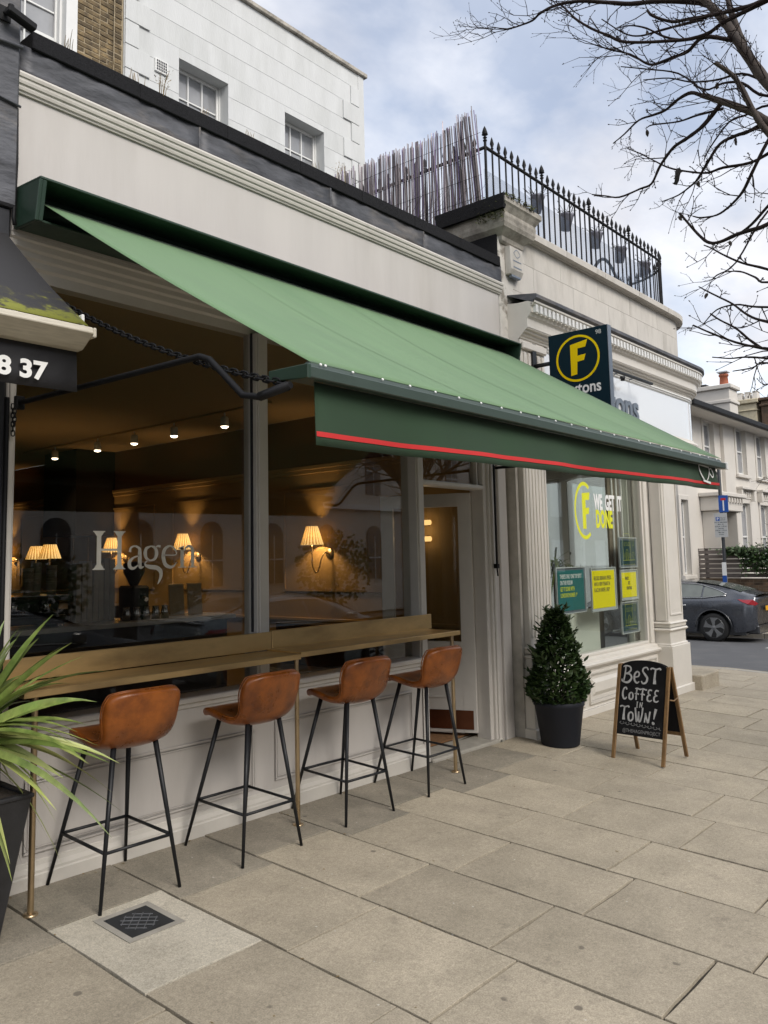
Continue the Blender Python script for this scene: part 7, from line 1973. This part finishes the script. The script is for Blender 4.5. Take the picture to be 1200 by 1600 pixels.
# ------------------------------------------------------------------ inside the cafe
def sconce(y, lab, z=1.66):
    t = thing('wall_lamp', lab, 'wall lamp', (6.5, y, z), group='pleated wall lamps inside the cafe')
    b = MB(); b.lathe([(0, -.012), (.05, -.012), (.058, -.004), (.058, 0), (0, 0)], (0, 0, 0), 20, axis='x'); b.build('back_plate', M['brass_post'], t)
    b = MB(); p = smooth_path([(-.012, 0, 0), (-.06, .02, .01), (-.09, .045, -.06), (-.11, .07, -.18), (-.135, .10, -.19), (-.15, .12, -.10), (-.15, .12, .10)], 5); b.tube(p, .007, 8); b.build('arm', M['brass_post'], t)
    c = (-.15, .12, 0); b = MB(); n = 40; vs = []
    for r_, h in ((.062, .30), (.122, .10)):
        for k in range(n):
            a = 2*pi*k/n; q = r_*(1+(.035 if k % 2 else -.035)); vs.append((c[0]+q*cos(a), c[1]+q*sin(a), h))
    b.add(vs, [(k, (k+1) % n, n+(k+1) % n, n+k) for k in range(n)])
    pleats(b.build('pleated_shade', SH, t, fixn=False))
    ld = bpy.data.lights.new('bulb', 'POINT'); ld.energy = 7.5; ld.color = (1.0, .62, .27); ld.shadow_soft_size = .03
    lo = bpy.data.objects.new('bulb', ld); C.objects.link(lo); lo.parent = t; lo.location = (-.15, .12, .19)
    return t
def shade_mat(name, col, k):
    m_ = bpy.data.materials.new(name); m_.use_nodes = True; t = m_.node_tree; t.nodes.clear()
    o_ = t.nodes.new('ShaderNodeOutputMaterial'); a_s = t.nodes.new('ShaderNodeAddShader'); tl = t.nodes.new('ShaderNodeBsdfTranslucent'); tl.inputs[0].default_value = (.030, .019, .006, 1)
    em = t.nodes.new('ShaderNodeEmission'); em.inputs[0].default_value = (*col, 1); em.inputs[1].default_value = k
    t.links.new(tl.outputs[0], a_s.inputs[0]); t.links.new(em.outputs[0], a_s.inputs[1]); t.links.new(a_s.outputs[0], o_.inputs[0]); return m_
SH = shade_mat('pleated_cloth', (1, .66, .25), .62); SH2 = shade_mat('pleat_fold', (.85, .45, .11), .26)
def pleats(o):
    o.data.materials.append(SH2)
    for p in o.data.polygons: p.material_index = p.index % 2
sconce(2.13, 'lit pleated wall lamp with brass arm alone in the right cafe window')
sconce(4.45, 'lit pleated wall lamp seen behind the last letters on the glass')
sconce(6.10, 'lit pleated wall lamp deeper inside behind the first letters on the glass')
sconce(9.35, 'lit pleated wall lamp farthest inside by the left window post')
# lamps on the back counter
def table_lamp(x, y, lab):
    t = thing('table_lamp', lab, 'table lamp', (x, y, 1.12), group='pleated table lamps on the back shelf of the cafe')
    b = MB(); b.lathe([(0, 0), (.06, 0), (.06, .012), (.01, .02), (.008, .56)], (0, 0, 0), 14); b.build('base', M['brass_post'], t)
    b = MB(); n = 40; vs = []
    for r_, h in ((.066, .705), (.118, .55)):
        for k in range(n):
            a = 2*pi*k/n; q = r_*(1+(.035 if k % 2 else -.035)); vs.append((q*cos(a), q*sin(a), h))
    b.add(vs, [(k, (k+1) % n, n+(k+1) % n, n+k) for k in range(n)]); pleats(b.build('pleated_shade', SH, t, fixn=False))
    ld = bpy.data.lights.new('bulb', 'POINT'); ld.energy = 4; ld.color = (1.0, .62, .27); ld.shadow_soft_size = .03
    lo = bpy.data.objects.new('bulb', ld); C.objects.link(lo); lo.parent = t; lo.location = (0, 0, .62)
table_lamp(4.59, 4.6, 'lit pleated table lamp on the back shelf, the nearer one left of the cup stacks')
table_lamp(4.84, 5.4, 'lit pleated table lamp on the back shelf, the farther one left of the cup stacks')
# spotlights on a ceiling track
tk = thing('light_track', 'thin ceiling track running into the cafe with small white spotlights', 'light track', (5.54, 4.6, 3.19))
b = MB(); b.box(-.018, .018, -2.6, 2.6, -.012, .008); b.build('track', M['int_wall'], tk)
for y, lab in zip((2.73, 3.63, 4.43, 5.25, 6.32), ('white ceiling spotlight nearest the cafe window', 'second white ceiling spotlight from the cafe window', 'middle one of five white ceiling spotlights', 'fourth white ceiling spotlight from the cafe window', 'white ceiling spotlight farthest from the cafe window')):
    t = thing('spotlight', lab, 'spotlight', (5.54, y, 3.178), group='spotlights hanging from the cafe ceiling track')
    b = MB(); b.tube([(0, 0, 0), (0, 0, -.05)], .009, 8); b.lathe([(0, -.045), (.030, -.045), (.042, -.06), (.046, -.15), (.040, -.15), (.036, -.07), (0, -.07)], (0, 0, 0), 18); b.build('housing', M['white_paint'], t)
    b = MB(); b.lathe([(.041, -.149), (.036, -.160), (.02, -.168), (0, -.170)], (0, 0, 0), 18); b.build('bulb', M['spot_glow'], t, fixn=False)
    ld = bpy.data.lights.new('beam', 'SPOT'); ld.energy = 7; ld.color = (1, .72, .42); ld.spot_size = radians(100); ld.spot_blend = .6; ld.shadow_soft_size = .03
    lo = bpy.data.objects.new('beam', ld); C.objects.link(lo); lo.parent = t; lo.location = (0, 0, -.19)
# service counter along the window
ct = thing('service_counter', 'long service counter with pale marble top inside the cafe window', 'counter', (0, 0, 0))
b = MB(); b.box(1.2, 5.19, 2.13, 2.75, 1.06, 1.10); b.build('marble_top', M['marble'], ct, bevel=.004)
b = MB(); b.box(1.25, 5.12, 2.18, 2.7, 0, 1.06); b.build('front', M['int_dark'], ct)
bs2 = thing('back_shelf', 'dark back shelf holding the table lamps inside the cafe', 'shelf', (0, 0, 0))
b = MB(); b.box(3.4, 5.6, 4.4, 5.65, 1.08, 1.12); b.build('top', M['int_dark'], bs2)
b = MB(); b.box(3.45, 5.55, 4.45, 5.6, 0, 1.08); b.build('cabinet', M['int_dark'], bs2)
# espresso machine
es = thing('espresso_machine', 'black and chrome espresso machine on the counter at the left', 'coffee machine', (3.1, 2.48, 1.10))
b = MB(); b.box(-.45, .45, -.24, .24, .03, .09); b.box(-.45, .45, -.05, .24, .09, .21); b.box(-.47, .47, -.24, .25, .21, .25); b.build('body', M['int_dark'], es, bevel=.02)
for x in (-.38, .38):
    b = MB(); b.box(x-.03, x+.03, -.2, .2, 0, .03); b.build('foot', M['chrome'], es)
for x in (-.27, 0, .27):
    b = MB(); b.lathe([(0, .12), (.04, .12), (.045, .16), (.045, .21), (0, .21)], (x, -.14, 0), 16); b.tube([(x, -.16, .14), (x, -.32, .13)], .012, 8); b.build('group_head', M['chrome'], es)
b = MB(); b.box(-.42, .42, .241, .246, .11, .12); b.box(-.42, .42, .251, .256, .225, .235); b.build('trim', M['chrome'], es)
b = MB(); b.box(-.44, .44, -.20, .20, .25, .254); 
for x0, x1, y0, y1 in ((-.45, .45, -.22, -.21), (-.45, .45, .21, .22)): b.tube([(x0, y0, .29), (x1, y1 if y0 < 0 else y0, .29)], .006, 6)
b.build('cup_rail', M['chrome'], es)
def cup_stack(x, y, n, r_, lab, z=1.354):
    t = thing('cup_stack', lab, 'cups', (x, y, z), group='stacks of paper cups on the coffee machine')
    for k in range(n):
        b = MB(); b.lathe([(r_*.78, 0), (r_, .085), (r_*1.05, .088), (r_*.98, .09), (r_*.74, .004)], (0, 0, .022*k), 14); b.build('cup', M['paper'], t)
rc = random.Random(3)
for i, (x, y, n) in enumerate(((2.76, 2.45, 2), (2.87, 2.52, 1), (2.98, 2.44, 3), (3.09, 2.5, 2), (3.28, 2.46, 7), (3.39, 2.54, 9), (3.49, 2.47, 8))):
    cup_stack(x, y, n, .043, ('shortest stack of paper cups', 'very low stack of paper cups', 'low stack of paper cups by the window post', 'low stack of paper cups beside the tall ones', 'tall stack of paper cups, left of three', 'tallest stack of paper cups in the middle of three', 'tall stack of paper cups, right of three')[i]+' on the coffee machine')
pb = thing('paper_bags', 'block of brown paper bags standing behind the letters on the glass', 'paper bags', (3.95, 2.6, 1.10))
for k in range(7):
    b = MB(); b.box(-.20+.055*k, -.155+.055*k, -.07, .07, 0, .52+rc.uniform(-.03, .03)); b.build('bag', M['paper'], pb, rot=(0, rc.uniform(-.02, .02), 0))
gr = thing('coffee_grinder', 'dark coffee grinder on the counter behind the window lettering', 'grinder', (4.25, 2.42, 1.10))
b = MB(); b.box(-.09, .09, -.12, .12, 0, .30); b.build('body', M['int_dark'], gr, bevel=.02)
b = MB(); b.lathe([(.035, .30), (.095, .42), (.095, .50), (0, .52)], (0, 0, 0), 18); b.build('hopper', M['int_dark'], gr)
b = MB(); b.tube([(0, -.12, .2), (0, -.2, .18)], .02, 8); b.build('spout', M['chrome'], gr)
for i, x in enumerate((4.72, 4.93)):
    t = thing('menu_frame', ('left upright menu card frame on the marble counter', 'right upright menu card frame on the marble counter')[i], 'menu frame', (x, 2.42, 1.10), (-.08, 0, 0), 'menu frames on the counter')
    b = MB(); b.box(-.085, .085, -.006, .006, 0, .30); b.build('frame', M['brass_post'], t, bevel=.003)
    b = MB(); b.box(-.075, .075, -.009, -.006, .012, .288); b.build('card', M['paper'], t)
gl_ = thing('glass_row', 'row of small chrome jugs on the marble counter', 'jugs', (4.3, 2.3, 1.10))
for k in range(5):
    b = MB(); b.lathe([(.0, 0), (.035, 0), (.038, .06), (.028, .10), (.034, .115)], (-.2+.1*k, 0, 0), 14); b.build('jug', M['chrome'], gl_)
# things seen through the open door
for i, z in enumerate((1.78, 1.94)):
    t = thing('small_wall_light', ('lower small glowing tube light', 'upper small glowing tube light')[i]+' on the wall seen through the door', 'wall light', (6.5, .78, z))
    b = MB(); b.tube([(-.035, -.045, 0), (-.035, .045, 0)], .026, 10); b.build('tube', M['lamp_glow'], t)
    b = MB(); b.box(-.03, 0, -.012, .012, -.03, .03); b.build('mount', M['brass_post'], t)
    ld = bpy.data.lights.new('bulb', 'POINT'); ld.energy = .18; ld.color = (1.0, .72, .42); ld.shadow_soft_size = .03
    lo = bpy.data.objects.new('bulb', ld); C.objects.link(lo); lo.parent = t; lo.location = (-.12, 0, 0)
fa = thing('alarm_call_point', 'small dark red wall box seen through the cafe door', 'wall box', (6.499, 1.02, 1.86))
b = MB(); b.box(-.03, 0, -.05, .05, -.055, .055); b.build('box', M['red'], fa, bevel=.006)
b = MB(); b.box(-.034, -.03, -.012, .012, -.03, .02); b.build('button', M['white_plain'], fa)
bn = thing('bench_seat', 'dark upholstered bench along the cafe wall behind the door', 'bench', (6.25, 2.0, 0))
b = MB(); b.box(-.2, .22, -1.3, .9, 0, .46); b.build('seat', M['int_dark'], bn, bevel=.03)
b = MB(); b.box(.14, .22, -1.3, .9, .46, .92); b.build('back', M['int_dark'], bn, bevel=.02)
